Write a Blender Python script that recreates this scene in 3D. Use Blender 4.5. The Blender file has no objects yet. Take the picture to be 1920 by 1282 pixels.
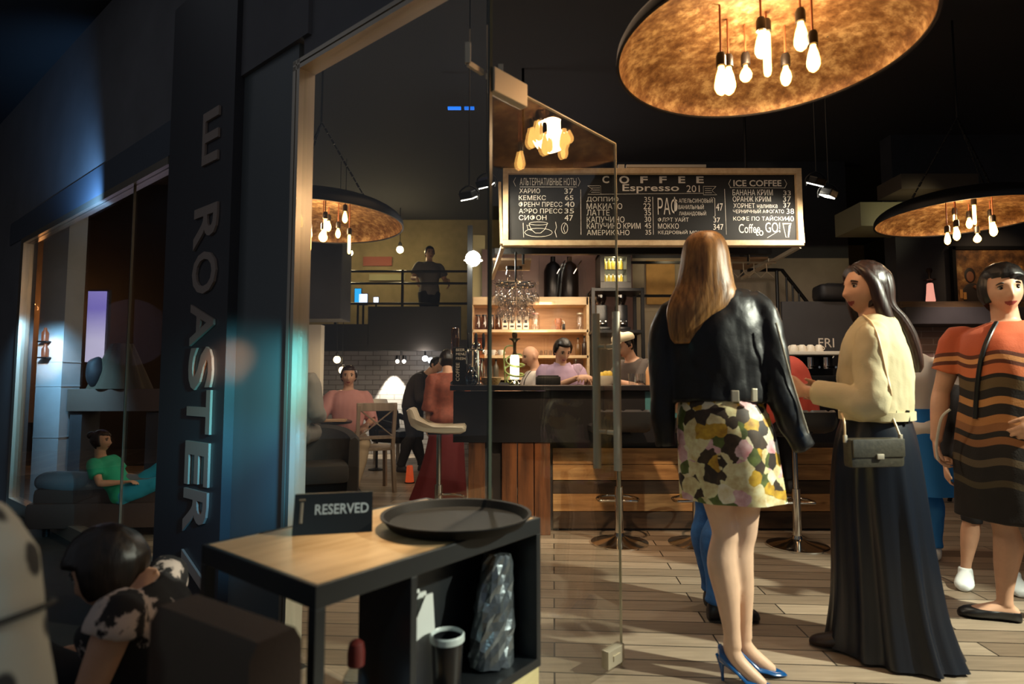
import bpy, bmesh, math, random
from mathutils import Vector, Matrix, Quaternion, noise
random.seed(7)
SC = bpy.context.scene
COL = SC.collection
R = math.radians
V = Vector

# ---------------------------------------------------------------- camera
FPX, PITCH, EYE = 1100.0, R(4.0), 1.15
cam_d = bpy.data.cameras.new('camera')
cam_d.sensor_width = 36.0
cam_d.lens = 36.0 * FPX / 1920.0
cam_d.clip_start = 0.05
cam_d.dof.use_dof = True
cam_d.dof.focus_distance = 4.2
cam_d.dof.aperture_fstop = 2.0
cam = bpy.data.objects.new('camera', cam_d)
COL.objects.link(cam)
cam.location = (0, 0, EYE)
cam.rotation_euler = (R(90) + PITCH, 0, 0)
SC.camera = cam

# ---------------------------------------------------------------- world, colour management
SC.view_settings.view_transform = 'Standard'
SC.view_settings.look = 'None'
SC.view_settings.gamma = 1.0
SC.view_settings.exposure = 0.0
SC.cycles.transparent_max_bounces = 32
w = bpy.data.worlds.new('night')
w.use_nodes = True
w.node_tree.nodes['Background'].inputs[0].default_value = (0.85, 0.9, 1.0, 1)
w.node_tree.nodes['Background'].inputs[1].default_value = 0.11
SC.world = w


# ---------------------------------------------------------------- lights of the place and added fills
def light(kind, name, loc, color, power, target=None, size=0.1, angle=45, blend=0.5):
    d = bpy.data.lights.new(name, kind)
    d.color = color
    d.energy = power
    if kind == 'SPOT':
        d.spot_size = R(angle)
        d.spot_blend = blend
        d.shadow_soft_size = size
    elif kind == 'AREA':
        d.size = size
    else:
        d.shadow_soft_size = size
    o = bpy.data.objects.new(name, d)
    COL.objects.link(o)
    o.location = loc
    if target is not None:
        o.rotation_euler = (V(target) - V(loc)).to_track_quat('-Z', 'Y').to_euler()
    return o


WARM = (1.0, 0.71, 0.43)
WHITE = (1.0, 0.95, 0.82)
# terrace flood light, to the right of the photographer, pale greenish white
light('SPOT', 'terrace_flood', (4.0, 1.30, 2.85), (0.97, 1.0, 0.80), 1150, (1.65, 2.2, 0.45), 0.05, 56, 0.45)
# teal and blue decorative lamps on the terrace side, plus added fills
light('SPOT', 'teal_lamp', (-0.62, 2.02, 1.30), (0.10, 0.60, 0.70), 150, (-1.15, 2.77, 1.12), 0.04, 42, 1.0)
light('SPOT', 'teal_lamp', (-0.62, 2.02, 0.95), (0.08, 0.42, 0.72), 90, (-1.15, 2.77, 0.70), 0.04, 44, 1.0)
light('SPOT', 'sign_fill', (-1.0, 1.6, 1.5), (1.0, 0.72, 0.5), 14, (-1.55, 3.0, 0.75), 0.05, 55, 1.0)  # added warm spot, brightens the sign letters
light('SPOT', 'orange_lamp', (-0.95, 2.15, 1.35), (1.0, 0.38, 0.12), 70, (-1.40, 2.93, 1.26), 0.02, 17, 1.0)
light('SPOT', 'terrace_cool_fill', (-0.9, -0.9, 2.2), (0.62, 0.95, 0.95), 22, (0.0, 1.4, 0.45), 0.1, 36, 0.7)  # added cool fill behind the camera for mug and dotted shirt
light('SPOT', 'blue_fascia_lamp', (-3.05, 3.95, 2.25), (0.20, 0.50, 1.0), 110, (-3.22, 4.40, 2.64), 0.03, 75, 1.0)
light('SPOT', 'blue_floor_lamp', (1.7, 1.0, 1.5), (0.05, 0.45, 1.0), 12, (0.95, 2.95, 0.45), 0.1, 26, 0.8)
# lounge side, blue white spot on the concrete column
light('SPOT', 'lounge_spot', (-4.25, 5.15, 1.9), (0.30, 0.66, 1.0), 260, (-4.55, 5.78, 1.0), 0.05, 80, 0.9)
light('SPOT', 'lounge_warm', (-4.35, 5.25, 1.75), (1.0, 0.70, 0.55), 60, (-4.55, 5.78, 1.42), 0.03, 36, 0.6)
# bar work lights
light('AREA', 'bar_work_light', (0.9, 5.5, 2.15), (1.0, 0.80, 0.58), 22, (0.7, 6.3, 1.0), 0.8)
light('AREA', 'back_bar_light', (0.2, 5.75, 2.3), (1.0, 0.74, 0.50), 10, (0.2, 6.9, 1.6), 0.6)
light('SPOT', 'brick_cone_lamp', (-1.93, 9.42, 1.50), (1.0, 0.93, 0.8), 170, (-1.93, 9.62, 0.5), 0.02, 56, 0.3)
light('POINT', 'under_loft_light', (-1.3, 8.4, 1.55), (1.0, 0.80, 0.66), 12, None, 0.1)
# soft warm fill of the hall, an added area light with no fixture
light('AREA', 'hall_fill', (0.6, 3.6, 3.7), (1.0, 0.66, 0.40), 13, (0.6, 3.6, 0), 2.2)
light('SPOT', 'table_spot', (0.25, 2.9, 3.1), (1.0, 0.76, 0.48), 480, (-0.16, 1.66, 0.75), 0.04, 20, 0.8)
light('SPOT', 'bar_front_fill', (0.25, 3.0, 2.45), (1.0, 0.68, 0.40), 240, (0.75, 4.66, 0.40), 0.06, 50, 0.8)  # added spot, brightens the front boards of the bar
light('POINT', 'hall_ceiling_fill', (0.6, 6.2, 3.2), (0.9, 0.85, 0.9), 6, None, 0.6)  # added soft point light, lifts the dark ceiling


# ---------------------------------------------------------------- materials
def lin(h):
    h = h.lstrip('#')
    c = [int(h[i:i + 2], 16) / 255 for i in (0, 2, 4)]
    return tuple(x / 12.92 if x <= 0.04045 else ((x + 0.055) / 1.055) ** 2.4 for x in c) + (1.0,)


class N:
    """small node-tree helper"""

    def __init__(self, name):
        self.m = bpy.data.materials.new(name)
        self.m.use_nodes = True
        self.t = self.m.node_tree
        self.b = self.t.nodes['Principled BSDF']

    def n(self, typ, **kw):
        nd = self.t.nodes.new(typ)
        for k, v in kw.items():
            if hasattr(nd, k):
                setattr(nd, k, v)
        return nd

    def l(self, a, b):
        self.t.links.new(a, b)

    def coords(self, scale=(1, 1, 1), rot=(0, 0, 0), kind='Object'):
        tc = self.n('ShaderNodeTexCoord')
        mp = self.n('ShaderNodeMapping')
        mp.inputs['Scale'].default_value = scale
        mp.inputs['Rotation'].default_value = rot
        self.l(tc.outputs[kind], mp.inputs['Vector'])
        return mp.outputs['Vector']

    def noise(self, scale, detail=3, vec=None, rough=0.55):
        nd = self.n('ShaderNodeTexNoise')
        nd.inputs['Scale'].default_value = scale
        nd.inputs['Detail'].default_value = detail
        nd.inputs['Roughness'].default_value = rough
        self.l(vec if vec else self.coords(), nd.inputs['Vector'])
        return nd

    def ramp(self, fac, stops, interp='LINEAR'):
        nd = self.n('ShaderNodeValToRGB')
        nd.color_ramp.interpolation = interp
        e = nd.color_ramp.elements
        e[0].position, e[0].color = stops[0]
        e[1].position, e[1].color = stops[-1]
        for p, c in stops[1:-1]:
            x = e.new(p)
            x.color = c
        self.l(fac, nd.inputs['Fac'])
        return nd.outputs['Color']

    def bump(self, height, strength=0.3, dist=0.01):
        nd = self.n('ShaderNodeBump')
        nd.inputs['Strength'].default_value = strength
        nd.inputs['Distance'].default_value = dist
        self.l(height, nd.inputs['Height'])
        self.l(nd.outputs['Normal'], self.b.inputs['Normal'])

    def set(self, **kw):
        for k, v in kw.items():
            self.b.inputs[k.replace('_', ' ')].default_value = v
        return self


def mat(name, hexc, rough=0.6, metal=0.0, vary=0.0, scale=8, bump=0.0, bscale=60, spec=0.5, coat=0.0, sheen=0.0):
    k = N(name)
    c = lin(hexc)
    k.set(Base_Color=c, Roughness=rough, Metallic=metal)
    k.b.inputs['Specular IOR Level'].default_value = spec
    if coat:
        k.b.inputs['Coat Weight'].default_value = coat
        k.b.inputs['Coat Roughness'].default_value = 0.1
    if sheen:
        k.b.inputs['Sheen Weight'].default_value = sheen
    if vary:
        nz = k.noise(scale, 4)
        lo = tuple(x * (1 - vary) for x in c[:3]) + (1,)
        hi = tuple(min(1, x * (1 + vary)) for x in c[:3]) + (1,)
        k.l(k.ramp(nz.outputs['Fac'], [(0.3, lo), (0.7, hi)]), k.b.inputs['Base Color'])
    if bump:
        k.bump(k.noise(bscale, 3).outputs['Fac'], bump, 0.004)
    return k.m


def emit(name, hexc, strength):
    k = N(name)
    k.set(Base_Color=(0, 0, 0, 1), Roughness=0.4)
    k.b.inputs['Emission Color'].default_value = lin(hexc)
    k.b.inputs['Emission Strength'].default_value = strength
    return k.m


def glass(name, tint=(0.97, 0.985, 0.975, 1), ior=1.5, rough=0.0, boost=0.0):
    k = N(name)
    k.t.nodes.remove(k.b)
    out = k.t.nodes['Material Output']
    tr = k.n('ShaderNodeBsdfTransparent')
    tr.inputs['Color'].default_value = tint
    gl = k.n('ShaderNodeBsdfGlossy')
    gl.inputs['Roughness'].default_value = rough
    lw = k.n('ShaderNodeLayerWeight')
    lw.inputs['Blend'].default_value = 0.5
    pw = k.n('ShaderNodeMath', operation='POWER')
    pw.inputs[1].default_value = 5.0
    k.l(lw.outputs['Facing'], pw.inputs[0])
    f0 = ((ior - 1) / (ior + 1)) ** 2
    fr = k.n('ShaderNodeMath', operation='MULTIPLY_ADD', use_clamp=True)
    fr.inputs[1].default_value = 1 - f0
    fr.inputs[2].default_value = f0 + boost
    k.l(pw.outputs[0], fr.inputs[0])
    mx = k.n('ShaderNodeMixShader')
    fac = fr.outputs[0]
    k.l(fac, mx.inputs[0])
    k.l(tr.outputs[0], mx.inputs[1])
    k.l(gl.outputs[0], mx.inputs[2])
    k.l(mx.outputs[0], out.inputs['Surface'])
    return k.m


def wood(name, dark, light_, scale=(1.2, 14, 14), rough=0.5, rot=(0, 0, 0), coat=0.0, knots=True):
    k = N(name)
    vec = k.coords(scale, rot)
    n1 = k.noise(2.2, 6, vec, 0.6)
    col = k.ramp(n1.outputs['Fac'], [(0.28, lin(dark)), (0.5, tuple((a + b) / 2 for a, b in zip(lin(dark), lin(light_)))), (0.72, lin(light_))])
    if knots:
        v2 = k.coords((1.3, 5, 5), rot)
        n2 = k.noise(2.6, 2, v2)
        mx = k.n('ShaderNodeMixRGB', blend_type='MULTIPLY')
        mx.inputs[0].default_value = 0.75
        k.l(col, mx.inputs[1])
        k.l(k.ramp(n2.outputs['Fac'], [(0.27, (0.18, 0.12, 0.08, 1)), (0.36, (1, 1, 1, 1))]), mx.inputs[2])
        col = mx.outputs[0]
    k.l(col, k.b.inputs['Base Color'])
    k.set(Roughness=rough)
    if coat:
        k.b.inputs['Coat Weight'].default_value = coat
    k.bump(n1.outputs['Fac'], 0.15, 0.003)
    return k.m


def planks(name, cols, length=1.3, width=0.14, rot=0.0, rough=0.45, mortar=0.004, bumpy=0.25, mcol=(0.01, 0.008, 0.006, 1)):
    """floor boards, brick-pattern layout with per-board tone and a long grain"""
    k = N(name)
    vec = k.coords((1, 1, 1), (0, 0, rot))
    br = k.n('ShaderNodeTexBrick')
    br.offset = 0.37
    br.inputs['Scale'].default_value = 1.0
    br.inputs['Brick Width'].default_value = length
    br.inputs['Row Height'].default_value = width
    br.inputs['Mortar Size'].default_value = mortar
    br.inputs['Mortar Smooth'].default_value = 0.2
    br.inputs['Color1'].default_value = lin(cols[0])
    br.inputs['Color2'].default_value = lin(cols[1])
    br.inputs['Mortar'].default_value = mcol
    k.l(vec, br.inputs['Vector'])
    g = k.noise(3.0, 6, k.coords((1.1, 16, 1), (0, 0, rot)), 0.65)
    mx = k.n('ShaderNodeMixRGB', blend_type='MULTIPLY')
    mx.inputs[0].default_value = 0.7
    k.l(br.outputs['Color'], mx.inputs[1])
    k.l(k.ramp(g.outputs['Fac'], [(0.25, (0.45, 0.42, 0.4, 1)), (0.7, (1.1, 1.08, 1.05, 1))]), mx.inputs[2])
    k.l(mx.outputs[0], k.b.inputs['Base Color'])
    k.set(Roughness=rough)
    k.bump(br.outputs['Fac'], -bumpy, 0.006)
    return k.m


def bricks(name, c1, c2, mortar, w=0.24, h=0.08, rough=0.8, axis='XZ'):
    k = N(name)
    rot = (R(90), 0, 0) if axis == 'XZ' else (R(90), 0, R(90))
    tc = k.n('ShaderNodeTexCoord')
    mp = k.n('ShaderNodeMapping')
    mp.vector_type = 'POINT'
    sep = k.n('ShaderNodeSeparateXYZ')
    cmb = k.n('ShaderNodeCombineXYZ')
    k.l(tc.outputs['Object'], sep.inputs[0])
    k.l(sep.outputs['X' if axis == 'XZ' else 'Y'], cmb.inputs['X'])
    k.l(sep.outputs['Z'], cmb.inputs['Y'])
    br = k.n('ShaderNodeTexBrick')
    br.inputs['Scale'].default_value = 1.0
    br.inputs['Brick Width'].default_value = w
    br.inputs['Row Height'].default_value = h
    br.inputs['Mortar Size'].default_value = 0.006
    br.inputs['Color1'].default_value = lin(c1)
    br.inputs['Color2'].default_value = lin(c2)
    br.inputs['Mortar'].default_value = lin(mortar)
    k.l(cmb.outputs[0], br.inputs['Vector'])
    k.l(br.outputs['Color'], k.b.inputs['Base Color'])
    k.set(Roughness=rough)
    k.bump(br.outputs['Fac'], -0.5, 0.01)
    return k.m


# ---------------------------------------------------------------- mesh builder
class MB:
    def __init__(self):
        self.v, self.f, self.mi = [], [], []
        self.M = Matrix.Identity(4)
        self.cur = 0

    def add(self, vs, fs):
        o = len(self.v)
        self.v += [tuple(self.M @ V(p)) for p in vs]
        self.f += [tuple(i + o for i in q) for q in fs]
        self.mi += [self.cur] * len(fs)
        return self

    def box(self, c, s, rz=0.0, bev=0.0, rx=0.0, ry=0.0):
        bm = bmesh.new()
        bmesh.ops.create_cube(bm, size=1.0)
        bmesh.ops.scale(bm, vec=s, verts=bm.verts)
        if bev:
            bmesh.ops.bevel(bm, geom=bm.edges[:], offset=min(bev, min(s) * 0.45), segments=2, profile=0.6, affect='EDGES')
        T = Matrix.Translation(c) @ Matrix.Rotation(rz, 4, 'Z') @ Matrix.Rotation(ry, 4, 'Y') @ Matrix.Rotation(rx, 4, 'X')
        bm.verts.ensure_lookup_table()
        bm.verts.index_update()
        self.add([T @ v.co for v in bm.verts], [[v.index for v in f.verts] for f in bm.faces])
        bm.free()
        return self

    def bar(self, a, b, w, h=None, bev=0.0):
        """box running from a to b with section w x h"""
        a, b = V(a), V(b)
        h = h or w
        d = b - a
        q = d.to_track_quat('X', 'Z')
        bm = bmesh.new()
        bmesh.ops.create_cube(bm, size=1.0)
        bmesh.ops.scale(bm, vec=(d.length, w, h), verts=bm.verts)
        if bev:
            bmesh.ops.bevel(bm, geom=bm.edges[:], offset=bev, segments=2, affect='EDGES')
        T = Matrix.Translation((a + b) / 2) @ q.to_matrix().to_4x4()
        bm.verts.index_update()
        self.add([T @ v.co for v in bm.verts], [[v.index for v in f.verts] for f in bm.faces])
        bm.free()
        return self

    def loft(self, rings, cap=True):
        """rings: list of equally long vertex loops"""
        n = len(rings[0])
        vs = [p for r in rings for p in r]
        fs = []
        for i in range(len(rings) - 1):
            for j in range(n):
                k = (j + 1) % n
                fs.append((i * n + j, i * n + k, (i + 1) * n + k, (i + 1) * n + j))
        if cap:
            vs.append(sum((V(p) for p in rings[0]), V()) / n)
            vs.append(sum((V(p) for p in rings[-1]), V()) / n)
            a, b = len(vs) - 2, len(vs) - 1
            o = (len(rings) - 1) * n
            for j in range(n):
                k = (j + 1) % n
                fs.append((a, k, j))
                fs.append((b, o + j, o + k))
        return self.add(vs, fs)

    def tube(self, pts, rad, seg=12, cap=True, smooth=0, round_end=False, flat=1.0, up=None):
        pts = [V(p) for p in pts]
        if not hasattr(rad, '__len__'):
            rad = [rad] * len(pts)
        rad = list(rad)
        if smooth:
            pts, rad = catmull(pts, rad, smooth)
        if round_end:
            d0 = (pts[0] - pts[1]).normalized()
            d1 = (pts[-1] - pts[-2]).normalized()
            r0, r1 = rad[0], rad[-1]
            pts = [pts[0] + d0 * r0 * 0.9, pts[0] + d0 * r0 * 0.6] + pts + [pts[-1] + d1 * r1 * 0.6, pts[-1] + d1 * r1 * 0.9]
            rad = [r0 * 0.42, r0 * 0.8] + rad + [r1 * 0.8, r1 * 0.42]
        n = len(pts)
        T = []
        for i in range(n):
            a, b = pts[max(0, i - 1)], pts[min(n - 1, i + 1)]
            d = (b - a)
            T.append(d.normalized() if d.length > 1e-9 else V((0, 0, 1)))
        r = V(up) if up is not None else (V((0, 0, 1)) if abs(T[0].z) < 0.9 else V((1, 0, 0)))
        r = (r - T[0] * r.dot(T[0])).normalized()
        rings = []
        for i in range(n):
            if i:
                q = T[i - 1].rotation_difference(T[i])
                r = q @ r
                r = (r - T[i] * r.dot(T[i])).normalized()
            s = T[i].cross(r)
            rings.append([pts[i] + (r * math.cos(2 * math.pi * j / seg) * flat + s * math.sin(2 * math.pi * j / seg)) * rad[i] for j in range(seg)])
        return self.loft(rings, cap)

    def lathe(self, prof, c=(0, 0, 0), seg=24, cap=True):
        """prof: (r, z) pairs turned about the vertical through c"""
        c = V(c)
        rings = [[c + V((max(r, 1e-4) * math.cos(2 * math.pi * j / seg), max(r, 1e-4) * math.sin(2 * math.pi * j / seg), z)) for j in range(seg)] for r, z in prof]
        return self.loft(rings, cap)

    def sphere(self, c, r, seg=16, rings=10, s=(1, 1, 1)):
        return self.lathe_s(c, r, seg, rings, s)

    def lathe_s(self, c, r, seg, rings, s):
        rr = []
        for i in range(rings + 1):
            a = math.pi * i / rings
            rr.append([V(c) + V((s[0] * r * max(math.sin(a), 1e-3) * math.cos(2 * math.pi * j / seg), s[1] * r * max(math.sin(a), 1e-3) * math.sin(2 * math.pi * j / seg), -s[2] * r * math.cos(a))) for j in range(seg)])
        return self.loft(rr, True)

    def build(self, name, mats, parent=None, smooth=True, recalc=True, auto=None):
        me = bpy.data.meshes.new(name)
        me.from_pydata(self.v, [], self.f)
        if not isinstance(mats, (list, tuple)):
            mats = [mats]
        for m in mats:
            me.materials.append(m)
        me.polygons.foreach_set('material_index', self.mi)
        if recalc:
            bm = bmesh.new()
            bm.from_mesh(me)
            bmesh.ops.recalc_face_normals(bm, faces=bm.faces[:])
            bm.to_mesh(me)
            bm.free()
        if smooth:
            me.polygons.foreach_set('use_smooth', [True] * len(me.polygons))
            try:
                me.set_sharp_from_angle(angle=R(auto or 38))
            except Exception:
                pass
        me.update()
        o = bpy.data.objects.new(name, me)
        COL.objects.link(o)
        if parent is not None:
            o.parent = parent
        return o


def catmull(pts, rad, k):
    P, Q = [], []
    n = len(pts)
    for i in range(n - 1):
        p0, p1, p2, p3 = pts[max(0, i - 1)], pts[i], pts[i + 1], pts[min(n - 1, i + 2)]
        r0, r1, r2, r3 = rad[max(0, i - 1)], rad[i], rad[i + 1], rad[min(n - 1, i + 2)]
        for j in range(k):
            t = j / k
            f = lambda a, b, c, d: 0.5 * (2 * b + (c - a) * t + (2 * a - 5 * b + 4 * c - d) * t * t + (3 * b - a - 3 * c + d) * t ** 3)
            P.append(f(p0, p1, p2, p3))
            Q.append(max(1e-4, f(r0, r1, r2, r3)))
    P.append(pts[-1])
    Q.append(rad[-1])
    return P, Q


def spline1(xs, ys, x):
    """smooth 1-D interpolation"""
    if x <= xs[0]:
        return ys[0]
    if x >= xs[-1]:
        return ys[-1]
    for i in range(len(xs) - 1):
        if xs[i] <= x <= xs[i + 1]:
            t = (x - xs[i]) / (xs[i + 1] - xs[i])
            h = xs[i + 1] - xs[i]
            m0 = (ys[i + 1] - ys[max(0, i - 1)]) / (xs[i + 1] - xs[max(0, i - 1)]) * h
            m1 = (ys[min(len(ys) - 1, i + 2)] - ys[i]) / (xs[min(len(xs) - 1, i + 2)] - xs[i]) * h
            return (2 * t ** 3 - 3 * t * t + 1) * ys[i] + (t ** 3 - 2 * t * t + t) * m0 + (-2 * t ** 3 + 3 * t * t) * ys[i + 1] + (t ** 3 - t * t) * m1
    return ys[-1]


def tag(o, label, cat, group=None, kind=None):
    o['label'] = label
    o['category'] = cat
    if group:
        o['group'] = group
    if kind:
        o['kind'] = kind
    return o


def thing(name, label, cat, loc=(0, 0, 0), rz=0.0, group=None):
    o = bpy.data.objects.new(name, None)
    o.empty_display_size = 0.1
    COL.objects.link(o)
    o.location = loc
    o.rotation_euler = (0, 0, rz)
    return tag(o, label, cat, group)


def struct(o, label=None):
    o['kind'] = 'structure'
    if label:
        o['label'] = label
    return o


def dup(root, loc, rz=None, label=None):
    """copy of a thing with copies of its parts and sub-parts"""
    r = root.copy()
    COL.objects.link(r)
    r.location = loc
    if rz is not None:
        r.rotation_euler = (0, 0, rz)
    if label:
        r['label'] = label
    for ch in list(root.children):
        c = ch.copy()
        COL.objects.link(c)
        c.parent = r
        for g in list(ch.children):
            d = g.copy()
            COL.objects.link(d)
            d.parent = c
    return r


def text_bm(s, size, M, xs=1.0, ext=0.0015, align='LEFT', shear=0.0, bold=0.0, mono=1.0):
    """letters as (verts, faces) placed by matrix M (x right, y up, z towards the reader)"""
    cu = bpy.data.curves.new('letters', 'FONT')
    cu.body = s
    cu.size = size
    cu.extrude = ext
    cu.align_x = align
    cu.shear = shear
    cu.offset = bold
    cu.space_character = mono
    cu.resolution_u = 3
    o = bpy.data.objects.new('letters', cu)
    COL.objects.link(o)
    dg = bpy.context.evaluated_depsgraph_get()
    me = bpy.data.meshes.new_from_object(o.evaluated_get(dg))
    vs = [M @ V((p.co.x * xs, p.co.y, p.co.z)) for p in me.vertices]
    fs = [tuple(p.vertices) for p in me.polygons]
    bpy.data.objects.remove(o)
    bpy.data.meshes.remove(me)
    bpy.data.curves.remove(cu)
    return vs, fs


def remesh(mb, voxel, smooth_it=2, fac=0.5):
    """fuse overlapping closed shapes into one continuous surface; returns a mesh"""
    tmp = mb.build('fuse', [], None, smooth=False)
    md = tmp.modifiers.new('r', 'REMESH')
    md.mode = 'VOXEL'
    md.voxel_size = voxel
    md.use_smooth_shade = True
    if smooth_it:
        sm = tmp.modifiers.new('s', 'SMOOTH')
        sm.iterations = smooth_it
        sm.factor = fac
    dg = bpy.context.evaluated_depsgraph_get()
    me = bpy.data.meshes.new_from_object(tmp.evaluated_get(dg))
    old = tmp.data
    bpy.data.objects.remove(tmp)
    bpy.data.meshes.remove(old)
    me.polygons.foreach_set('use_smooth', [True] * len(me.polygons))
    return me


def link_mesh(name, me, mats, parent=None, matfn=None):
    me.name = name
    me.materials.clear()
    for m in (mats if isinstance(mats, (list, tuple)) else [mats]):
        me.materials.append(m)
    if matfn:
        for p in me.polygons:
            p.material_index = matfn(p.center)
    o = bpy.data.objects.new(name, me)
    COL.objects.link(o)
    if parent is not None:
        o.parent = parent
    return o


# ---------------------------------------------------------------- people
SKIN = mat('skin', '#c99a7c', 0.5, vary=0.06, scale=20)
SKIN_PALE = mat('skin_pale', '#dcb497', 0.5, vary=0.05, scale=20)
LIPS = mat('lips', '#8a3a36', 0.4)
EYE_W = mat('eye_white', '#9d968e', 0.3)
EYE_D = mat('iris', '#1d120c', 0.2)


def hair_mat(name, c1, c2, rough=0.38):
    k = N(name)
    n = k.noise(5, 5, k.coords((14, 14, 0.9)), 0.6)
    k.l(k.ramp(n.outputs['Fac'], [(0.3, lin(c1)), (0.7, lin(c2))]), k.b.inputs['Base Color'])
    k.set(Roughness=rough)
    k.bump(n.outputs['Fac'], 0.5, 0.004)
    return k.m


HAIR_DARK = hair_mat('dark_hair', '#0d0908', '#22160f')
HAIR_BROWN = hair_mat('brown_hair', '#160c08', '#3a2016')
HAIR_BLOND = hair_mat('blond_hair', '#50331a', '#b07d44', 0.42)
HAIR_GREY = hair_mat('grey_hair', '#4d443c', '#8a7f74')


def gs(x, s):
    return math.exp(-(x / s) ** 2)


def head_pt(d, female=True):
    x, y, z = 0.0735 * d.x, 0.094 * d.y, 0.113 * d.z
    if d.z < 0:
        t = -d.z
        x *= 1 - 0.36 * t ** 2
        y *= (1 - 0.10 * t * t) if d.y < 0 else (1 - 0.42 * t)
        if d.y < 0:
            y -= 0.006 * t
    else:
        x *= 1 + 0.05 * d.z
        if d.y > 0:
            y *= 1.04
    if d.y < 0:
        fr = min(1.0, -d.y * 2.2)
        ax = abs(x)
        o = 0.0
        A = spline1([-0.060, -0.048, -0.038, -0.012, 0.012, 0.030], [0, 0.012, 0.025, 0.014, 0.005, 0.0], z)
        o += A * gs(x, 0.010 if z > -0.025 else 0.0135)
        o -= 0.011 * gs(ax - 0.031, 0.016) * gs(z - 0.004, 0.012)
        o += 0.004 * gs(ax - 0.028, 0.022) * gs(z - 0.023, 0.008)
        o += gs(x, 0.022) * (0.0065 * gs(z + 0.066, 0.005) + 0.006 * gs(z + 0.077, 0.006) - 0.004 * gs(z + 0.0715, 0.0025))
        o += 0.008 * gs(x, 0.018) * gs(z + 0.101, 0.012)
        o += 0.003 * gs(ax - 0.045, 0.02) * gs(z + 0.03, 0.02)
        y -= o * fr
    return V((x, y, z))


def head_loft(mb, M, fn, nu=56, nv=44):
    rings = []
    for i in range(nv + 1):
        a = math.pi * i / nv
        rings.append([M @ fn(V((max(math.sin(a), 2e-3) * math.cos(2 * math.pi * j / nu), max(math.sin(a), 2e-3) * math.sin(2 * math.pi * j / nu), -math.cos(a)))) for j in range(nu)])
    mb.loft(rings, True)


def is_hair(p, style):
    x, y, z = p.x, p.y, p.z
    if style == 'bald':
        return False
    if style == 'long':
        line = 0.073 - 0.9 * max(0, abs(x) - 0.02) if y < -0.02 else -0.2
        if y < -0.02:
            return z > line and (z > 0.05 or abs(x) > 0.056)
        return True
    if style == 'bob':
        if y < -0.025:
            return z > 0.048 - 0.25 * x
        return z > -0.055 if y < 0.02 else z > -0.08
    # short
    if y < -0.03:
        return z > 0.062
    if y < 0.015:
        return z > 0.0 or (z > -0.02 and y > -0.02)
    return z > -0.055


def hair_cap(mb, M, style, thick=0.012, seed=0):
    def fn(d):
        p = head_pt(V((d.x, max(d.y, -0.999), d.z)))
        # lie flat over the features
        if is_hair(p, style):
            n = noise.noise(V((d.x * 6 + seed, d.y * 6, d.z * 3))) * 0.004
            return p + d * (thick + n) + V((0, 0, 0.004))
        return p * 0.86
    head_loft(mb, M, fn, 56, 44)


def hand(mb, w, d, n, t, sc=1.0, curl=0.5, spread=0.12, thumb=0.6):
    """w wrist, d towards the fingers, n out of the palm, t towards the thumb side"""
    w, d, n, t = V(w), V(d).normalized(), V(n), V(t)
    n = (n - d * n.dot(d)).normalized()
    tt = d.cross(n)
    t = tt if tt.dot(t) > 0 else -tt
    rings = []
    for s_, a, b in ((-0.02, 0.024, 0.019), (0.0, 0.026, 0.018), (0.025, 0.034, 0.017), (0.055, 0.041, 0.016), (0.085, 0.041, 0.014), (0.098, 0.037, 0.010)):
        c = w + d * s_ * sc
        rings.append([c + (t * a * math.cos(k * math.pi / 8) + n * b * math.sin(k * math.pi / 8)) * sc for k in range(16)])
    mb.loft(rings)
    for i, (off, ln, r) in enumerate(((0.030, 0.072, 0.0088), (0.010, 0.080, 0.0092), (-0.011, 0.074, 0.0088), (-0.031, 0.058, 0.0078))):
        p = w + d * (0.090 - 0.004 * abs(i - 1)) * sc + t * off * sc
        dirv = (d + t * spread * (1.2 - 0.8 * i)).normalized()
        c = curl * (1 + 0.12 * i)
        pts = [p - dirv * 0.015 * sc, p]
        a = c * 0.5
        for seg, fr in enumerate((0.45, 0.32, 0.25)):
            a += c * (0.35 if seg == 0 else 0.75)
            p = p + (dirv * math.cos(a) + n * math.sin(a)) * ln * fr * sc
            pts.append(p)
        mb.tube(pts, [r * sc, r * sc, r * 0.97 * sc, r * 0.9 * sc, r * 0.74 * sc], 10, smooth=2, round_end=True)
    p = w + d * 0.018 * sc + t * 0.020 * sc
    td = (d * 0.72 + t * 0.62 + n * 0.30 * thumb).normalized()
    p1 = p + td * 0.042 * sc
    td2 = (d * 0.9 + t * 0.25 + n * 0.5 * thumb).normalized()
    p2 = p1 + td2 * 0.034 * sc
    p3 = p2 + (td2 + n * 0.2 * thumb).normalized() * 0.026 * sc
    mb.tube([p, p1, p2, p3], [0.0145 * sc, 0.0115 * sc, 0.0105 * sc, 0.0082 * sc], 10, smooth=2, round_end=True)


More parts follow.
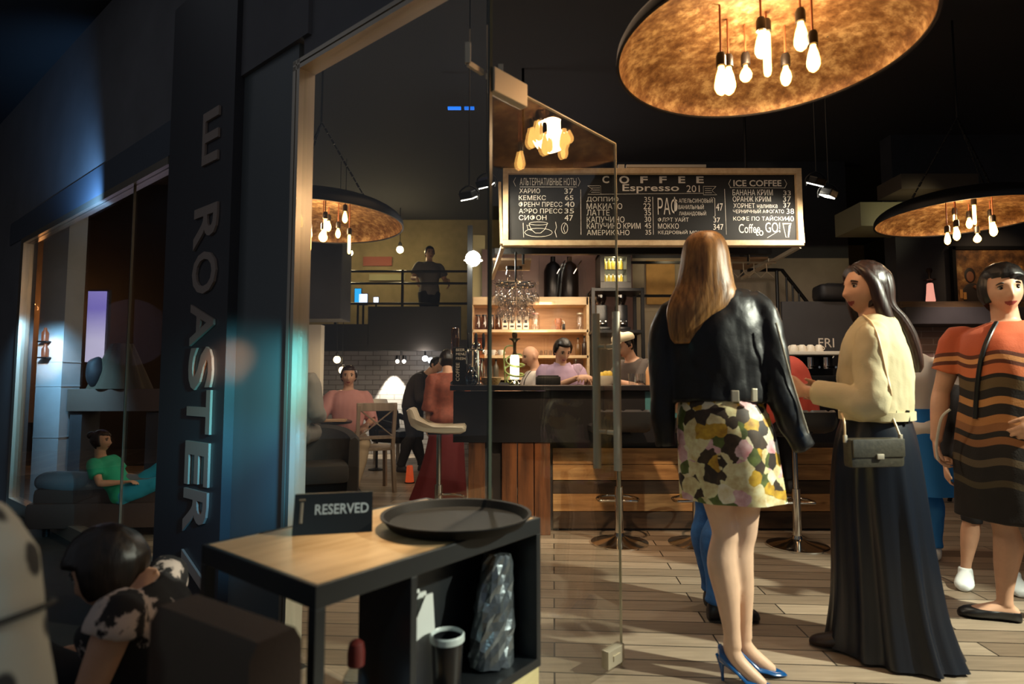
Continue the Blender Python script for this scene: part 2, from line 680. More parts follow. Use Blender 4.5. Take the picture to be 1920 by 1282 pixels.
def stand(H=1.68, male=False):
    P = dict(H=H, male=male, pel=V((0, 0, .525 * H)), waist=V((0, -.004 * H, .62 * H)), chest=V((0, 0, .735 * H)), neck=V((0, .010 * H, .835 * H)),
             head=V((0, -.006 * H, .927 * H)), yaw=0.0, pitch=0.0, roll=0.0, pr=V((1, 0, 0)), cr=V((1, 0, 0)), lift=0.0, wide=1.0, fat=1.0)
    sw = .104 if male else .102
    for s, k in ((1, 'L'), (-1, 'R')):
        P['sh' + k] = V((s * sw * H, .010 * H, .795 * H))
        P['el' + k] = V((s * (sw + .022) * H, .022 * H, .63 * H))
        P['wr' + k] = V((s * (sw + .028) * H, -.012 * H, .482 * H))
        P['hd' + k] = V((0, -.12, -1))
        P['hn' + k] = V((-s, 0.1, 0))
        P['ht' + k] = V((0, -1, 0))
        P['hip' + k] = V((s * .050 * H, 0, .515 * H))
        P['kn' + k] = V((s * .050 * H, -.012 * H, .283 * H))
        P['an' + k] = V((s * .050 * H, .012 * H, .047 * H))
        P['toe' + k] = V((s * .12, -1, 0))
        P['curl' + k] = 0.45
    return P


def sit(H=1.7, male=False, seat=0.45, thigh=0.42):
    P = stand(H, male)
    dz = P['pel'].z - (seat + 0.09)
    for k in ('pel', 'waist', 'chest', 'neck', 'head', 'shL', 'shR', 'elL', 'elR', 'wrL', 'wrR', 'hipL', 'hipR'):
        P[k].z -= dz
    for s, k in ((1, 'L'), (-1, 'R')):
        P['hip' + k] = V((s * .052 * H, 0.0, seat + 0.075))
        P['kn' + k] = V((s * .065 * H, -thigh, seat + 0.06))
        P['an' + k] = V((s * .065 * H, -thigh - 0.02, .047 * H))
    return P


def torso_rings(P, off=0.0, lo=-0.065, hi=None, seg=28, grow=None, n=26):
    H, f = P['H'], P['fat']
    pts = [P['pel'] + (P['pel'] - P['waist']).normalized() * .07 * H, P['pel'], P['waist'], P['chest'], P['chest'].lerp(P['neck'], .58), P['chest'].lerp(P['neck'], .85), P['neck'] + (P['head'] - P['neck']) * 0.05]
    if P['male']:
        A = [.055, .094, .088, .104, .098, .068, .038]
        B = [.048, .064, .060, .072, .056, .044, .037]
    else:
        A = [.060, .102, .076, .088, .086, .060, .034]
        B = [.050, .070, .056, .071, .052, .041, .034]
    A = [a * H * f for a in A]
    B = [b * H * f for b in B]
    A[-1] /= f
    B[-1] /= f
    pa, aa = catmull(pts, A, 6)
    _, bb = catmull(pts, B, 6)
    rings = []
    m = len(pa)
    for i in range(m):
        t = (pa[min(m - 1, i + 1)] - pa[max(0, i - 1)]).normalized()
        u = i / (m - 1)
        r = P['pr'].lerp(P['cr'], min(1, max(0, (u - .15) / .5)))
        r = (r - t * r.dot(t)).normalized()
        fw = r.cross(t)
        a, b = aa[i] + off, bb[i] + off
        if grow:
            g = grow(u)
            a, b = a + g[0], b + g[1]
        ring = []
        for j in range(seg):
            th = 2 * math.pi * j / seg
            cx, sy = math.cos(th), math.sin(th)
            cx = math.copysign(abs(cx) ** 0.85, cx)
            sy = math.copysign(abs(sy) ** 0.85, sy)
            ext = 0.0
            if not P['male'] and sy > 0:      # bust
                ext = .020 * P.get('bust', 1.0) * H * gs(u - .52, .10) * (gs(abs(cx) - .48, .30)) * sy
            if sy < 0:                          # seat
                ext = -.012 * H * gs(u - .17, .09) * abs(sy)
                ring.append(pa[i] + r * a * cx + fw * (b * sy + ext))
            else:
                ring.append(pa[i] + r * a * cx + fw * (b * sy + ext))
        rings.append(ring)
    return rings


LEGR = ((0, .054), (.25, .050), (.5, .043), (.78, .034), (1.0, .0305))
SHINR = ((0, .0305), (.12, .0300), (.3, .0345), (.55, .0285), (.85, .0195), (1.0, .0195))
ARMR = ((0, .0290), (.2, .0295), (.55, .0255), (.85, .0215), (1.0, .0205))
FORER = ((0, .0205), (.2, .0225), (.5, .0195), (.85, .0150), (1.0, .0145))


def seglist(a, b, tab, k, bow=None):
    out, rr = [], []
    for t, r in tab:
        p = a.lerp(b, t)
        if bow is not None:
            p = p + bow * math.sin(math.pi * min(1, t * 1.15)) if t < .87 else p
        out.append(p)
        rr.append(r * k)
    return out, rr


def leg_tube(mb, P, k, off=0.0, scale=1.0, end=1.0, seg=16, flare=0.0):
    H = P['H'] * (1.08 if P['male'] else 1.0)
    a, b, c = P['hip' + k], P['kn' + k], P['an' + k]
    p1, r1 = seglist(a, b, LEGR, H)
    back = -(V(P['toe' + k]).normalized())
    p2, r2 = seglist(b, c, SHINR, H)
    p2 = [p + back * .012 * H * gs(t - .32, .25) for p, (t, _) in zip(p2, SHINR)]
    pts, rad = p1 + p2[1:], r1 + r2[1:]
    if end < 1.0:
        m = max(3, int(round(len(pts) * end)))
        pts, rad = pts[:m], rad[:m]
    m = len(pts)
    rad = [r * scale + off + flare * (i / (m - 1)) ** 2 for i, r in enumerate(rad)]
    mb.tube(pts, rad, seg, smooth=3, up=(1, 0, 0))


def arm_tube(mb, P, k, off=0.0, scale=1.0, end=1.0, seg=14, flare=0.0):
    H = P['H'] * (1.12 if P['male'] else 1.0) * (1 + (P['fat'] - 1) * .6)
    a, b, c = P['sh' + k], P['el' + k], P['wr' + k]
    inn = (P['chest'].lerp(P['neck'], .6) - a).normalized()
    p1, r1 = seglist(a, b, ARMR, H)
    p2, r2 = seglist(b, c, FORER, H)
    pts, rad = [a + inn * .03 * H - V((0, 0, .004 * H))] + p1 + p2[1:], [r1[0] * .80] + r1 + r2[1:]
    # cut to the wanted length along the arm
    if end < 1.0:
        ls = [0]
        for i in range(1, len(pts)):
            ls.append(ls[-1] + (pts[i] - pts[i - 1]).length)
        L = ls[-1] * end
        q, rr = [], []
        for i in range(len(pts)):
            if ls[i] <= L:
                q.append(pts[i])
                rr.append(rad[i])
            else:
                t = (L - ls[i - 1]) / (ls[i] - ls[i - 1])
                q.append(pts[i - 1].lerp(pts[i], t))
                rr.append(rad[i - 1] * (1 - t) + rad[i] * t)
                break
        pts, rad = q, rr
    m = len(pts)
    rad = [r * scale + off + flare * (i / (m - 1)) ** 1.5 for i, r in enumerate(rad)]
    mb.tube(pts, rad, seg, smooth=2)


def foot_loft(mb, an, toe, H, off=0.0, lift=0.0, z0=0.0, point=0.0):
    """lift raises the heel (high heels)"""
    d = V(toe)
    d.z = 0
    d.normalize()
    s = V((-d.y, d.x, 0))
    sc = H / 1.68
    rings = []
    for u, hw, ht in ((-.058, .012, .016), (-.050, .026, .030), (-.02, .031, .040), (.03, .033, .042), (.08, .041, .032), (.12, .044, .024), (.155, .038 - point, .018), (.178, .022 - point * .6, .012), (.186, .010 - point * .2, .006)):
        zz = z0 + lift * max(0.0, min(1.0, (.10 - u) / .13))
        c = V((an.x, an.y, 0)) + d * u * sc * (1 - lift * 1.2)
        h = ht * sc + off
        ring = []
        for j in range(16):
            a = 2 * math.pi * j / 16
            z = zz + h + h * math.sin(a) * (1.0 if math.sin(a) > 0 else 1.0)
            ring.append(V((c.x, c.y, max(zz, z) if math.sin(a) > -.99 else zz)) + s * (hw * sc + off) * math.cos(a))
        rings.append(ring)
    mb.loft(rings)


def head_matrix(P):
    k = P['H'] / 1.70
    return Matrix.Translation(P['head']) @ Matrix.Rotation(P['yaw'], 4, 'Z') @ Matrix.Rotation(P['roll'], 4, 'Y') @ Matrix.Rotation(P['pitch'], 4, 'X') @ Matrix.Diagonal((k, k, k, 1))


def body(root, P, skin, voxel=0.009, legs=True, arms=True, feet=True, eyes=True, lips=True, brow=HAIR_DARK):
    H = P['H']
    mb = MB()
    mb.loft(torso_rings(P))
    HM = head_matrix(P)
    base = HM @ V((0, .018, -.065))
    mb.tube([P['neck'] - (P['head'] - P['neck']) * .25, P['neck'], base, HM @ V((0, .01, -.02))], [.040 * H, .0335 * H, .031 * H, .031 * H], 18)
    head_loft(mb, HM, head_pt)
    for s in ((1, -1) if P.get('ears', True) else ()):
        rings = []
        for k, sc in ((0, .7), (.5, 1.0), (1.0, .9)):
            c = V((s * (.066 + .018 * k), .010 + .012 * k, -.010))
            rings.append([HM @ (c + V((0, .016 * sc * math.cos(t), .029 * sc * math.sin(t) + .004 * math.cos(t)))) for t in [2 * math.pi * j / 14 for j in range(14)]])
        mb.loft(rings)
    if arms:
        for k in 'LR':
            arm_tube(mb, P, k)
            hand(mb, P['wr' + k], P['hd' + k], P['hn' + k], P['ht' + k], (1.08 if P['male'] else 0.98) * H / 1.7, P['curl' + k])
    if legs:
        for k in 'LR':
            leg_tube(mb, P, k)
            if feet:
                foot_loft(mb, P['an' + k], P['toe' + k], H, 0, P['lift'], .004 + P.get('z' + k, max(0, P['an' + k].z - .085)))
    if 'extra' in P:
        P['extra'](mb)
    me = remesh(mb, voxel, 2, .5)
    IM = HM.inverted()

    def mf(c):
        if lips:
            q = IM @ c
            if q.y < -.07 and abs(q.x) < .025 and -.086 < q.z < -.060 - abs(q.x) * .15:
                return 1
        return 0
    b = link_mesh('body', me, [skin, LIPS], root, mf)
    if eyes:
        for s in (1, -1):
            m = MB()
            m.cur = 0
            c = V((s * .031, -.0700, .003))
            nu, nv = 14, 12
            rings = []
            for i in range(nv + 1):
                a = math.pi * i / nv
                rings.append([HM @ (c + V((.0125 * max(math.sin(a), 1e-3) * math.cos(2 * math.pi * j / nu), -.0125 * math.cos(a), .0105 * max(math.sin(a), 1e-3) * math.sin(2 * math.pi * j / nu)))) for j in range(nu)])
            m.loft(rings)
            ce = HM @ c
            fwd = (HM.to_3x3() @ V((0, -1, 0))).normalized()
            for i, f in enumerate(m.f):
                q = sum((V(m.v[x]) for x in f), V()) / len(f)
                m.mi[i] = 1 if (q - ce).normalized().dot(fwd) > .80 else 0
            m.build('eye', [EYE_W, EYE_D], root)
            m = MB()
            arc = [HM @ V((s * (.031 + .034 * (t - .5)), -.0885 + .05 * (t - .5) ** 2 + .012 * max(0, t - .5), .021 + .007 * math.sin(math.pi * t))) for t in [i / 6 for i in range(7)]]
            m.tube(arc, [.0022, .0034, .0038, .0038, .0034, .0028, .0016], 8)
            m.build('eyebrow', brow, root)
            m = MB()
            arc = [HM @ V((s * (.031 + .027 * (t - .5)), -.0845 + .030 * (t - .5) ** 2 * 2 + .004 * (t > .9), .0085 + .0065 * math.sin(math.pi * t))) for t in [i / 8 for i in range(9)]]
            m.tube(arc, [.0012, .002, .0024, .0026, .0026, .0026, .0024, .0022, .0012], 8)
            m.build('eyelash', brow, root)
    return b


def fold(me, amp=0.006, scale=9.0, seed=0, zs=0.45):
    me.update()
    ns = [v.normal.copy() for v in me.vertices]
    for v, n in zip(me.vertices, ns):
        q = V((v.co.x * scale + seed, v.co.y * scale, v.co.z * scale * zs))
        h = noise.noise(q) + .5 * noise.noise(q * 2.3)
        v.co += n * amp * h


def shirt(root, P, m, name='shirt', off=0.012, sleeve=0.45, sflare=0.012, voxel=0.012, seed=1, hem=0.0, matfn=None, mats=None, amp=.006):
    mb = MB()
    rings = torso_rings(P, off)
    cut = rings[int(3 + hem * 6):-2]
    mb.loft(cut)
    if sleeve:
        for k in 'LR':
            arm_tube(mb, P, k, off, 1.0, sleeve, 16, sflare)
    me = remesh(mb, voxel, 2)
    fold(me, amp, 9, seed)
    return link_mesh(name, me, mats or [m], root, matfn)


def trousers(root, P, m, name='trousers', off=0.012, end=1.0, voxel=0.012, seed=3, flare=0.012, top=9):
    mb = MB()
    mb.loft(torso_rings(P, off)[:top])
    for k in 'LR':
        leg_tube(mb, P, k, off, 1.02, end, 16, flare)
    me = remesh(mb, voxel, 2)
    fold(me, .007, 8, seed, .8)
    return link_mesh(name, me, [m], root)


def shoes(root, P, m, off=.006, sole=None, name='shoe', up=.05):
    for k in 'LR':
        mb = MB()
        z = P.get('z' + k, max(0, P['an' + k].z - .085))
        foot_loft(mb, P['an' + k], P['toe' + k], P['H'], off, P['lift'], z)
        a = V(P['an' + k])
        mb.tube([a + V((0, 0, up * .4)), a + V((0, 0, -.03))], [.030 * P['H'] / 1.2, .033 * P['H'] / 1.2], 14) if up else None
        me = remesh(mb, .008, 2)
        link_mesh(name, me, [m], root)


def hair_short(root, P, m, style='short', thick=.012, seed=0, name='hair'):
    mb = MB()
    hair_cap(mb, head_matrix(P), style, thick, seed)
    return mb.build(name, m, root, auto=180)


def person(label, loc, rz):
    return thing('person', label, 'person', loc, rz)


# ---------------------------------------------------------------- survey helpers
def ray(x, y):
    dx, dz = (x - 960) / FPX, (641 - y) / FPX
    return V((dx, math.cos(PITCH) - dz * math.sin(PITCH), math.sin(PITCH) + dz * math.cos(PITCH)))


def at(x, y, Y):
    """point seen at photo position x, y standing Y metres into the room"""
    r = ray(x, y)
    return r * (Y / r.y) + V((0, 0, EYE))


def atz(x, y, z):
    r = ray(x, y)
    return r * ((z - EYE) / r.z) + V((0, 0, EYE))


# ---------------------------------------------------------------- materials of the room
M_BLACK = mat('black_paint', '#3a393c', 0.7, vary=0.15, scale=3)
M_BLACKM = mat('black_metal', '#141416', 0.42, metal=0.4)
M_CEIL = mat('dark_ceiling', '#2c2b2d', 0.9)
M_FLOOR = planks('floor_boards', ('#ab9a86', '#7a6a59'), 1.15, 0.135, R(4), 0.42)
M_CONC = mat('concrete', '#a39682', 0.85, vary=0.16, scale=2.2, bump=0.2, bscale=30)
M_CONCB = mat('column_concrete', '#b9bcc0', 0.75, vary=0.1, scale=3, bump=0.15)
M_BRICKW = bricks('white_brick', '#b8b2ac', '#a49e98', '#7a746e')
M_BRICKR = bricks('rose_brick', '#a08378', '#8d7268', '#b7a297', 0.26, 0.075)
M_FACADE = mat('facade_paint', '#68676a', 0.75, vary=0.1, scale=3)
M_DARKWALL = mat('dark_brown_wall', '#2c2622', 0.8, vary=0.2, scale=2)
M_ALU = mat('aluminium_profile', '#cbbfae', 0.32, metal=0.85)
M_CHROME = mat('chrome', '#d8d4cc', 0.12, metal=1.0)
M_STEEL = mat('brushed_steel', '#c4b9a4', 0.45, metal=.65)
M_GLASS = glass('pane_glass', (0.965, 0.975, 0.965, 1), 1.5)
M_GLASSD = glass('door_glass', (0.93, 0.935, 0.92, 1), 1.52, boost=0.015)
M_PANEL = mat('satin_dark_panel', '#5e6466', 0.34, spec=0.6)
M_SIGNP = mat('sign_column_paint', '#3c3b3f', 0.4)
M_LETTER = mat('raised_letter_grey', '#a08f84', 0.5)
M_WHITE = mat('white_paint', '#d9d2c6', 0.6)

# ---------------------------------------------------------------- floor, ceiling, walls
struct(MB().box((-1.0, 5.0, -0.06), (20, 18, 0.12)).build('floor', M_FLOOR, smooth=False))
struct(MB().box((-1.0, 8.2, 4.06), (18, 9.2, 0.12)).box((1.5, 2.9, 4.06), (8, 1.6, 0.12)).build('ceiling', M_CEIL, smooth=False))
struct(MB().box((-1.0, 12.1, 2.0), (18, 0.2, 4.0)).build('wall_back', mat('cream_wall', '#b39c74', 0.8, vary=.1), smooth=False))
struct(MB().box((-9.9, 8.2, 2.0), (0.2, 8.0, 4.0)).build('wall_left', M_DARKWALL, smooth=False))
struct(MB().box((7.4, 5.5, 2.0), (0.2, 13.0, 4.0)).build('wall_right', M_DARKWALL, smooth=False))
# concrete wall behind the bar and the stairs, brick wall further right
b = MB().box((2.55, 7.5, 1.37), (3.5, 0.2, 2.74))
for z in (0.75, 1.5, 2.06):
    b.box((2.55, 7.398, z), (3.5, 0.006, 0.012))
struct(b.build('wall_back', M_CONC, smooth=False))
struct(MB().box((2.55, 7.5, 3.37), (3.5, 0.2, 1.26)).build('trim_1', M_BLACK, smooth=False))
struct(MB().box((5.85, 6.6, 1.2), (3.0, 0.2, 1.3)).build('wall_right', M_BRICKR, smooth=False))
struct(MB().box((5.85, 6.62, 0.27), (3.0, 0.2, 0.54)).box((5.85, 6.66, 2.95), (3.0, 0.2, 2.1)).build('trim_2', M_BLACK, smooth=False))
# white brick wall under the loft
struct(MB().box((-2.1, 9.72, 0.85), (5.2, 0.2, 1.7)).build('wall_back', M_BRICKW, smooth=False))
struct(MB().box((-2.62, 7.6, 0.95), (0.32, 0.14, 1.9)).build('wall_left', M_WHITE, smooth=False))
struct(MB().box((-6.6, 8.35, 2.0), (6.4, 0.14, 4.0)).build('wall_left', M_DARKWALL, smooth=False))

struct(MB().box((-7.0, 8.26, 1.9), (1.3, 0.03, 2.6)).build('trim_12', mat('glow_catch_panel', '#a58c70', .8, vary=.15), smooth=False))  # pale panel added so the orange glow shows on the dark wall

# ---------------------------------------------------------------- facade between terrace and hall
FA = V((-0.94, 2.60, 0))
FDL = V((-0.785, 0.620, 0)).normalized()
FOUT = V((-0.620, -0.785, 0)).normalized()
FANG = math.atan2(-FDL.y, -FDL.x)


def fp(s, z, d=0.0):
    return FA + FDL * s + FOUT * d + V((0, 0, z))


def fbox(mb, s0, s1, z0, z1, d0, d1, bev=0.0):
    c = fp((s0 + s1) / 2, (z0 + z1) / 2, (d0 + d1) / 2)
    return mb.box(c, (abs(s1 - s0), abs(d1 - d0), z1 - z0), FANG, bev)


struct(fbox(MB(), -0.03, 7.0, 2.74, 4.0, -0.1, 0.02).build('wall_front', M_FACADE, smooth=False))
struct(fbox(fbox(MB(), 4.75, 7.0, 0, 2.74, -0.1, 0.02), 1.36, 1.43, 0, 2.52, -0.1, 0.02).build('trim_9', M_FACADE, smooth=False))
struct(fbox(MB(), 1.36, 5.2, 2.52, 2.74, -0.06, 0.03).build('trim_3', mat('gloss_fascia', '#565c66', 0.35, spec=0.6), smooth=False))
struct(fbox(MB(), 0.072, 0.58, 0, 2.74, -0.06, 0.0).build('trim_10', M_PANEL, smooth=False))
# metal frame of the entrance
f = MB()
fbox(f, 0.014, 0.038, 0, 2.63, -0.05, 0.03)
fbox(f, 0.046, 0.070, 0, 2.63, -0.05, 0.03)
fbox(f, 0.038, 0.046, 0, 2.63, -0.05, 0.018)
for a, c in ((2.585, 2.605), (2.613, 2.632)):
    fbox(f, -2.6, 0.070, a, c, -0.05, 0.03)
struct(f.build('trim_4', M_ALU, smooth=False))
struct(fbox(MB(), -2.6, 0.03, 2.634, 4.0, -0.09, 0.0).build('wall_front', M_FACADE, smooth=False))

# fixed side light beside the door
sl = struct(thing('window_2', 'fixed clear glass panel between metal door frame and open door', 'window', fp(-0.56, 0.0)))
inv = Matrix.Translation(-fp(-0.56, 0.0))
m = MB(); m.M = inv
fbox(m, -1.10, 0.012, 0.01, 2.583, -0.006, 0.006).build('pane', M_GLASS, sl, smooth=False)
m = MB(); m.M = inv
fbox(m, -1.108, -1.100, 0.01, 2.583, -0.007, 0.007).build('pane_edge', mat('glass_edge', '#3a4038', 0.25), sl, smooth=False)
for k, dd in enumerate((-0.03, 0.03)):
    m = MB(); m.M = inv
    s = 1 if dd > 0 else -1
    m.bar(fp(-1.08, 2.20, s * .012), fp(-1.08, 2.20, s * .085), 0.012, 0.018)
    m.bar(fp(-1.08, 2.20, s * .085), fp(-1.08, 2.27, s * .085), 0.012, 0.018)
    m.build('bracket', M_STEEL, sl, smooth=False)

# open glass door
HINGE, FREE = V((-0.073, 1.925, 0)), V((0.447, 2.48, 0))
dd = (FREE - HINGE).normalized()
dang = math.atan2(dd.y, dd.x)
dw = (FREE - HINGE).length
dr = struct(thing('door_1', 'frameless glass door standing open, with long steel bar handles', 'door', tuple(HINGE), dang))
DT = 2.185


def dm():
    return MB()


dm().box((dw / 2 + 0.004, 0, DT / 2 + .005), (dw - .012, 0.010, DT - .01)).build('pane', M_GLASSD, dr, smooth=False)
mm = glass('edge_glass', (0.55, 0.58, 0.50, 1), 1.5, boost=0.12)
dm().box((dw, 0, DT / 2), (0.003, 0.0102, DT)).box((dw / 2, 0, DT), (dw, 0.0108, 0.004)).build('pane_edge', mat('polished_edge', '#d8cca8', 0.35, spec=0.8), dr, smooth=False)
dm().box((0.085, 0, DT - .008), (0.17, 0.036, 0.085), bev=.004).build('top_patch', M_STEEL, dr, smooth=False)
dm().box((dw - .06, 0, 0.06), (0.115, 0.034, 0.07), bev=.004).box((dw - .06, -.018, 0.06), (0.05, 0.006, 0.02)).build('bottom_lock', M_STEEL, dr, smooth=False)
for s in (1, -1):
    h = dm()
    hx = dw - 0.085
    h.tube([(hx, s * .05, 0.80), (hx, s * .05, 1.44)], 0.0165, 18)
    for z in (0.95, 1.30):
        h.tube([(hx, s * .004, z), (hx, s * .05, z)], 0.009, 12)
    h.build('handle', M_STEEL, dr)

struct(fbox(MB(), -1.1, 7.0, 0.0, 0.004, 0.035, 3.6).build('floor', mat('terrace_shade_sheet', '#24221f', .7, vary=.2, scale=5), smooth=False))  # dark sheet over the boards; terrace shade is put into its colour
# left window with frame
wf = MB()
fbox(wf, 1.43, 4.75, 2.47, 2.52, -.05, .03)
fbox(wf, 4.66, 4.75, 0.08, 2.52, -.05, .03)
fbox(wf, 1.43, 4.75, 0.0, 0.10, -.05, .03)
wn = struct(wf.build('window_1', M_ALU, smooth=False))
fbox(MB(), 1.43, 2.02, 0.10, 2.47, -.005, .005).build('window_pane', M_GLASS, wn, smooth=False)
fbox(MB(), 2.03, 4.66, 0.10, 2.47, -.005, .005).build('window_pane', M_GLASS, wn, smooth=False)
fbox(MB(), 2.02, 2.03, 0.10, 2.47, -.007, .007).build('mullion', mat('dark_mullion', '#4c463c', .5), wn, smooth=False)
fbox(MB(), 1.43, 1.52, 0.10, 2.47, -.11, -.02).build('window_jamb', mat('satin_jamb', '#5a626c', 0.28, spec=.7), wn, smooth=False)
wd = MB()
fbox(wd, 2.62, 2.635, 0.10, 2.05, -.6, -.585)
fbox(wd, 2.03, 2.635, 2.035, 2.05, -.6, -.585)

# sign column with vertical raised letters
sg = thing('sign_column', 'dark sign column with tall grey letters ROASTER running down it', 'sign', tuple(fp(0.95, 0)), 0)
inv = Matrix.Translation(-fp(0.95, 0))
m = MB(); m.M = inv
fbox(m, 0.58, 1.36, 0, 3.4, -.05, .05).build('column', M_SIGNP, sg, smooth=False)
lt = MB(); lt.M = inv
SF = 0.051
for ch, yc, xs, cs in (('\u0428', 262, .72, .62), ('R', 428, .72, 1), ('O', 513, .70, 1), ('A', 608, .82, 1), ('S', 691, .66, 1), ('T', 771, .74, 1), ('E', 868, .80, 1), ('R', 958, .76, 1), ('/', 1066, .62, .95)):
    c = at(400, yc, 3.10)
    z = c.z
    size = 0.37 * cs
    # reading direction runs down, letter tops point to the right (towards the door)
    Mx = Matrix((
        (0, -FDL.x, FOUT.x, 0),
        (0, -FDL.y, FOUT.y, 0),
        (-1, 0, 0, 0),
        (0, 0, 0, 1)))
    vs, fs = text_bm(ch, size, Matrix.Identity(4), 1.0, 0.006, 'LEFT', bold=.006)
    x0, x1 = min(v.x for v in vs), max(v.x for v in vs)
    y0, y1 = min(v.y for v in vs), max(v.y for v in vs)
    tgt = {'/': 0.17, '\u0428': 0.29}.get(ch, 0.225)
    kx = tgt / (x1 - x0)
    sc = 0.84 + (yc - 428) * 0.0000
    pts = []
    o = fp(0.965 if ch != '\u0428' else .90, z, SF + .006)
    for v in vs:
        q = V(((v.x - (x0 + x1) / 2) * kx, (v.y - y0), v.z))
        pts.append(o + (Mx @ q))
    lt.add(pts, fs)
lt.build('lettering', M_LETTER, sg, smooth=False)

# ---------------------------------------------------------------- loft at the back
struct(MB().box((-1.9, 10.15, 2.9), (4.2, 0.1, 2.2)).build('wall_back', mat('cream_loft_wall', '#8c7b58', 0.8, vary=.1), smooth=False))
LY = 8.6
lf = MB()
lf.box((-1.55, LY + 1.7, 1.72), (4.1, 3.4, 0.1))
struct(lf.build('floor', M_BLACK, smooth=False))
struct(MB().box((-1.43, LY - .03, 1.99), (1.36, 0.05, 0.56)).box((-2.45, LY - .03, 1.86), (.7, 0.05, 0.30)).box((-1.7, LY - .02, 1.70), (2.1, .06, .16)).build('trim_5', mat('loft_front', '#101012', 0.5), smooth=False))
lr = thing('loft_railing', 'black metal railing along the loft edge at the back', 'railing', (-1.55, LY, 1.77))
inv = Matrix.Translation((1.55, -LY, -1.77))
for z in (2.80, 2.62, 2.32):
    m = MB(); m.M = inv
    m.tube([(-2.62, LY, z), (-0.12, LY, z)], .018, 8)
    m.build('rail', M_BLACKM, lr)
for x in (-2.6, -1.62, -0.62, -0.14):
    m = MB(); m.M = inv
    m.box((x, LY, 2.29), (.035, .035, 1.06))
    m.build('post', M_BLACKM, lr, smooth=False)
tag(MB().box((-2.20, 6.85, 2.37), (0.50, 0.4, 0.98), bev=.01).build('ventilation_duct', M_BLACK, smooth=False), 'black boxed duct hanging beside the loft, left behind the glass', 'duct')
tag(MB().box((4.05, 6.4, 2.95), (0.66, 0.5, 0.26), bev=.005).build('ceiling_duct', mat('duct_beige', '#8f8a6c', 0.6)), 'pale boxed ceiling duct left of the right pendant', 'duct', 'ceiling ducts')
tag(MB().box((4.4, 6.1, 3.22), (0.8, 0.4, 0.16), bev=.005).build('ceiling_duct', mat('duct_brown', '#5d5142', 0.7)), 'narrow brown ceiling duct above the right pendant', 'duct', 'ceiling ducts')
light('SPOT', 'duct_light', (4.35, 5.3, 2.7), (1.0, .9, .55), 12, (4.1, 6.3, 2.95), .05, 60, .8)


# ---------------------------------------------------------------- bar
W_BAR = wood('pine_boards', '#7a5430', '#c99c66', (1.0, 11, 11), 0.5)
W_BARD = wood('dark_boards', '#2b211a', '#54402e', (1.0, 11, 11), 0.6)
W_POST = wood('red_wood_post', '#3a2012', '#7c4a28', (9, 9, 0.9), 0.45, knots=False)
W_FRAME = wood('pale_frame_wood', '#c4a27a', '#e6caa0', (8, 8, 8), 0.5, knots=False)
W_SHELF = wood('birch_shelf', '#c4a47c', '#e3c69c', (1.2, 9, 9), 0.5, knots=False)
M_TOP = mat('dark_stone_top', '#17161a', 0.28, spec=.6)
M_APRON = mat('apron_black', '#151418', 0.4)
M_TEALSHEEN = mat('teal_apron_sheen', '#3f6f78', 0.35, vary=.2, scale=6)  # colour of a teal reflection on the black apron

bar = thing('bar_counter', 'long bar with black apron, dark top and pine plank front', 'bar', (1.05, 4.7, 0))
BI = Matrix.Translation((-1.05, -4.7, 0))


def part(name, m, fn, parent, inv, smooth=False):
    b_ = MB()
    b_.M = inv
    fn(b_)
    return b_.build(name, m, parent, smooth=smooth)


part('worktop', M_TOP, lambda b: b.box((1.06, 4.77, 1.113), (3.06, 0.64, 0.04), bev=.004), bar, BI)
part('apron', M_APRON, lambda b: b.box((1.06, 4.545, 0.893), (3.02, 0.05, 0.39)).box((-.43, 4.80, .893), (.05, .46, .39)), bar, BI)
part('teal_sheen', M_TEALSHEEN, lambda b: b.box((1.30, 4.517, 0.985), (0.56, 0.006, 0.20)), bar, BI)  # teal reflection on the apron, put in as a coloured patch
part('core', M_BLACK, lambda b: b.box((1.42, 4.88, 0.545), (2.26, 0.38, 1.09)), bar, BI)
for z0, z1, mm_ in ((0.515, 0.640, W_BAR), (0.392, 0.511, W_BAR), (0.288, 0.385, W_BARD), (0.152, 0.285, W_BAR), (0.02, 0.146, W_BARD)):
    part('front_board', mm_, lambda b: b.box((1.44, 4.675, (z0 + z1) / 2), (2.24, 0.03, z1 - z0), bev=.003), bar, BI)
part('corner_post', W_POST, lambda b: [b.box((x, 4.68, 0.349), (w_, 0.30, 0.697), bev=.004) for x, w_ in ((-.27, .125), (-.02, .115), (.105, .12), (.232, .12))], bar, BI)
part('reflection_band', M_BLACK, lambda b: b.box((-.145, 4.72, 0.349), (.125, 0.24, 0.697)), bar, BI)  # dark band standing in for a reflection across the post

# menu board over the bar
mbd = thing('menu_board', 'long black chalkboard coffee menu in pale wood frame above the bar', 'menu board', (1.083, 4.45, 2.2))
X0, X1, Z0, Z1 = -0.07, 2.236, 2.200, 2.806
MI = Matrix.Translation((-1.083, -4.45, -2.2))
M_BOARD = mat('chalkboard', '#1a1818', 0.7, vary=.12, scale=5)
M_CHALK = mat('chalk', '#e6ddd0', 0.9)
part('board', M_BOARD, lambda b: b.box(((X0 + X1) / 2, 4.475, (Z0 + Z1) / 2), (X1 - X0 - .02, .03, Z1 - Z0 - .02)), mbd, MI)
FW = .042
part('frame', W_FRAME, lambda b: [b.box(((X0 + X1) / 2, 4.46, z), (X1 - X0, .07, FW), bev=.004) for z in (Z0 + FW / 2, Z1 - FW / 2)] + [b.box((x, 4.46, (Z0 + Z1) / 2), (FW, .069, Z1 - Z0 - 2 * FW), bev=.003) for x in (X0 + FW / 2, X1 - FW / 2)], mbd, MI)
part('brace', W_FRAME, lambda b: b.bar((X1 + .012, 4.48, Z0 + .02), (X1 + .06, 4.62, Z1 - .09), .035, .05), mbd, MI)
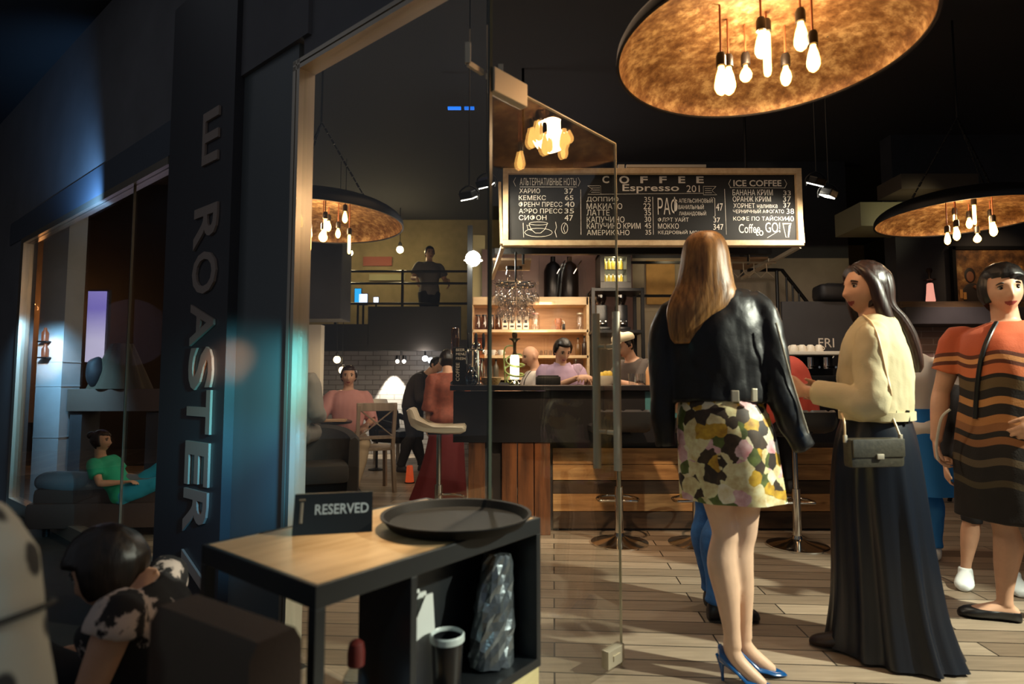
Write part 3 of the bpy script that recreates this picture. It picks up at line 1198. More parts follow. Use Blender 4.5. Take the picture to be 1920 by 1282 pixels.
part('brace', W_FRAME, lambda b: b.bar((X0 - .012, 4.48, Z0 + .02), (X0 - .03, 4.62, Z1 - .05), .02, .03), mbd, MI)
part('top_bar', M_STEEL, lambda b: b.box((1.20, 4.47, Z1 + .028), (.62, .03, .022)).box((.85, 4.47, Z1 + .02), (.05, .03, .04)), mbd, MI)
PXS = (X1 - X0) / 562.0
PZS = (Z1 - Z0) / 145.0


def bx_(x):
    return X0 + (x - 943) * PXS


def bz_(y):
    return Z1 - (y - 317) * PZS


def chalk(items, name, wgt=0.0):
    b = MB()
    b.M = MI
    for s, x, y0, y1, x1 in items:
        # y0 top, y1 baseline, fitted to width x..x1
        M0 = Matrix.Identity(4)
        vs, fs = text_bm(s, 1.0, M0, 1.0, 0.0, bold=wgt)
        if not vs:
            continue
        a0, a1 = min(v.x for v in vs), max(v.x for v in vs)
        c0, c1 = min(v.y for v in vs), max(v.y for v in vs)
        W_, H_ = (x1 - x) * PXS, (y1 - y0) * PZS
        b.add([(bx_(x) + (v.x - a0) / (a1 - a0) * W_, 4.4585, bz_(y1) + (v.y - c0) / (c1 - c0) * H_) for v in vs], fs)
    return b.build(name, M_CHALK, mbd, smooth=False, recalc=False)


def strokes(lines, name, r=.0022):
    b = MB()
    b.M = MI
    for ln in lines:
        b.tube([(bx_(x), 4.4585, bz_(y)) for x, y in ln], r, 6)
    return b.build(name, M_CHALK, mbd)


chalk([('\u0410\u041b\u042c\u0422\u0415\u0420\u041d\u0410\u0422\u0418\u0412\u041d\u042b\u0415 \u041d\u041e\u0422\u042b', 975, 333, 347, 1082)], 'title_lettering')
chalk([('\u0425\u0410\u0420\u0418\u041e', 974, 353, 362, 1013), ('\u041a\u0415\u041c\u0415\u041a\u0421', 973, 366, 375, 1024), ('\u0424\u0420\u0415\u041d\u0427 \u041f\u0420\u0415\u0421\u0421', 973, 378, 388, 1055),
       ('\u0410\u042d\u0420\u041e \u041f\u0420\u0415\u0421\u0421', 973, 391, 400, 1055), ('\u0421\u0418\u0424\u041e\u041d', 973, 403, 413, 1025)], 'drink_lettering')
chalk([('37', 1059, 353, 363, 1076), ('65', 1060, 366, 375, 1076), ('40', 1060, 378, 388, 1078), ('35', 1059, 391, 400, 1077), ('47', 1059, 403, 414, 1075)], 'price_lettering')
for it in (('C', 1131, 329, 343, 1144), ('O', 1163, 329, 344, 1182), ('F', 1203, 330, 343, 1217), ('F', 1239, 330, 343, 1253), ('E', 1275, 330, 343, 1288), ('E', 1309, 330, 343, 1323)):
    chalk([it], 'coffee_letter', .03)
chalk([('Espresso', 1169, 345, 362, 1276)], 'espresso_lettering', .012)
chalk([('201', 1290, 347, 360, 1315)], 'espresso_price')
chalk([('\u0414\u041e\u041f\u041f\u0418\u041e', 1101, 369, 379, 1161), ('\u041c\u0410\u041a\u0418\u0410\u0422\u041e', 1101, 381, 392, 1168), ('\u041b\u0410\u0422\u0422\u0415', 1101, 393, 404, 1144),
       ('\u041a\u0410\u041f\u0423\u0427\u0418\u041d\u041e', 1101, 406, 417, 1172), ('\u041a\u0410\u041f\u0423\u0427\u0418\u041d\u041e \u041a\u0420\u0418\u041c', 1101, 418, 429, 1202), ('\u0410\u041c\u0415\u0420\u0418\u041a\u0410\u041d\u041e', 1101, 431, 441, 1181)], 'drink_lettering')
chalk([('35', 1210, 369, 379, 1222), ('22', 1208, 381, 392, 1222), ('35', 1210, 393, 404, 1222), ('30', 1210, 406, 416, 1222), ('45', 1210, 418, 428, 1222), ('35', 1211, 431, 440, 1222)], 'price_lettering')
chalk([('\u0420\u0410\u0424', 1235, 369, 404, 1274), ('\u0410\u041f\u0415\u041b\u042c\u0421\u0418\u041d\u041e\u0412\u042b\u0419', 1275, 370, 380, 1339), ('\u0412\u0410\u041d\u0418\u041b\u042c\u041d\u042b\u0419', 1274, 382, 392, 1322), ('\u041b\u0410\u0412\u0410\u041d\u0414\u041e\u0412\u042b\u0419', 1275, 395, 405, 1326),
       ('\u0424\u041b\u042d\u0422 \u0423\u0410\u0419\u0422', 1235, 406, 416, 1293), ('\u041c\u041e\u041a\u041a\u041e', 1235, 419, 429, 1274), ('\u041a\u0415\u0414\u0420\u041e\u0412\u042b\u0419 \u041c\u041e\u041a\u041a\u041e', 1235, 431, 440, 1330)], 'drink_lettering')
chalk([('47', 1345, 381, 395, 1358)], 'price_lettering')
chalk([('37', 1340, 408, 417, 1352), ('347', 1339, 420, 431, 1358)], 'price_lettering')
chalk([('ICE COFFEE', 1379, 337, 349, 1470)], 'ice_coffee_lettering', .02)
chalk([('\u0411\u0410\u041d\u0410\u041d\u0410 \u041a\u0420\u0418\u041c', 1377, 355, 366, 1453), ('\u041e\u0420\u0410\u041d\u0416 \u041a\u0420\u0418\u041c', 1377, 368, 378, 1449), ('\u0425\u041e\u0420\u041d\u0415\u0422 \u043d\u0430\u043b\u0438\u0432\u043a\u0430', 1378, 381, 390, 1461),
       ('\u0427\u0415\u0420\u041d\u0418\u0427\u041d\u042b\u0419 \u0410\u0424\u041e\u0413\u0410\u0422\u041e', 1377, 391, 400, 1473), ('\u041a\u041e\u0424\u0415 \u041f\u041e \u0422\u0410\u0419\u0421\u041a\u0418', 1377, 404, 414, 1476)], 'drink_lettering')
chalk([('33', 1473, 357, 366, 1487), ('37', 1472, 368, 378, 1487), ('37', 1472, 380, 389, 1486), ('38', 1478, 391, 401, 1492), ('40', 1477, 405, 415, 1491)], 'price_lettering')
chalk([('Coffee', 1387, 420, 437, 1427), ('to', 1418, 430, 442, 1433), ('GO!', 1437, 417, 436, 1465)], 'takeaway_lettering')
strokes([[(1103, 348), (1112, 354), (1103, 364), (1128, 364), (1128, 348), (1103, 348)], [(1110, 352), (1126, 352)], [(1112, 356), (1126, 356)], [(1110, 360), (1126, 360)],
         [(1346, 349), (1338, 357), (1347, 365), (1322, 365), (1322, 349), (1346, 349)], [(1325, 353), (1338, 353)], [(1325, 357), (1336, 357)], [(1325, 361), (1338, 361)], [(1128, 364), (1322, 362)]], 'ribbon_drawing', .0018)
for ln in [[(1090, 355), (1090, 440)], [(1226, 369), (1226, 440)], [(1362, 354), (1363, 440)], [(1340, 370), (1343, 372), (1343, 405), (1339, 407)], [(975, 350), (1082, 350)], [(1372, 351), (1476, 352)],
         [(967, 332), (963, 340), (967, 349)], [(1085, 332), (1089, 340), (1085, 349)], [(1374, 336), (1370, 344), (1374, 352)], [(1476, 336), (1480, 344), (1476, 352)], [(1440, 446), (1464, 432)]]:
    strokes([ln], 'rule_line', .0018)
cup = [(992, 420), (996, 430), (1004, 437), (1014, 437), (1022, 430), (1027, 419)]
strokes([cup, [(1010 + 17.5 * math.cos(t), 419 + 3 * math.sin(t)) for t in [i * .35 for i in range(19)]], [(1010 + 26 * math.cos(t), 436 + 8 * math.sin(t)) for t in [i * .35 for i in range(19)]], [(994, 424), (988, 422), (990, 430), (997, 432)],
         [(1059 + 6 * math.cos(t), 428 + 10 * math.sin(t)) for t in [i * .35 for i in range(19)]], [(1061, 419), (1057, 428), (1060, 437)], [(1042, 416), (1044, 426), (1041, 434), (1044, 445)], [(981, 418), (982, 445)]], 'cup_drawing', .002)
strokes([[(1470, 420), (1475, 445), (1480, 445), (1485, 420), (1470, 420)], [(1469, 419), (1486, 419)], [(1482, 422), (1479, 443)], [(1484, 422), (1480, 443)]], 'beaker_drawing', .003)

# canopy frame behind the menu board
cf = thing('bar_canopy_frame', 'metal canopy frame carried on slim posts above the bar', 'canopy', (1.05, 5.2, 2.2))
CI = Matrix.Translation((-1.05, -5.2, -2.2))
part('side_rail', M_STEEL, lambda b: b.bar((2.236, 4.5, 2.21), (2.34, 5.9, 2.21), .03), cf, CI)
part('side_rail', M_STEEL, lambda b: b.bar((-.07, 4.5, 2.21), (-.20, 5.9, 2.21), .03), cf, CI)
part('cross_rail', M_BLACKM, lambda b: b.bar((-.15, 5.15, 2.315), (2.30, 5.15, 2.315), .05), cf, CI)
part('cross_rail', M_BLACKM, lambda b: b.bar((-.2, 5.9, 2.50), (2.36, 5.9, 2.50), .04).box((2.34, 5.9, 2.36), (.03, .03, .28)).box((-.19, 5.9, 2.36), (.03, .03, .28)), cf, CI)
M_SOF = mat('soffit_board', '#8d7357', .7)
part('soffit', M_SOF, lambda b: b.box((2.05, 5.45, 2.27), (.5, .5, .02)), cf, CI)
part('soffit', M_SOF, lambda b: b.box((-.0, 5.5, 2.27), (.35, .5, .02)), cf, CI)
for x in (-.38, ):
    part('post', M_BLACKM, lambda b: b.box((x, 5.25, 1.85), (.045, .045, 1.45)), cf, CI)
for x in (.1, 2.1):
    part('hanging_rod', M_BLACKM, lambda b: b.tube([(x, 5.15, 2.2), (x, 5.15, 4.0)], .012, 8), cf, CI, True)

# light floods beside the board
M_LAMPW = emit('flood_face', '#fff6e2', 9.0)


def flood(label, p, tgt, power, face=True):
    o = thing('floodlight', label, 'spotlight', tuple(p), 0, 'small floodlights beside the menu board')
    d = (V(tgt) - V(p)).normalized()
    q = d.to_track_quat('Y', 'Z').to_matrix().to_4x4()
    b_ = MB(); b_.M = q
    b_.box((0, -.035, 0), (.11, .05, .085), bev=.008); b_.build('housing', M_BLACKM, o, smooth=False)
    b_ = MB(); b_.M = q
    b_.box((0, -.007, 0), (.098, .008, .07)); b_.build('lamp_face', M_LAMPW, o, smooth=False)
    b_ = MB()
    b_.tube([(-.06, 0, 0), (-.065, -.02, .05), (0, -.03, .09), (.065, -.02, .05), (.06, 0, 0)], .006, 6, smooth=3)
    b_.tube([(0, -.03, .09), (0, -.03, 4.0 - p.z)], .005, 6)
    b_.build('yoke', M_BLACKM, o)
    l_ = light('SPOT', 'flood_beam', V(p) + d * .03, (1, .9, .7), power, tgt, .04, 160, .5)
    return o


flood('small floodlight left of the menu board, lower one', at(880, 374, 4.10), (-0.10, 4.45, 1.7), 22)
flood('small floodlight left of the menu board, upper one', at(913, 350, 4.05), (0.10, 4.45, 1.9), 26)
flood('small floodlight right of the menu board, touching its frame', at(1527, 348, 4.05), (1.95, 4.40, 1.8), 18)
flood('small floodlight right of the menu board, farthest right', at(1550, 370, 4.10), (2.0, 4.40, 1.6), 26)

# big bright lamp on the post left of the bar
bl = thing('work_lamp', 'glaring bright work lamp on the post left of the bar', 'lamp', tuple(at(887, 485, 5.25)))
MB().sphere((0, 0, 0), .07, 16, 10).build('lamp_bulb', emit('glare_bulb', '#fffdf0', 60.0), bl)
MB().lathe([(.02, .09), (.05, .06), (.085, .0), (.088, -.01)], (0, .03, 0), 20, False).build('reflector', M_STEEL, bl)
light('POINT', 'work_lamp_light', at(887, 485, 5.15), (1, .97, .85), 14, None, .05)

# back shelf
bs = thing('shelf_unit', 'pale birch shelving unit behind the bar', 'shelf unit', (0.2, 6.75, 1.1))
SI = Matrix.Translation((-.2, -6.75, -1.1))
for z in (2.075, 1.735, 1.445, 1.20):
    part('shelf_board', W_SHELF, lambda b: b.box((.2, 6.72, z), (1.32, .30, .032 if z < 2 else .09), bev=.002), bs, SI)
part('side_board', W_SHELF, lambda b: b.box((-.455, 6.72, 1.63), (.03, .30, .98)), bs, SI)
part('side_board', W_SHELF, lambda b: b.box((.855, 6.72, 1.63), (.03, .30, .98)), bs, SI)
part('back_board', wood('shelf_back', '#8e6a4c', '#b48c66', (1.2, 9, 9), .6, knots=False), lambda b: b.box((.2, 6.88, 1.63), (1.30, .02, .97)), bs, SI)
part('base_cabinet', M_BLACK, lambda b: b.box((.2, 6.72, .58), (1.32, .34, 1.16)), bs, SI)
light('AREA', 'shelf_strip', (.2, 6.50, 2.01), (1, .78, .55), 5, (.2, 6.8, 1.6), .5)
light('AREA', 'shelf_strip', (.2, 6.52, 1.70), (1, .70, .45), 2.5, (.2, 6.8, 1.35), .4)

# pinkish tiled wall panel above the shelf
struct(MB().box((-.02, 7.2, 2.45), (.70, .06, .7)).box((.9, 7.25, 2.3), (1.2, .04, 1.1)).build('trim_6', mat('rose_tile', '#6b4f48', .4, vary=.1), smooth=False))
struct(MB().box((-.42, 7.3, 2.3), (.16, .1, 1.4)).build('trim_7', mat('cream_post', '#b9ac7a', .5), smooth=False))
struct(MB().box((1.88, 7.36, 2.42), (.36, .03, .56)).build('trim_8', mat('yellow_lit_wall', '#b58a4c', .7, vary=.15), smooth=False))  # yellow light on the wall put into this patch's colour
light('SPOT', 'ochre_light', (1.9, 6.6, 2.72), (1, .8, .45), 7, (1.9, 7.4, 2.4), .05, 80, .8)


# ---------------------------------------------------------------- bowl chandeliers
def gold_leaf():
    k = N('gold_leaf')
    n1 = k.noise(9, 8, None, .7)
    n2 = k.noise(26, 6, None, .65)
    mx = k.n('ShaderNodeMath', operation='MULTIPLY')
    k.l(n1.outputs['Fac'], mx.inputs[0])
    k.l(n2.outputs['Fac'], mx.inputs[1])
    k.l(k.ramp(mx.outputs[0], [(0.14, lin('#5e3c1c')), (0.24, lin('#8c673e')), (0.36, lin('#c6a470'))]), k.b.inputs['Base Color'])
    k.set(Metallic=0.35, Roughness=0.5)
    k.bump(n2.outputs['Fac'], .6, .01)
    return k.m


M_GOLD = gold_leaf()
M_BULB = emit('bulb_glow', '#ffb65c', 14.0)
M_BULBG = glass('amber_bulb_glass', (1.0, 0.86, 0.62, 1), 1.4, boost=.02)
M_SOCK = mat('black_socket', '#141110', .4)
M_CORD = mat('copper_cord', '#8f4f2c', .6)


def bulb_mesh(kind, k):
    b = MB()
    if kind == 'globe':
        b.lathe([(.012, 0), (.014, -.018), (.030, -.04), (.041, -.068), (.038, -.092), (.022, -.112), (.004, -.118)], seg=18)
    elif kind == 'tube':
        b.lathe([(.012, 0), (.0155, -.015), (.0155, -.17), (.012, -.187), (.003, -.194)], seg=14)
    elif kind == 'small':
        b.lathe([(.012, 0), (.014, -.014), (.024, -.038), (.028, -.062), (.022, -.088), (.012, -.102), (.003, -.106)], seg=16)
    else:
        b.lathe([(.013, 0), (.015, -.016), (.024, -.045), (.031, -.085), (.031, -.105), (.022, -.126), (.008, -.138), (.002, -.140)], seg=18)
    k *= .84
    b.v = [(x * k, y * k, z * k) for x, y, z in b.v]
    return b


def chandelier(label, c, rad, bulbs, power, bs=1.0):
    o = thing('bowl_chandelier', label, 'chandelier', tuple(c), 0, 'gold-lined bowl chandeliers')
    dep = .30 * rad
    b = MB()
    prof_o = [(rad + .012, 0.0)] + [(rad * math.cos(t) + .012, dep * math.sin(t) + .012) for t in [i * math.pi / 2 / 14 for i in range(1, 14)]] + [(.02, dep + .012)]
    prof_i = [(rad, 0.0)] + [(rad * math.cos(t), dep * math.sin(t)) for t in [i * math.pi / 2 / 14 for i in range(1, 14)]] + [(.02, dep)]
    b.cur = 0
    b.lathe(prof_i + [(.0, dep)], seg=72, cap=False)
    b.cur = 1
    b.lathe(prof_o + [(.0, dep + .012)], seg=72, cap=False)
    rings = []
    for rr, zz in ((rad, 0), (rad, -.008), (rad + .012, -.008), (rad + .012, 0)):
        rings.append([V((rr * math.cos(2 * math.pi * j / 72), rr * math.sin(2 * math.pi * j / 72), zz)) for j in range(72)])
    b.loft(rings, False)
    b.build('bowl', [M_GOLD, M_BLACKM], o, recalc=False)
    for a in (20, 140, 260):
        m = MB()
        p0 = V((rad * .62 * math.cos(R(a)), rad * .62 * math.sin(R(a)), dep * .80))
        p1 = V((0, 0, dep + .62))
        n = 16
        for i in range(n):
            u, v_ = p0.lerp(p1, i / n), p0.lerp(p1, (i + .86) / n)
            m.tube([u, v_], .006 if i % 2 else .0085, 6)
        m.build('chain', M_BLACKM, o)
    m = MB()
    m.tube([(0, 0, dep + .62), (0, 0, 4.0 - c[2])], .008, 6)
    m.build('suspension', M_BLACKM, o)
    for (p, kind, k) in bulbs:
        q = V(p) - V(c)
        rr = min(.98, math.hypot(q.x, q.y) / rad)
        top = dep * math.sqrt(1 - rr * rr)
        m = MB()
        m.tube([(q.x, q.y, top - .002), (q.x, q.y, q.z + .045 * bs)], .0042, 8)
        cd = m.build('cord', M_CORD, o)
        m = MB()
        m.lathe([(.004, .055), (.014, .052), (.0185, .040), (.0185, .0), (.010, -.002)], seg=16)
        m.v = [(q.x + x * bs, q.y + y * bs, q.z + z * bs) for x, y, z in m.v]
        m.build('socket', M_SOCK, cd)
        m = bulb_mesh(kind, k * bs)
        m.v = [(q.x + x, q.y + y, q.z + z) for x, y, z in m.v]
        m.build('bulb', M_BULB, cd)
    l_ = light('POINT', 'chandelier_glow', (c[0], c[1], c[2] - .02), WARM, power, None, .09)
    return o


CA = (1.012, 2.275, 2.480)
chandelier('large gold-lined bowl chandelier overhead, nearest and largest', CA, .572,
           [(at(1352, 124, 2.22), 'edison', 1.0), (at(1366, 126, 2.32), 'edison', 1.0), (at(1398, 122, 2.36), 'globe', .72), (at(1427, 58, 2.20), 'edison', .95),
            (at(1437, 60, 2.28), 'tube', 1.15), (at(1473, 124, 2.36), 'small', .95), (at(1501, 41, 2.18), 'edison', 1.0), (at(1524, 84, 2.12), 'edison', .9)], 24)
CL = (-1.51, 4.52, 2.40)
chandelier('gold-lined bowl chandelier seen through the glass, far left', CL, .64,
           [(at(579, 420, 4.45), 'edison', 1.05), (at(581, 432, 4.55), 'tube', 1.0), (at(610, 410, 4.40), 'tube', .9), (at(616, 414, 4.7), 'small', 1.0), (at(606, 430, 4.5), 'globe', 1.0),
            (at(634, 428, 4.6), 'small', .9), (at(647, 396, 4.5), 'edison', .8), (at(655, 440, 4.55), 'tube', .95)], 16)
CR = (3.47, 4.44, 2.42)
chandelier('gold-lined bowl chandelier at the right edge, hung on chains', CR, .575,
           [(at(1776, 436, 4.40), 'edison', .8), (at(1790, 402, 4.5), 'tube', .95), (at(1793, 425, 4.35), 'edison', .9), (at(1817, 408, 4.6), 'small', 1.0), (at(1826, 384, 4.4), 'tube', .95),
            (at(1832, 437, 4.45), 'globe', .75), (at(1857, 405, 4.5), 'tube', .85), (at(1862, 416, 4.38), 'edison', .95)], 16)

# two bare lamps and a hanging pendant on the loft
for lab, p in (('glowing wall lamp on the loft, left of the red sign', at(655, 474, 9.4)), ('glowing wall lamp on the loft, right of the red sign', at(750, 468, 9.4))):
    o = thing('loft_lamp', lab, 'lamp', tuple(p), 0, 'lamps on the loft')
    MB().sphere((0, 0, 0), .055, 14, 10).build('bulb', emit('loft_bulb', '#ffe6a8', 60.0), o)
    MB().lathe([(.012, .13), (.03, .10), (.034, .05), (.02, .04)], seg=14).build('socket', M_SOCK, o)
    MB().tube([(0, 0, .12), (0, 0, 4.0 - p.z)], .006, 6).build('cord', M_BLACKM, o)
    light('POINT', 'loft_lamp_light', (p.x, p.y - .08, p.z), (1, .80, .45), 14, None, .05)
# twin spotlights under the loft and pendant bulbs by the seated man
o = thing('twin_spotlight', 'pair of small white spotlights under the loft ceiling', 'spotlight', tuple(at(752, 672, 8.9)))
for dx in (-.05, .05):
    MB().lathe([(.03, .05), (.035, .0), (.032, -.05)], (dx, 0, 0), 14).build('spot_head', M_BLACKM, o)
    MB().sphere((dx, -.03, -.045), .028, 10, 8).build('spot_bulb', emit('twin_bulb', '#fff2e0', 10), o)
MB().tube([(0, 0, .05), (0, 0, .12)], .012, 8).build('mount', M_BLACKM, o)
o = thing('twin_spotlight', 'small white spotlight behind the bent-over dark man', 'spotlight', tuple(at(797, 672, 9.2)))
MB().sphere((0, 0, 0), .045, 12, 8).sphere((.09, 0, -.03), .045, 12, 8).build('spot_bulb', emit('twin_bulb_cool', '#e8f0ff', 12), o)
MB().tube([(0, 0, .04), (0, 0, .14)], .012, 8).build('mount', M_BLACKM, o)
for lab, p in (('upper glowing pendant bulb above the seated man in pink', at(632, 674, 7.4)), ('lower glowing pendant bulb above the seated man in pink', at(642, 694, 7.3))):
    o = thing('pendant_bulb', lab, 'lamp', tuple(p), 0, 'pendant bulbs by the partition')
    MB().sphere((0, 0, 0), .045, 12, 8).build('bulb', emit('pendant_glow', '#ffdca0', 14), o)
    MB().lathe([(.012, .09), (.02, .08), (.02, .04), (.012, .03)], seg=12).build('socket', M_SOCK, o)
    MB().tube([(0, 0, .09), (0, 0, 4.0 - p.z)], .004, 6).build('cord', M_BLACKM, o)
light('POINT', 'pendant_light', at(640, 690, 7.1), (1, .72, .45), 5, None, .05)
# blue led strip high under the ceiling
tag(MB().box(tuple(at(852, 203, 5.2)), (.12, .03, .02)).build('led_strip', emit('led_blue', '#1f6fe0', 1.6), smooth=False), 'short blue led strip under the dark ceiling, left one', 'led light', 'blue led strips')
tag(MB().box(tuple(at(880, 203, 5.2)), (.09, .03, .02)).build('led_strip', emit('led_blue_dim', '#1f6fe0', 1.2), smooth=False), 'short blue led strip under the dark ceiling, right one', 'led light', 'blue led strips')


# ---------------------------------------------------------------- service table in front of the glass
TR_ = V((.085, 1.78, 0))
TN = TR_ - V((.620, .785, 0)).normalized() * .76
tu = (TR_ - TN); TLEN = tu.length; tu.normalize()          # along the long side, into the room
tv = V((-tu.y, tu.x, 0))                                     # to the left
TWID = .49
TANG = math.atan2(tu.y, tu.x)
TZ = .75
M_TTOP = wood('oak_laminate', '#b08c62', '#cfae84', (2, 12, 12), .33, knots=False)
M_TBLK = mat('table_black_metal', '#15191d', .42)


def tp(a, b, z):
    return TN + tu * a + tv * b + V((0, 0, z))


st = thing('service_table', 'low service table with oak top and black steel frame in front of the glass', 'table', tuple(TN), TANG)


def tb(name, m, *boxes, bev=.002):
    b = MB()
    for x0, x1, y0, y1, z0, z1 in boxes:
        b.box(((x0 + x1) / 2, (y0 + y1) / 2, (z0 + z1) / 2), (x1 - x0, y1 - y0, z1 - z0), bev=bev)
    return b.build(name, m, st, smooth=False)


tb('tabletop', M_TTOP, (.012, TLEN - .012, .012, TWID - .012, TZ - .02, TZ))
tb('top_frame', M_TBLK, (0, TLEN, 0, .012, TZ - .045, TZ + .001), (0, TLEN, TWID - .012, TWID, TZ - .045, TZ + .001), (0, .012, .012, TWID - .012, TZ - .045, TZ + .001), (TLEN - .012, TLEN, .012, TWID - .012, TZ - .045, TZ + .001))
for x, y in ((0, 0), (0, TWID - .025), ):
    tb('leg', M_TBLK, (x, x + .025, y, y + .025, 0, TZ - .045))
tb('lower_shelf', M_TTOP, (.0, .30, .026, TWID - .026, .335, .36))
BX = .25
CD = .19
tb('cubby', M_TBLK, (BX, TLEN, 0, CD, .325, .35), (BX, BX + .02, 0, CD, .35, TZ - .045), (TLEN - .02, TLEN, 0, CD, .35, TZ - .045), (BX, TLEN, CD - .01, CD, .35, TZ - .045))
tb('leg', M_TBLK, (TLEN - .025, TLEN, TWID - .025, TWID, 0, TZ - .045))
tb('drawer_box', wood('pale_drawer', '#b8a878', '#dccfa0', (2, 9, 9), .5, knots=False), (BX + .01, TLEN - .005, .004, CD - .004, .001, .322))

# round serving tray
tr = MB().lathe([(.0, 0), (.165, 0), (.190, .005), (.206, .026), (.212, .029), (.212, .033), (.203, .031), (.187, .011), (.160, .007), (.0, .007)], seg=64).build('serving_tray', mat('tray_black', '#0b0a0b', .55, spec=.2, bump=.2, bscale=200))
tr.location = tuple(at(856, 984, 1.69).to_2d()) + (TZ + .0015,)
tag(tr, 'round black serving tray with raised rim lying on the service table', 'tray')
# reserved sign
q = atz(626, 992, TZ)
rs = thing('reserved_sign', 'black folded table sign lettered RESERVED on the service table', 'sign', (q.x, q.y, TZ + .001), R(13))
sw, shh, sd = .205, .098, .052
b = MB()
ring = lambda x: [V((x, -sd, 0)), V((x, -.006, shh)), V((x, .006, shh)), V((x, sd, 0))]
b.loft([ring(-sw / 2), ring(sw / 2)]).build('sign_body', mat('sign_black', '#08080a', .4), rs, smooth=False)
ang = math.atan2(shh, sd - .006)
MR = Matrix.Translation((0, -sd - .0005, 0)) @ Matrix.Rotation(ang, 4, 'X')
b = MB()
vs, fs = text_bm('RESERVED', .040, Matrix.Identity(4), 1.0, .0006, 'LEFT', bold=.0006)
x0, x1 = min(v.x for v in vs), max(v.x for v in vs)
b.add([MR @ V((-.048 + (v.x - x0) / (x1 - x0) * .140, .052 + v.y * .95, v.z + .0008)) for v in vs], fs)
b.build('lettering', mat('sign_letter', '#a9b4b8', .5), rs, smooth=False)
b = MB()
vs, fs = text_bm('BAR', .016, Matrix.Identity(4), 1.0, .0006, 'LEFT')
b.tube([MR @ V((-.083, .03, .001)), MR @ V((-.083, .085, .001))], .0045, 6)
b.tube([MR @ V((-.090, .092, .001)), MR @ V((-.074, .092, .001))], .003, 6)
b.build('side_emblem', mat('sign_emblem', '#6d675c', .5), rs)
# black paper cup with pale rim, napkin, bag inside the cubby; bottle and bag on the lower shelf
q = atz(823, 1262, .36)
c_ = tp(.43, .06, .351)
cu_ = thing('travel_mug', 'black mug with pale rim inside the table cubby', 'mug', tuple(c_))
MB().lathe([(.0, 0), (.032, 0), (.034, .004), (.041, .142), (.041, .148), (.038, .148), (.033, .01), (.0, .008)], seg=36).build('mug_body', mat('mug_black', '#16171a', .3), cu_)
MB().lathe([(.040, .138), (.0445, .140), (.0445, .154), (.041, .158), (.038, .154), (.038, .142)], seg=36, cap=False).build('rim', mat('mug_rim', '#b9c4c4', .35), cu_)
b = MB()
for k in range(3):
    b.loft([[V((-.055, -.004 + .012 * k, 0)), V((.05, -.004 + .012 * k, 0)), V((.05, .004 + .012 * k, 0)), V((-.055, .004 + .012 * k, 0))],
            [V((-.030, .0 + .016 * k, .08)), V((.05, .0 + .016 * k, .08)), V((.05, .006 + .016 * k, .08)), V((-.030, .006 + .016 * k, .08))],
            [V((.028, .004 + .018 * k, .165)), V((.046, .004 + .018 * k, .165)), V((.046, .008 + .018 * k, .165)), V((.028, .008 + .018 * k, .165))]])
o = b.build('napkin', mat('napkin_white', '#c9cdcb', .8), smooth=False)
b_s = 1.45
o.scale = (b_s, b_s, b_s)
o.location = tuple(tp(.375, .12, .352))
o.rotation_euler = (0, 0, TANG)
tag(o, 'white folded napkin standing behind the black mug', 'napkin')
# crumpled shiny bag
bg = MB()
rings = []
for i in range(13):
    t = i / 12
    z = .30 * t
    wv = .075 * (1 - .35 * t ** 2) * (1.0 if t < .93 else .7)
    rings.append([V(((wv + .018 * noise.noise(V((j * 1.3, i * .9, 3)))) * math.cos(2 * math.pi * j / 22), (.055 * (1 - .3 * t) + .016 * noise.noise(V((j * 1.1, i * 1.1, 9)))) * math.sin(2 * math.pi * j / 22), z + .008 * noise.noise(V((j * .8, i, 1))))) for j in range(22)])
bg.loft(rings)
bo = bg.build('crisp_bag', mat('foil_bag', '#7c858c', .28, metal=.8, bump=1.0, bscale=22), smooth=False)
bo.location = tuple(tp(.64, .09, .352))
bo.rotation_euler = (0, R(6), TANG)
tag(bo, 'crumpled shiny foil bag standing in the table cubby', 'bag')
# bottle with red cap
q = tp(.165, .085, .361)
bt = thing('water_bottle', 'clear plastic bottle with dark red cap on the lower shelf', 'bottle', tuple(q))
MB().lathe([(.0, 0), (.029, 0), (.031, .01), (.031, .05), (.028, .06), (.031, .07), (.031, .115), (.026, .135), (.013, .155), (.0125, .165)], seg=28).build('bottle_body', glass('pet_plastic', (.75, .8, .82, 1), 1.5, .05, .05), bt)
MB().lathe([(.0135, .155), (.019, .158), (.0195, .185), (.016, .205), (.008, .212), (.001, .213)], seg=24).build('cap', mat('cap_red', '#5a1f1c', .45), bt)
MB().lathe([(.0314, .045), (.0316, .05), (.0316, .098), (.0314, .10)], seg=28, cap=False).build('bottle_label', mat('label_blue', '#7d93b4', .5), bt)
o = MB()
o.lathe_s((0, 0, .05), .05, 22, 12, (1.5, 1.0, 1.0))
for i, v in enumerate(o.v):
    o.v[i] = tuple(V(v) * (1 + .10 * noise.noise(V(v) * 22)))
hb = o.build('leather_pouch', mat('black_leather_pouch', '#17151a', .3, bump=.5, bscale=80))
hb.location = tuple(tp(.06, .33, .362))
tag(hb, 'small black leather pouch on the lower shelf of the service table', 'bag')

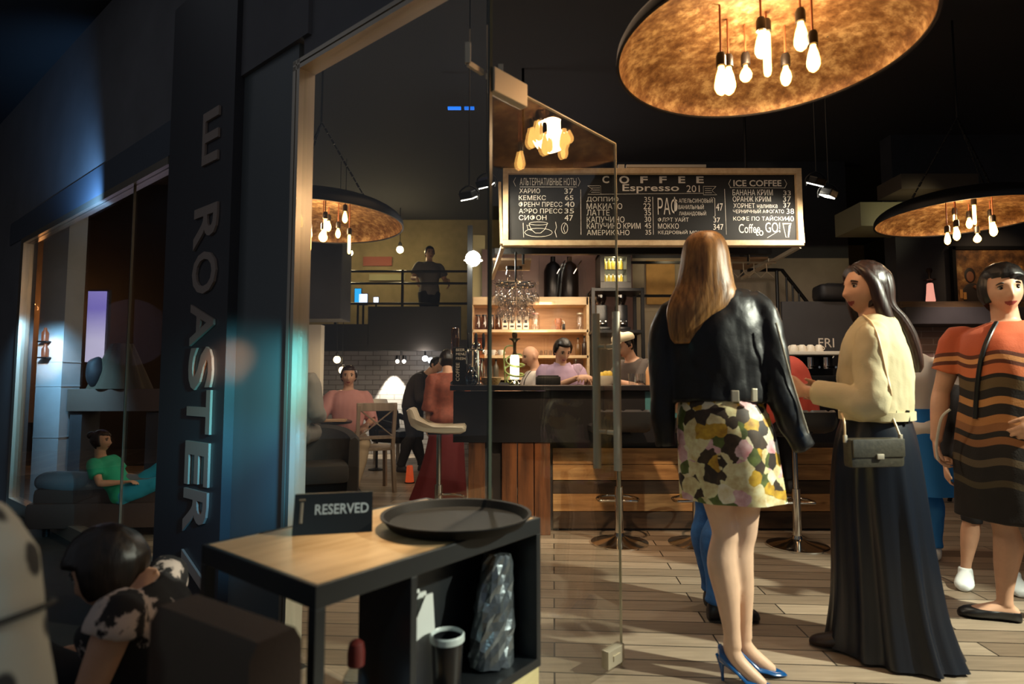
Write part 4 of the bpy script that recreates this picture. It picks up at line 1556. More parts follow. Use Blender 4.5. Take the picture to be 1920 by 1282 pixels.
# ---------------------------------------------------------------- low lounge chair on the terrace
ch = thing('terrace_armchair', 'dark brown terrace armchair, its sloping arm below the service table', 'armchair', (-.80, 1.30, 0), R(40))
M_ARM = mat('brown_chair_fabric', '#3b2c24', .8, bump=.3, bscale=120)
a0, a1 = atz(300, 1118, .62), atz(596, 1222, .50)
ch.location = (0, 0, 0); ch.rotation_euler = (0, 0, 0)
p0, p1 = at(335, 1124, 1.12), at(520, 1190, .98)
dn = V((0, 0, -1))
b = MB()
ax = (p1 - p0).normalized()
sd_ = ax.cross(V((0, 0, 1))).normalized()
rings = []
for t in (0, .2, .4, .6, .8, 1.0):
    c = p0.lerp(p1, t)
    h_ = c.z - .22
    rings.append([c + sd_ * .05 + V((0, 0, -.025)), c + sd_ * .035, c - sd_ * .035, c - sd_ * .05 + V((0, 0, -.025)), c - sd_ * .055 + V((0, 0, -h_)), c + sd_ * .055 + V((0, 0, -h_))])
b.loft(rings).build('armrest', M_ARM, ch, auto=50)
b = MB()
q0, q1 = p0 - sd_ * .30, p1 - sd_ * .30
sgn = -1 if (p0 - sd_ * .3).y > p0.y else 1
cc = (p0 + p1) / 2 + sd_ * .30 * (1 if (p0 + sd_).y < p0.y else -1)
b.box((cc.x - .05, cc.y, .30), (.50, .40, .14), math.atan2(ax.y, ax.x), .03).build('seat', M_ARM, ch)
for k, (dx, dy) in enumerate(((-.2, -.15), (.2, -.15), (-.2, .15), (.2, .15))):
    MB().tube([(cc.x - .05 + dx, cc.y + dy, 0), (cc.x - .05 + dx, cc.y + dy, .24)], .018, 10).build('leg', M_BLACKM, ch)


# ---------------------------------------------------------------- the blonde woman, seen from behind
def on_surface(o, x, y, lift=.006):
    """point of a garment's surface met by the line of sight at x, y, lifted off it"""
    bpy.context.view_layer.update()
    mw = o.matrix_world.copy()
    iv = mw.inverted()
    c0 = V((0, 0, EYE))
    d_ = ray(x, y).normalized()
    ok, p, n, i = o.ray_cast(iv @ c0, (iv.to_3x3() @ d_).normalized())
    if not ok:
        return None
    return mw @ p - d_ * lift


M_LEATHER = mat('black_leather', '#121114', .42, bump=.25, bscale=45, spec=.4)


def floral():
    k = N('floral_cloth')
    v = k.coords((1, 1, 1))
    n0 = k.noise(6, 4, v)
    add = k.n('ShaderNodeMixRGB', blend_type='ADD')
    add.inputs[0].default_value = .10
    k.l(v, add.inputs[1]); k.l(n0.outputs['Color'], add.inputs[2])
    vo = k.n('ShaderNodeTexVoronoi')
    vo.inputs['Scale'].default_value = 21
    k.l(add.outputs[0], vo.inputs['Vector'])
    sep = k.n('ShaderNodeSeparateColor')
    k.l(vo.outputs['Color'], sep.inputs[0])
    c1 = k.ramp(sep.outputs[0], [(0, lin('#d9c89a')), (.16, lin('#3a2a1c')), (.30, lin('#e2d3a6')), (.44, lin('#c59a2e')), (.58, lin('#55602c')), (.70, lin('#d9a9b0')), (.82, lin('#e9dcc0')), (.92, lin('#2d2018')), (1, lin('#b7803c'))], 'CONSTANT')
    n1 = k.noise(30, 3, v)
    mx = k.n('ShaderNodeMixRGB', blend_type='OVERLAY')
    mx.inputs[0].default_value = .6
    k.l(c1, mx.inputs[1]); k.l(k.ramp(n1.outputs['Fac'], [(.3, (.15, .12, .1, 1)), (.7, (.9, .9, .8, 1))]), mx.inputs[2])
    k.l(mx.outputs[0], k.b.inputs['Base Color'])
    k.set(Roughness=.6)
    return k.m


M_FLORAL = floral()
M_BLUESHOE = mat('blue_patent_leather', '#10508c', .18, spec=.7, coat=.5)


def rings_xy(spec, seg=48, flute=None):
    """spec: (z, cx, cy, a, b) ellipses, lofted"""
    out = []
    for i, (z, cx, cy, a, b) in enumerate(spec):
        r = []
        for j in range(seg):
            t = 2 * math.pi * j / seg
            f = 1 + (flute(t, i / (len(spec) - 1)) if flute else 0)
            r.append(V((cx + a * math.cos(t) * f, cy + b * math.sin(t) * f, z)))
        out.append(r)
    return out


def interp_spec(spec, n):
    zs = [-s[0] for s in spec]
    out = []
    for i in range(n + 1):
        z = zs[0] + (zs[-1] - zs[0]) * i / n
        out.append((-z,) + tuple(spline1(zs, [s[k] for s in spec], z) for k in range(1, 5)))
    return out


def heel_shoe(root, P, k, m, name='high_heel_shoe', drop=.085):
    an, d = P['an' + k], V(P['toe' + k])
    d.z = 0
    d.normalize()
    s = V((-d.y, d.x, 0))
    b = MB()
    rings = []
    for u, hw, ht, zz in ((-.062, .012, .062, drop - .015), (-.052, .031, .068, drop - .018), (-.02, .037, .048, drop - .030), (.02, .038, .030, drop * .46), (.06, .041, .026, drop * .12), (.09, .041, .022, .010), (.12, .040, .020, .004), (.15, .030, .016, .003), (.172, .016, .010, .003), (.180, .004, .004, .003)):
        c = V((an.x, an.y, 0)) + d * u * .88
        rings.append([V((c.x, c.y, zz + ht * (.5 + .5 * math.sin(a)))) + s * hw * math.cos(a) for a in [2 * math.pi * j / 18 for j in range(18)]])
    b.loft(rings)
    c = V((an.x, an.y, 0)) - d * .046
    b.tube([c + V((0, 0, drop + .01)), c + d * .004 + V((0, 0, drop * .5)), c + d * .006], [.020, .008, .0055], 10, smooth=3)
    return b.build(name, m, root)


r1 = person('blonde woman seen from behind, black leather jacket on her shoulders, floral skirt, blue heels', (.830, 2.40, 0), R(166))
P = stand(1.70)
for k in P:
    if isinstance(P[k], V) and k not in ('pr', 'cr', 'hdL', 'hdR', 'hnL', 'hnR', 'htL', 'htR', 'toeL', 'toeR'):
        P[k].z += .075
# local +X is the picture's left; feet close together, toes turned to the picture's right
for s, k in ((1, 'L'), (-1, 'R')):
    P['kn' + k] = V((s * .036 - .060, -.015 + s * .012, .555))
    P['an' + k] = V((s * .026 - .062, .0 + s * .05, .135))
    P['toe' + k] = V((-.84, .10 + .12 * s, 0))
    P['el' + k] = V((s * .215, .02, 1.145))
    P['wr' + k] = V((s * .14, -.17, 1.04))
    P['hd' + k] = V((-s * .8, -.5, -.1)); P['hn' + k] = V((0, 1, 0)); P['ht' + k] = V((0, 0, 1))
P['zL'] = P['zR'] = 0.0
P['head'].x += .03
P['neck'].x += .015
P['pel'] = P['pel'] + V((-.032, 0, 0)); P['waist'] = P['waist'] + V((-.012, 0, 0))
for k in 'LR':
    P['hip' + k].x -= .036
P['lift'] = .085
P['ears'] = False
P['yaw'] = R(-18)
P['cr'] = V((1, 0, 0))
P['lift'] = .085


def pump_feet(mb):
    for k in 'LR':
        d_ = V(P['toe' + k]); d_.z = 0; d_.normalize()
        a_ = P['an' + k]
        mb.tube([a_ + V((0, 0, .04)), a_ - d_ * .006, V((a_.x, a_.y, .092)) + d_ * .010, V((a_.x, a_.y, .058)) + d_ * .045, V((a_.x, a_.y, .030)) + d_ * .085, V((a_.x, a_.y, .018)) + d_ * .115], [.030, .031, .032, .030, .026, .016], 16, smooth=3)


P['extra'] = pump_feet
body(r1, P, SKIN_PALE, .0075, feet=False)
for k in 'LR':
    heel_shoe(r1, P, k, M_BLUESHOE)
sk = interp_spec([(1.10, -.01, .004, .152, .130), (1.03, -.020, .010, .172, .156), (.95, -.032, .012, .184, .166), (.80, -.045, .008, .190, .162), (.690, -.055, .004, .194, .162)], 22)
b = MB()
b.loft(rings_xy(sk, 64, lambda t, u: .045 * u * math.sin(7 * t + .5) + .02 * u * math.sin(3 * t + 1)))
b.build('floral_skirt', M_FLORAL, r1, auto=80)
# leather jacket draped over the shoulders
jk = MB()
js = interp_spec([(1.545, 0, .022, .060, .050), (1.515, 0, .018, .136, .082), (1.475, 0, .016, .172, .105), (1.40, 0, .018, .195, .125), (1.28, 0, .020, .192, .132), (1.16, -.005, .018, .190, .132), (1.075, -.008, .016, .188, .136)], 18)
jk.loft(rings_xy(js, 40, lambda t, u: .02 * u * math.sin(5 * t)))
for s in (1, -1):
    jk.tube([(s * .130, .015, 1.475), (s * .182, .02, 1.42), (s * .208, .035, 1.28), (s * .220 - .01, .05, 1.12), (s * (.210 if s > 0 else .275), .05, .98), (s * (.20 if s > 0 else .315), .045, .895)], [.050, .058, .056, .052, .048, .044], 18, smooth=3, flat=1.0)
me = remesh(jk, .010, 2)
fold(me, .010, 7, 4, .7)
fold(me, .004, 22, 9, .5)
link_mesh('leather_jacket', me, [M_LEATHER], r1)
MB().box((-.055, .163, 1.10), (.030, .012, .045), R(5), .004).build('belt_buckle', M_STEEL, r1, smooth=False)
MB().box((-.125, .148, 1.105), (.022, .012, .05), R(22), .004).build('belt_tip', M_STEEL, r1, smooth=False)
b = MB()
b.tube([(-.215, .115, 1.38), (-.262, .10, 1.18), (-.32, .092, .96)], .004, 6)
b.build('sleeve_zip', M_STEEL, r1)
# long straight hair
b = MB()
HM = head_matrix(P)
hz = P['head'].z
HX0 = .03
hs = interp_spec([(hz + .125, 0, .012, .012, .014), (hz + .117, 0, .012, .048, .056), (hz + .09, 0, .012, .076, .086), (hz + .04, 0, .014, .092, .103), (hz - .03, .002, .022, .101, .104), (hz - .10, .006, .045, .112, .088),
                  (hz - .15, .015, .075, .125, .066), (hz - .21, .040, .100, .118, .050), (hz - .27, .075, .112, .080, .036), (hz - .325, .095, .115, .050, .022), (hz - .345, .10, .115, .03, .012)], 46)
hs = [(a_, b_ + HX0, c_, d_, e_) for a_, b_, c_, d_, e_ in hs]
b.loft(rings_xy(hs, 72, lambda t, u: .022 * noise.noise(V((math.cos(t) * 7, math.sin(t) * 7, u * 1.2))) + .014 * math.sin(23 * t + 3 * u) * (.3 + u)))
b.build('hair', HAIR_BLOND, r1, auto=80)

# ---------------------------------------------------------------- the brunette in the cream jacket
M_CREAM = mat('cream_wool', '#c6b994', .75, bump=.2, bscale=160)
M_BLKCLOTH = mat('black_satin', '#0d1420', .36, spec=.55)
r2 = person('brunette woman in cream cropped jacket and long black skirt, looking left', (1.595, 2.60, 0), R(-126))
P = stand(1.695)
P['bust'] = .3
P['ears'] = False
P['yaw'] = R(40)
P['pitch'] = R(-2)
# local: facing -Y; her left (+X) arm is on the photographer's side
P['elL'] = V((.262, .00, 1.075)); P['wrL'] = V((.215, -.235, 1.115)); P['hdL'] = V((-.25, -1, .12)); P['hnL'] = V((-1, .2, 0)); P['htL'] = V((0, 0, 1)); P['curlL'] = .7
P['elR'] = V((-.245, .02, 1.08)); P['wrR'] = V((-.17, -.21, 1.10)); P['hdR'] = V((.4, -1, .1)); P['hnR'] = V((1, .2, 0)); P['htR'] = V((0, 0, 1)); P['curlR'] = .7
for s, k in ((1, 'L'), (-1, 'R')):
    P['toe' + k] = V((s * .1, -1, 0))
P['anL'] = V((.075, -.09, .082)); P['anR'] = V((-.075, .06, .082))
P['knL'] = V((.085, -.07, .48)); P['knR'] = V((-.085, .05, .48))
body(r2, P, SKIN, .0068)
shoes(r2, P, mat('dark_sandal', '#2a1d18', .4), .005, up=0)
spec = interp_spec([(1.075, 0, .0, .130, .105), (1.0, 0, .004, .162, .130), (.90, 0, .0, .182, .156), (.70, 0, .0, .186, .178), (.45, .0, .01, .184, .190), (.22, .0, .02, .182, .205), (.06, .0, .03, .192, .232), (.012, .0, .035, .196, .245)], 30)
b = MB()
b.loft(rings_xy(spec, 96, lambda t, u: (.070 * math.sin(11 * t + .8 * math.sin(2 * t)) + .035 * math.sin(19 * t + 1.3)) * max(0, u - .06) * 1.1))
b.build('long_skirt', M_BLKCLOTH, r2, auto=80)
jk = MB()
js = interp_spec([(1.450, 0, .022, .076, .064), (1.42, 0, .02, .128, .088), (1.37, 0, .014, .170, .108), (1.30, 0, .010, .188, .130), (1.20, 0, .008, .185, .142), (1.10, 0, .008, .188, .142), (1.02, 0, .008, .186, .138), (.990, 0, .008, .184, .136)], 18)
jk.loft(rings_xy(js, 40, lambda t, u: .015 * math.sin(6 * t) * u))
for s, k in ((1, 'L'), (-1, 'R')):
    a, e, w_ = P['sh' + k], P['el' + k], P['wr' + k]
    jk.tube([V((s * .12, .012, 1.36)), a + V((s * .01, 0, -.01)), a.lerp(e, .45), e + V((s * .004, .012, -.012)), e.lerp(w_, .4), e.lerp(w_, .86)], [.056, .066, .066, .066, .058, .050], 20, smooth=4)
me = remesh(jk, .009, 2)
fold(me, .008, 8, 21, .8)
fold(me, .004, 20, 5, .6)
cj = link_mesh('cream_jacket', me, [M_CREAM], r2)
b = MB()
b.loft(rings_xy([(1.028, 0, .008, .1935, .1465), (.992, 0, .008, .1925, .1455)], 48))
b.build('jacket_waistband', M_CREAM, r2, auto=60)
b = MB()
b.box((.148, .085, 1.01), (.008, .012, .055), R(40)).box((.10, .128, 1.01), (.008, .012, .055), R(60))
b.build('belt_loop', M_BLACKM, r2, smooth=False)
HM = head_matrix(P)
b = MB()
hair_cap(b, HM, 'long', .013, 3)
hz = P['head'].z
HY = Matrix.Translation((P['head'].x, P['head'].y, 0)) @ Matrix.Rotation(P['yaw'], 4, 'Z')
n0 = len(b.v)
hs = interp_spec([(hz + .10, 0, .045, .030, .040), (hz + .06, 0, .040, .070, .066), (hz, 0, .046, .083, .066), (hz - .08, .0, .058, .082, .056), (hz - .13, .0, .100, .086, .054), (hz - .20, .0, .140, .090, .050), (hz - .28, .0, .165, .090, .044), (hz - .35, .0, .178, .084, .036), (hz - .375, 0, .180, .07, .020)], 40)
b.M = HY
b.loft(rings_xy(hs, 64, lambda t, u: .03 * noise.noise(V((math.cos(t) * 6, math.sin(t) * 6, u))) + .012 * math.sin(19 * t) * u))
b.M = HM
for s in (1, -1):
    b.tube([(s * .012, -.060, .100), (s * .055, -.050, .070), (s * .076, -.018, .015), (s * .082, .004, -.06), (s * .080, .035, -.14), (s * .070, .085, -.23)], [.012, .022, .030, .034, .034, .022], 14, smooth=4, flat=.8)
b.M = Matrix.Identity(4)
b.build('hair', HAIR_BROWN, r2, auto=80)
# shoulder bag on a thin strap
M_BAG = mat('olive_patterned_bag', '#39352a', .5, vary=.35, scale=60, bump=.2, bscale=80)
bgo = thing('shoulder_bag', 'small dark olive shoulder bag hanging on a thin tan strap below the cream jacket', 'handbag', (0, 0, 0), 0)
c = at(1638, 848, 2.36)
bgo.location = c
bgo.rotation_euler = (0, 0, R(8))
b = MB()
b.box((0, 0, 0), (.235, .055, .115), 0, .018)
b.build('bag_body', M_BAG, bgo)
b = MB()
b.box((0, -.029, .02), (.225, .008, .07), 0, .003)
b.build('flap', M_BAG, bgo)
b = MB()
b.box((0, -.036, -.012), (.03, .006, .02), 0, .002)
b.box((.122, 0, .055), (.012, .012, .03), 0, .002).box((-.122, 0, .055), (.012, .012, .03), 0, .002)
b.build('clasp', M_STEEL, bgo)
b = MB()
L0 = lambda p: p - c
path = [q for q in (on_surface(cj, x, y, .011) for x, y in ((1632, 590), (1640, 604), (1647, 625), (1653, 650), (1659, 680), (1665, 710), (1671, 740), (1677, 765))) if q is not None]
b.tube([L0(q) for q in path] + [V((.122, 0, .06))], .0042, 6, smooth=3)
b.tube([(-.122, 0, .06), L0(at(1578, 790, 2.36)), L0(at(1578, 775, 2.42))], .004, 6, smooth=4)
b.build('strap', mat('strap_tan', '#dcbd90', .45), bgo)

# ---------------------------------------------------------------- the woman in the chevron dress at the right
def chevron():
    k = N('chevron_dress')
    tc = k.n('ShaderNodeTexCoord')
    sep = k.n('ShaderNodeSeparateXYZ')
    k.l(tc.outputs['Object'], sep.inputs[0])
    def mth(op, a, b_=None, c=None):
        nd = k.n('ShaderNodeMath', operation=op)
        for i, q in enumerate((a, b_, c)):
            if q is None:
                continue
            if isinstance(q, (int, float)):
                nd.inputs[i].default_value = q
            else:
                k.l(q, nd.inputs[i])
        return nd.outputs[0]
    ang = mth('ARCTAN2', sep.outputs['Y'], sep.outputs['X'])
    wave = mth('MULTIPLY', mth('SINE', mth('MULTIPLY', ang, 5.0)), .012)
    z = mth('ADD', sep.outputs['Z'], wave)
    t = mth('MULTIPLY', mth('SUBTRACT', z, .55), 1.0)      # .55 .. 1.5
    cols = []
    dk, og, br, gn = lin('#1c1613'), lin('#b5532f'), lin('#8a5a34'), lin('#4a3f2a')
    stops = [(0, dk), (.10, gn), (.13, dk), (.20, lin('#5b4c38')), (.235, dk), (.30, br), (.335, dk), (.36, br), (.40, lin('#a8703e')), (.44, dk), (.49, lin('#b07a45')), (.525, dk), (.57, lin('#5d4a2e')), (.615, dk), (.635, lin('#c2673c')), (.68, lin('#5a2a18')), (.70, lin('#c98a55')), (.725, lin('#5a2a18')), (.745, og)]
    cr = k.ramp(t, stops, 'CONSTANT')
    k.l(cr, k.b.inputs['Base Color'])
    k.set(Roughness=.8)
    k.bump(k.noise(140, 2).outputs['Fac'], .3, .003)
    return k.m


M_CHEV = chevron()
r3 = person('dark-haired woman in orange and brown wavy-striped dress at the right edge', (2.45, 2.90, 0), R(-50))
P = stand(1.735)
P['bust'] = .2
P['fat'] = 1.22
P['yaw'] = R(28)
P['roll'] = R(-3)
P['elR'] = V((-.285, .02, 1.10)); P['wrR'] = V((-.305, -.03, .85)); P['hdR'] = V((.05, -.12, -1)); P['hnR'] = V((1, .2, 0)); P['htR'] = V((0, -1, 0)); P['curlR'] = .6
P['shR'].x, P['shL'].x = -.20, .20
P['elL'] = V((.28, -.02, 1.12)); P['wrL'] = V((.16, -.235, .985)); P['hdL'] = V((-.65, -.30, -.55)); P['hnL'] = V((-.4, .8, -.1)); P['htL'] = V((-.4, -.1, .9)); P['curlL'] = .6
P['toeR'] = V((-.85, -.45, 0)); P['toeL'] = V((-.1, -1, 0))
P['anR'] = V((-.06, -.02, .075)); P['anL'] = V((.13, .16, .075))
P['knL'] = V((.10, .04, .49)); P['knR'] = V((-.05, -.03, .49))
body(r3, P, SKIN, .0068)
for k in 'LR':
    mb_ = MB()
    foot_loft(mb_, P['an' + k], P['toe' + k], P['H'], .006)
    mb_.v = [(x, y, min(z, .050)) for x, y, z in mb_.v]
    mb_.build('flat_shoe', mat('black_flat', '#141214', .4), r3)
spec = [(1.455, 0, .016, .075, .068), (1.43, 0, .012, .135, .095), (1.385, 0, .003, .187, .142), (1.30, 0, -.005, .202, .176), (1.20, 0, -.008, .197, .172), (1.08, 0, -.008, .198, .160), (.95, 0, -.004, .222, .165), (.80, 0, 0, .236, .178), (.62, 0, .004, .240, .185), (.485, 0, .006, .244, .188)]
b = MB()
b.loft(rings_xy(interp_spec(spec, 30), 56, lambda t, u: .025 * math.sin(6 * t) * max(0, u - .5) * 2))
for k in 'LR':
    arm_tube(b, P, k, .014, 1.0, .40, 16, .016)
me = remesh(b, .010, 2)
fold(me, .006, 8, 31, .6)
wd_ = link_mesh('wavy_stripe_dress', me, [M_CHEV], r3)
hair_short(r3, P, HAIR_DARK, 'bob', .024, 5)
b = MB()
bpy.context.view_layer.update()
iv3 = r3.matrix_world.inverted()
path = [iv3 @ q for q in (on_surface(wd_, x, y, .008) for x, y in ((1868, 604), (1858, 622), (1846, 650), (1838, 680), (1833, 715), (1830, 750), (1828, 785))) if q is not None]
b.tube(path, .011, 8, smooth=3, flat=.6)
b.build('bag_strap', M_BLACKM, r3)
co = MB()
w0 = P['wrR']
co.tube([(-.20, -.185, 1.02), (-.235, -.19, .98), (-.262, -.16, .90), (-.275, -.15, .82), (-.268, -.16, .76)], .006, 8, smooth=5)
cd = co.build('white_cable', mat('white_cable', '#cfc6b6', .5), r3)

# ---------------------------------------------------------------- the man in jeans behind the blonde woman
M_JEAN = mat('blue_denim', '#2a5f9a', .75, vary=.3, scale=18, bump=.3, bscale=140)
M_DKSHIRT = mat('dark_cotton', '#15141a', .8)
r4 = person('man in blue jeans and dark top, mostly hidden behind the blonde woman', (1.03, 3.04, 0), R(95))
P = stand(1.72, True)
P['anR'] = V((-.10, .03, .08)); P['anL'] = V((.08, -.03, .08))
P['curlL'] = P['curlR'] = .6
body(r4, P, SKIN, .011, eyes=False)
trousers(r4, P, M_JEAN, 'jeans', .016, 1.0, .012, 3, .02)
shirt(r4, P, M_DKSHIRT, 'jumper', .018, .92, .006, .013, 8)
shoes(r4, P, mat('black_shoe', '#131217', .4), .010)
hair_short(r4, P, HAIR_DARK, 'short', .014, 2)

# ---------------------------------------------------------------- person in white tee and blue culottes behind the brunette
M_WTEE = mat('white_cotton', '#ddd3c8', .8)
M_BLUEC = mat('bright_blue_cloth', '#2277c4', .7)
r5 = person('person in white T-shirt and blue skirt over blue trousers behind the brunette', (2.70, 3.98, 0), R(160))
P = stand(1.60)
P['head'] += V((.13, -.02, -.02)); P['neck'] += V((.05, 0, 0))
P['shR'].x, P['shL'].x = -.175, .175
P['elR'] = V((-.262, .03, 1.03)); P['wrR'] = V((-.262, -.03, .80)); P['hdR'] = V((.05, -.1, -1)); P['hnR'] = V((1, .2, 0)); P['htR'] = V((0, -1, 0))
body(r5, P, SKIN, .010, eyes=False)
shirt(r5, P, M_WTEE, 'white_tee', .016, .40, .035, .012, 5)
trousers(r5, P, M_BLUEC, 'trousers', .012, 1.0, .012, 7, .012, 7)
b = MB()
b.loft(rings_xy(interp_spec([(.98, 0, .0, .150, .118), (.85, -.01, .0, .182, .140), (.62, -.02, .0, .205, .155), (.42, -.03, 0, .222, .165)], 16), 48, lambda t, u: .03 * math.sin(8 * t) * u))
b.build('skirt', M_BLUEC, r5, auto=70)
shoes(r5, P, mat('white_trainer', '#d8dcdc', .5), .010)
hair_short(r5, P, HAIR_DARK, 'bob', .014, 8)

# ---------------------------------------------------------------- person in white trainers behind the striped dress
r6 = person('person in white trainers and dark clothes, standing behind the woman in the striped dress', (2.72, 3.42, 0), R(-35))
P = stand(1.38)
P['anL'] = V((.10, .0, .08)); P['anR'] = V((-.115, -.06, .08))
body(r6, P, SKIN, .011, eyes=False)
shirt(r6, P, M_DKSHIRT, 'dark_top', .014, .9, .0, .013, 8)
trousers(r6, P, mat('dark_leggings', '#1c1a1e', .7), 'trousers', .008, .62, .012, 7, .006)
shoes(r6, P, mat('bright_trainer', '#e6ecec', .5), .012)
hair_short(r6, P, HAIR_DARK, 'short', .012, 8)


# ---------------------------------------------------------------- people at and behind the bar
M_RED = mat('red_cotton', '#b8402e', .8)
M_LILAC = mat('lilac_shirt', '#b79ab4', .75)
M_GREYT = mat('grey_cotton', '#8f8a80', .8)

# seated at the bar, red top
r = person('person in red top sitting on a stool at the bar, seen between the two women', (2.00, 4.20, 0), R(185))
P = sit(1.66, True, .80, .36)
for k in 'LR':
    P['an' + k] = P['kn' + k] + V((0, .12, -.44))
P['chest'] += V((.03, -.07, -.06)); P['neck'] += V((.10, -.15, -.14)); P['head'] += V((.17, -.19, -.17))
for s, k in ((1, 'L'), (-1, 'R')):
    P['sh' + k] += V((.07, -.12, -.13))
    P['el' + k] = P['sh' + k] + V((s * .07, -.04, -.26)); P['wr' + k] = P['el' + k] + V((-s * .06, -.16, -.02))
    P['hd' + k] = V((-s * .3, -1, 0)); P['hn' + k] = V((0, 0, -1)); P['ht' + k] = V((-s, 0, 0))
body(r, P, SKIN, .011, eyes=False)
shirt(r, P, M_RED, 'red_top', .022, .42, .02, .013, 5, amp=.010)
trousers(r, P, mat('dark_trousers', '#16151a', .75), 'trousers', .012, 1, .013)
shoes(r, P, M_BLACK, .008)
hair_short(r, P, HAIR_DARK, 'short', .012, 1)

# bartender in lilac shirt
r = person('young man in lilac shirt working behind the bar, looking down', tuple(at(1052, 700, 5.62).to_2d()) + (0,), R(8))
P = stand(1.60, True)
P['head'] += V((.0, -.055, -.03)); P['neck'] += V((0, -.025, -.01))
P['pitch'] = R(24); P['yaw'] = R(12)
for s, k in ((1, 'L'), (-1, 'R')):
    P['el' + k] = V((s * .225 + .02, -.06, 1.06)); P['wr' + k] = V((s * .04 + .14, -.27, 1.20))
    P['hd' + k] = V((-s * .5, -.7, .1)); P['hn' + k] = V((-s * .4, 0, -1)); P['ht' + k] = V((-s, .3, .3)); P['curl' + k] = .7
body(r, P, SKIN, .0085)
shirt(r, P, M_LILAC, 'lilac_shirt', .016, .58, .012, .012, 5)
b = MB()
for s in (1, -1):
    b.loft([[V((s * .012, -.085, 1.295)), V((s * .07, -.055, 1.33)), V((s * .075, -.04, 1.35)), V((s * .03, -.065, 1.33))], [V((s * .016, -.103, 1.27)), V((s * .085, -.075, 1.305)), V((s * .088, -.045, 1.33)), V((s * .035, -.07, 1.32))]])
b.build('collar', M_LILAC, r, smooth=False)
trousers(r, P, M_DKSHIRT, 'trousers')
shoes(r, P, M_BLACK, .008)
hair_short(r, P, HAIR_DARK, 'short', .022, 1)

# bald barman, profile to the left
r = person('bald barman in white and black top behind the bar, facing left', tuple(at(1002, 700, 5.9).to_2d()) + (0,), R(-72))
P = stand(1.53, True)
P['pitch'] = R(14)
P['head'] += V((0, -.03, 0))
for s, k in ((1, 'L'), (-1, 'R')):
    P['el' + k] = V((s * .22, -.06, 1.02)); P['wr' + k] = V((s * .16, -.28, 1.06)); P['hd' + k] = V((0, -1, 0)); P['hn' + k] = V((0, 0, -1)); P['ht' + k] = V((-s, 0, 0))
body(r, P, SKIN, .0085)
shirt(r, P, M_WTEE, 'white_tee', .016, .45, .02, .012, 5, mats=[M_WTEE, M_DKSHIRT], matfn=lambda c: 1 if (abs(c.x) > .03 and abs(c.x) < .055) or c.z < 1.07 else 0)
trousers(r, P, M_DKSHIRT, 'trousers')
shoes(r, P, M_BLACK, .008)

# barman with flat cap
r = person('barman in pale cap and dark T-shirt leaning over the bar work top', tuple(at(1204, 700, 5.55).to_2d()) + (0,), R(-62))
P = stand(1.67, True)
P['chest'] += V((0, -.06, -.01)); P['neck'] += V((0, -.14, -.03)); P['head'] += V((0, -.20, -.05))
P['pitch'] = R(22)
for s, k in ((1, 'L'), (-1, 'R')):
    P['sh' + k] += V((0, -.11, -.02))
    P['el' + k] = V((s * .23, -.22, 1.10)); P['wr' + k] = V((s * .12, -.44, 1.17)); P['hd' + k] = V((-s * .2, -1, -.1)); P['hn' + k] = V((-s * .5, 0, -1)); P['ht' + k] = V((-s, 0, .3)); P['curl' + k] = .7
body(r, P, SKIN, .0085)
shirt(r, P, mat('brown_grey_tee', '#4c4038', .8), 'dark_tee', .018, .48, .02, .012, 5)
trousers(r, P, M_DKSHIRT, 'trousers')
shoes(r, P, M_BLACK, .008)
hair_short(r, P, HAIR_DARK, 'short', .010, 1)
HM = head_matrix(P)
b = MB()
rings = []
for u, a, bb, zz in ((0, .094, .112, .045), (.25, .099, .118, .065), (.5, .092, .110, .095), (.75, .066, .08, .120), (1, .01, .012, .130)):
    rings.append([HM @ V((a * math.cos(t), .012 + bb * math.sin(t), zz - .10 * .12 * math.sin(t))) for t in [2 * math.pi * j / 28 for j in range(28)]])
b.loft(rings)
rings = []
for u in (0, .5, 1):
    rings.append([HM @ V((.075 * (1 - u * .3) * math.cos(t), -.075 - .085 * u + -.02 * abs(math.sin(t)), .052 - .018 * u + .006 * math.sin(t))) for t in [2 * math.pi * j / 12 for j in range(12)]])
b.loft(rings)
b.build('cap', mat('pale_cap', '#cfc0a0', .8), r, auto=60)

# ---------------------------------------------------------------- guests on the far left of the hall
r = person('seated man in pink shirt and beige trousers at the cafe table, facing the camera', (-1.82, 6.55, 0), R(18))
P = sit(1.68, True, .46, .40)
P['toeL'] = V((.3, -1, 0)); P['toeR'] = V((-.2, -1, 0))
P['knL'] += V((.04, 0, 0)); P['anL'] = P['knL'] + V((-.10, -.05, -.44)); P['anL'].z = .08
P['yaw'] = R(-4)
P['elR'] = V((-.30, -.08, P['shR'].z - .24)); P['wrR'] = V((-.34, -.30, .80)); P['hdR'] = V((-.2, -1, -.05)); P['hnR'] = V((0, 0, -1)); P['htR'] = V((1, 0, 0))
P['elL'] = V((.26, .0, P['shL'].z - .27)); P['wrL'] = V((.19, -.22, .70)); P['hdL'] = V((-.3, -1, -.1)); P['hnL'] = V((0, 0, -1)); P['htL'] = V((-1, 0, 0))
body(r, P, SKIN, .0095)
shirt(r, P, mat('pink_shirt', '#c98d86', .75), 'pink_shirt', .018, .62, .014, .012, 4, amp=.010)
trousers(r, P, mat('beige_trousers', '#b9a283', .8), 'trousers', .014)
shoes(r, P, mat('black_boot', '#17151a', .5), .010)
hair_short(r, P, HAIR_BROWN, 'short', .018, 3)

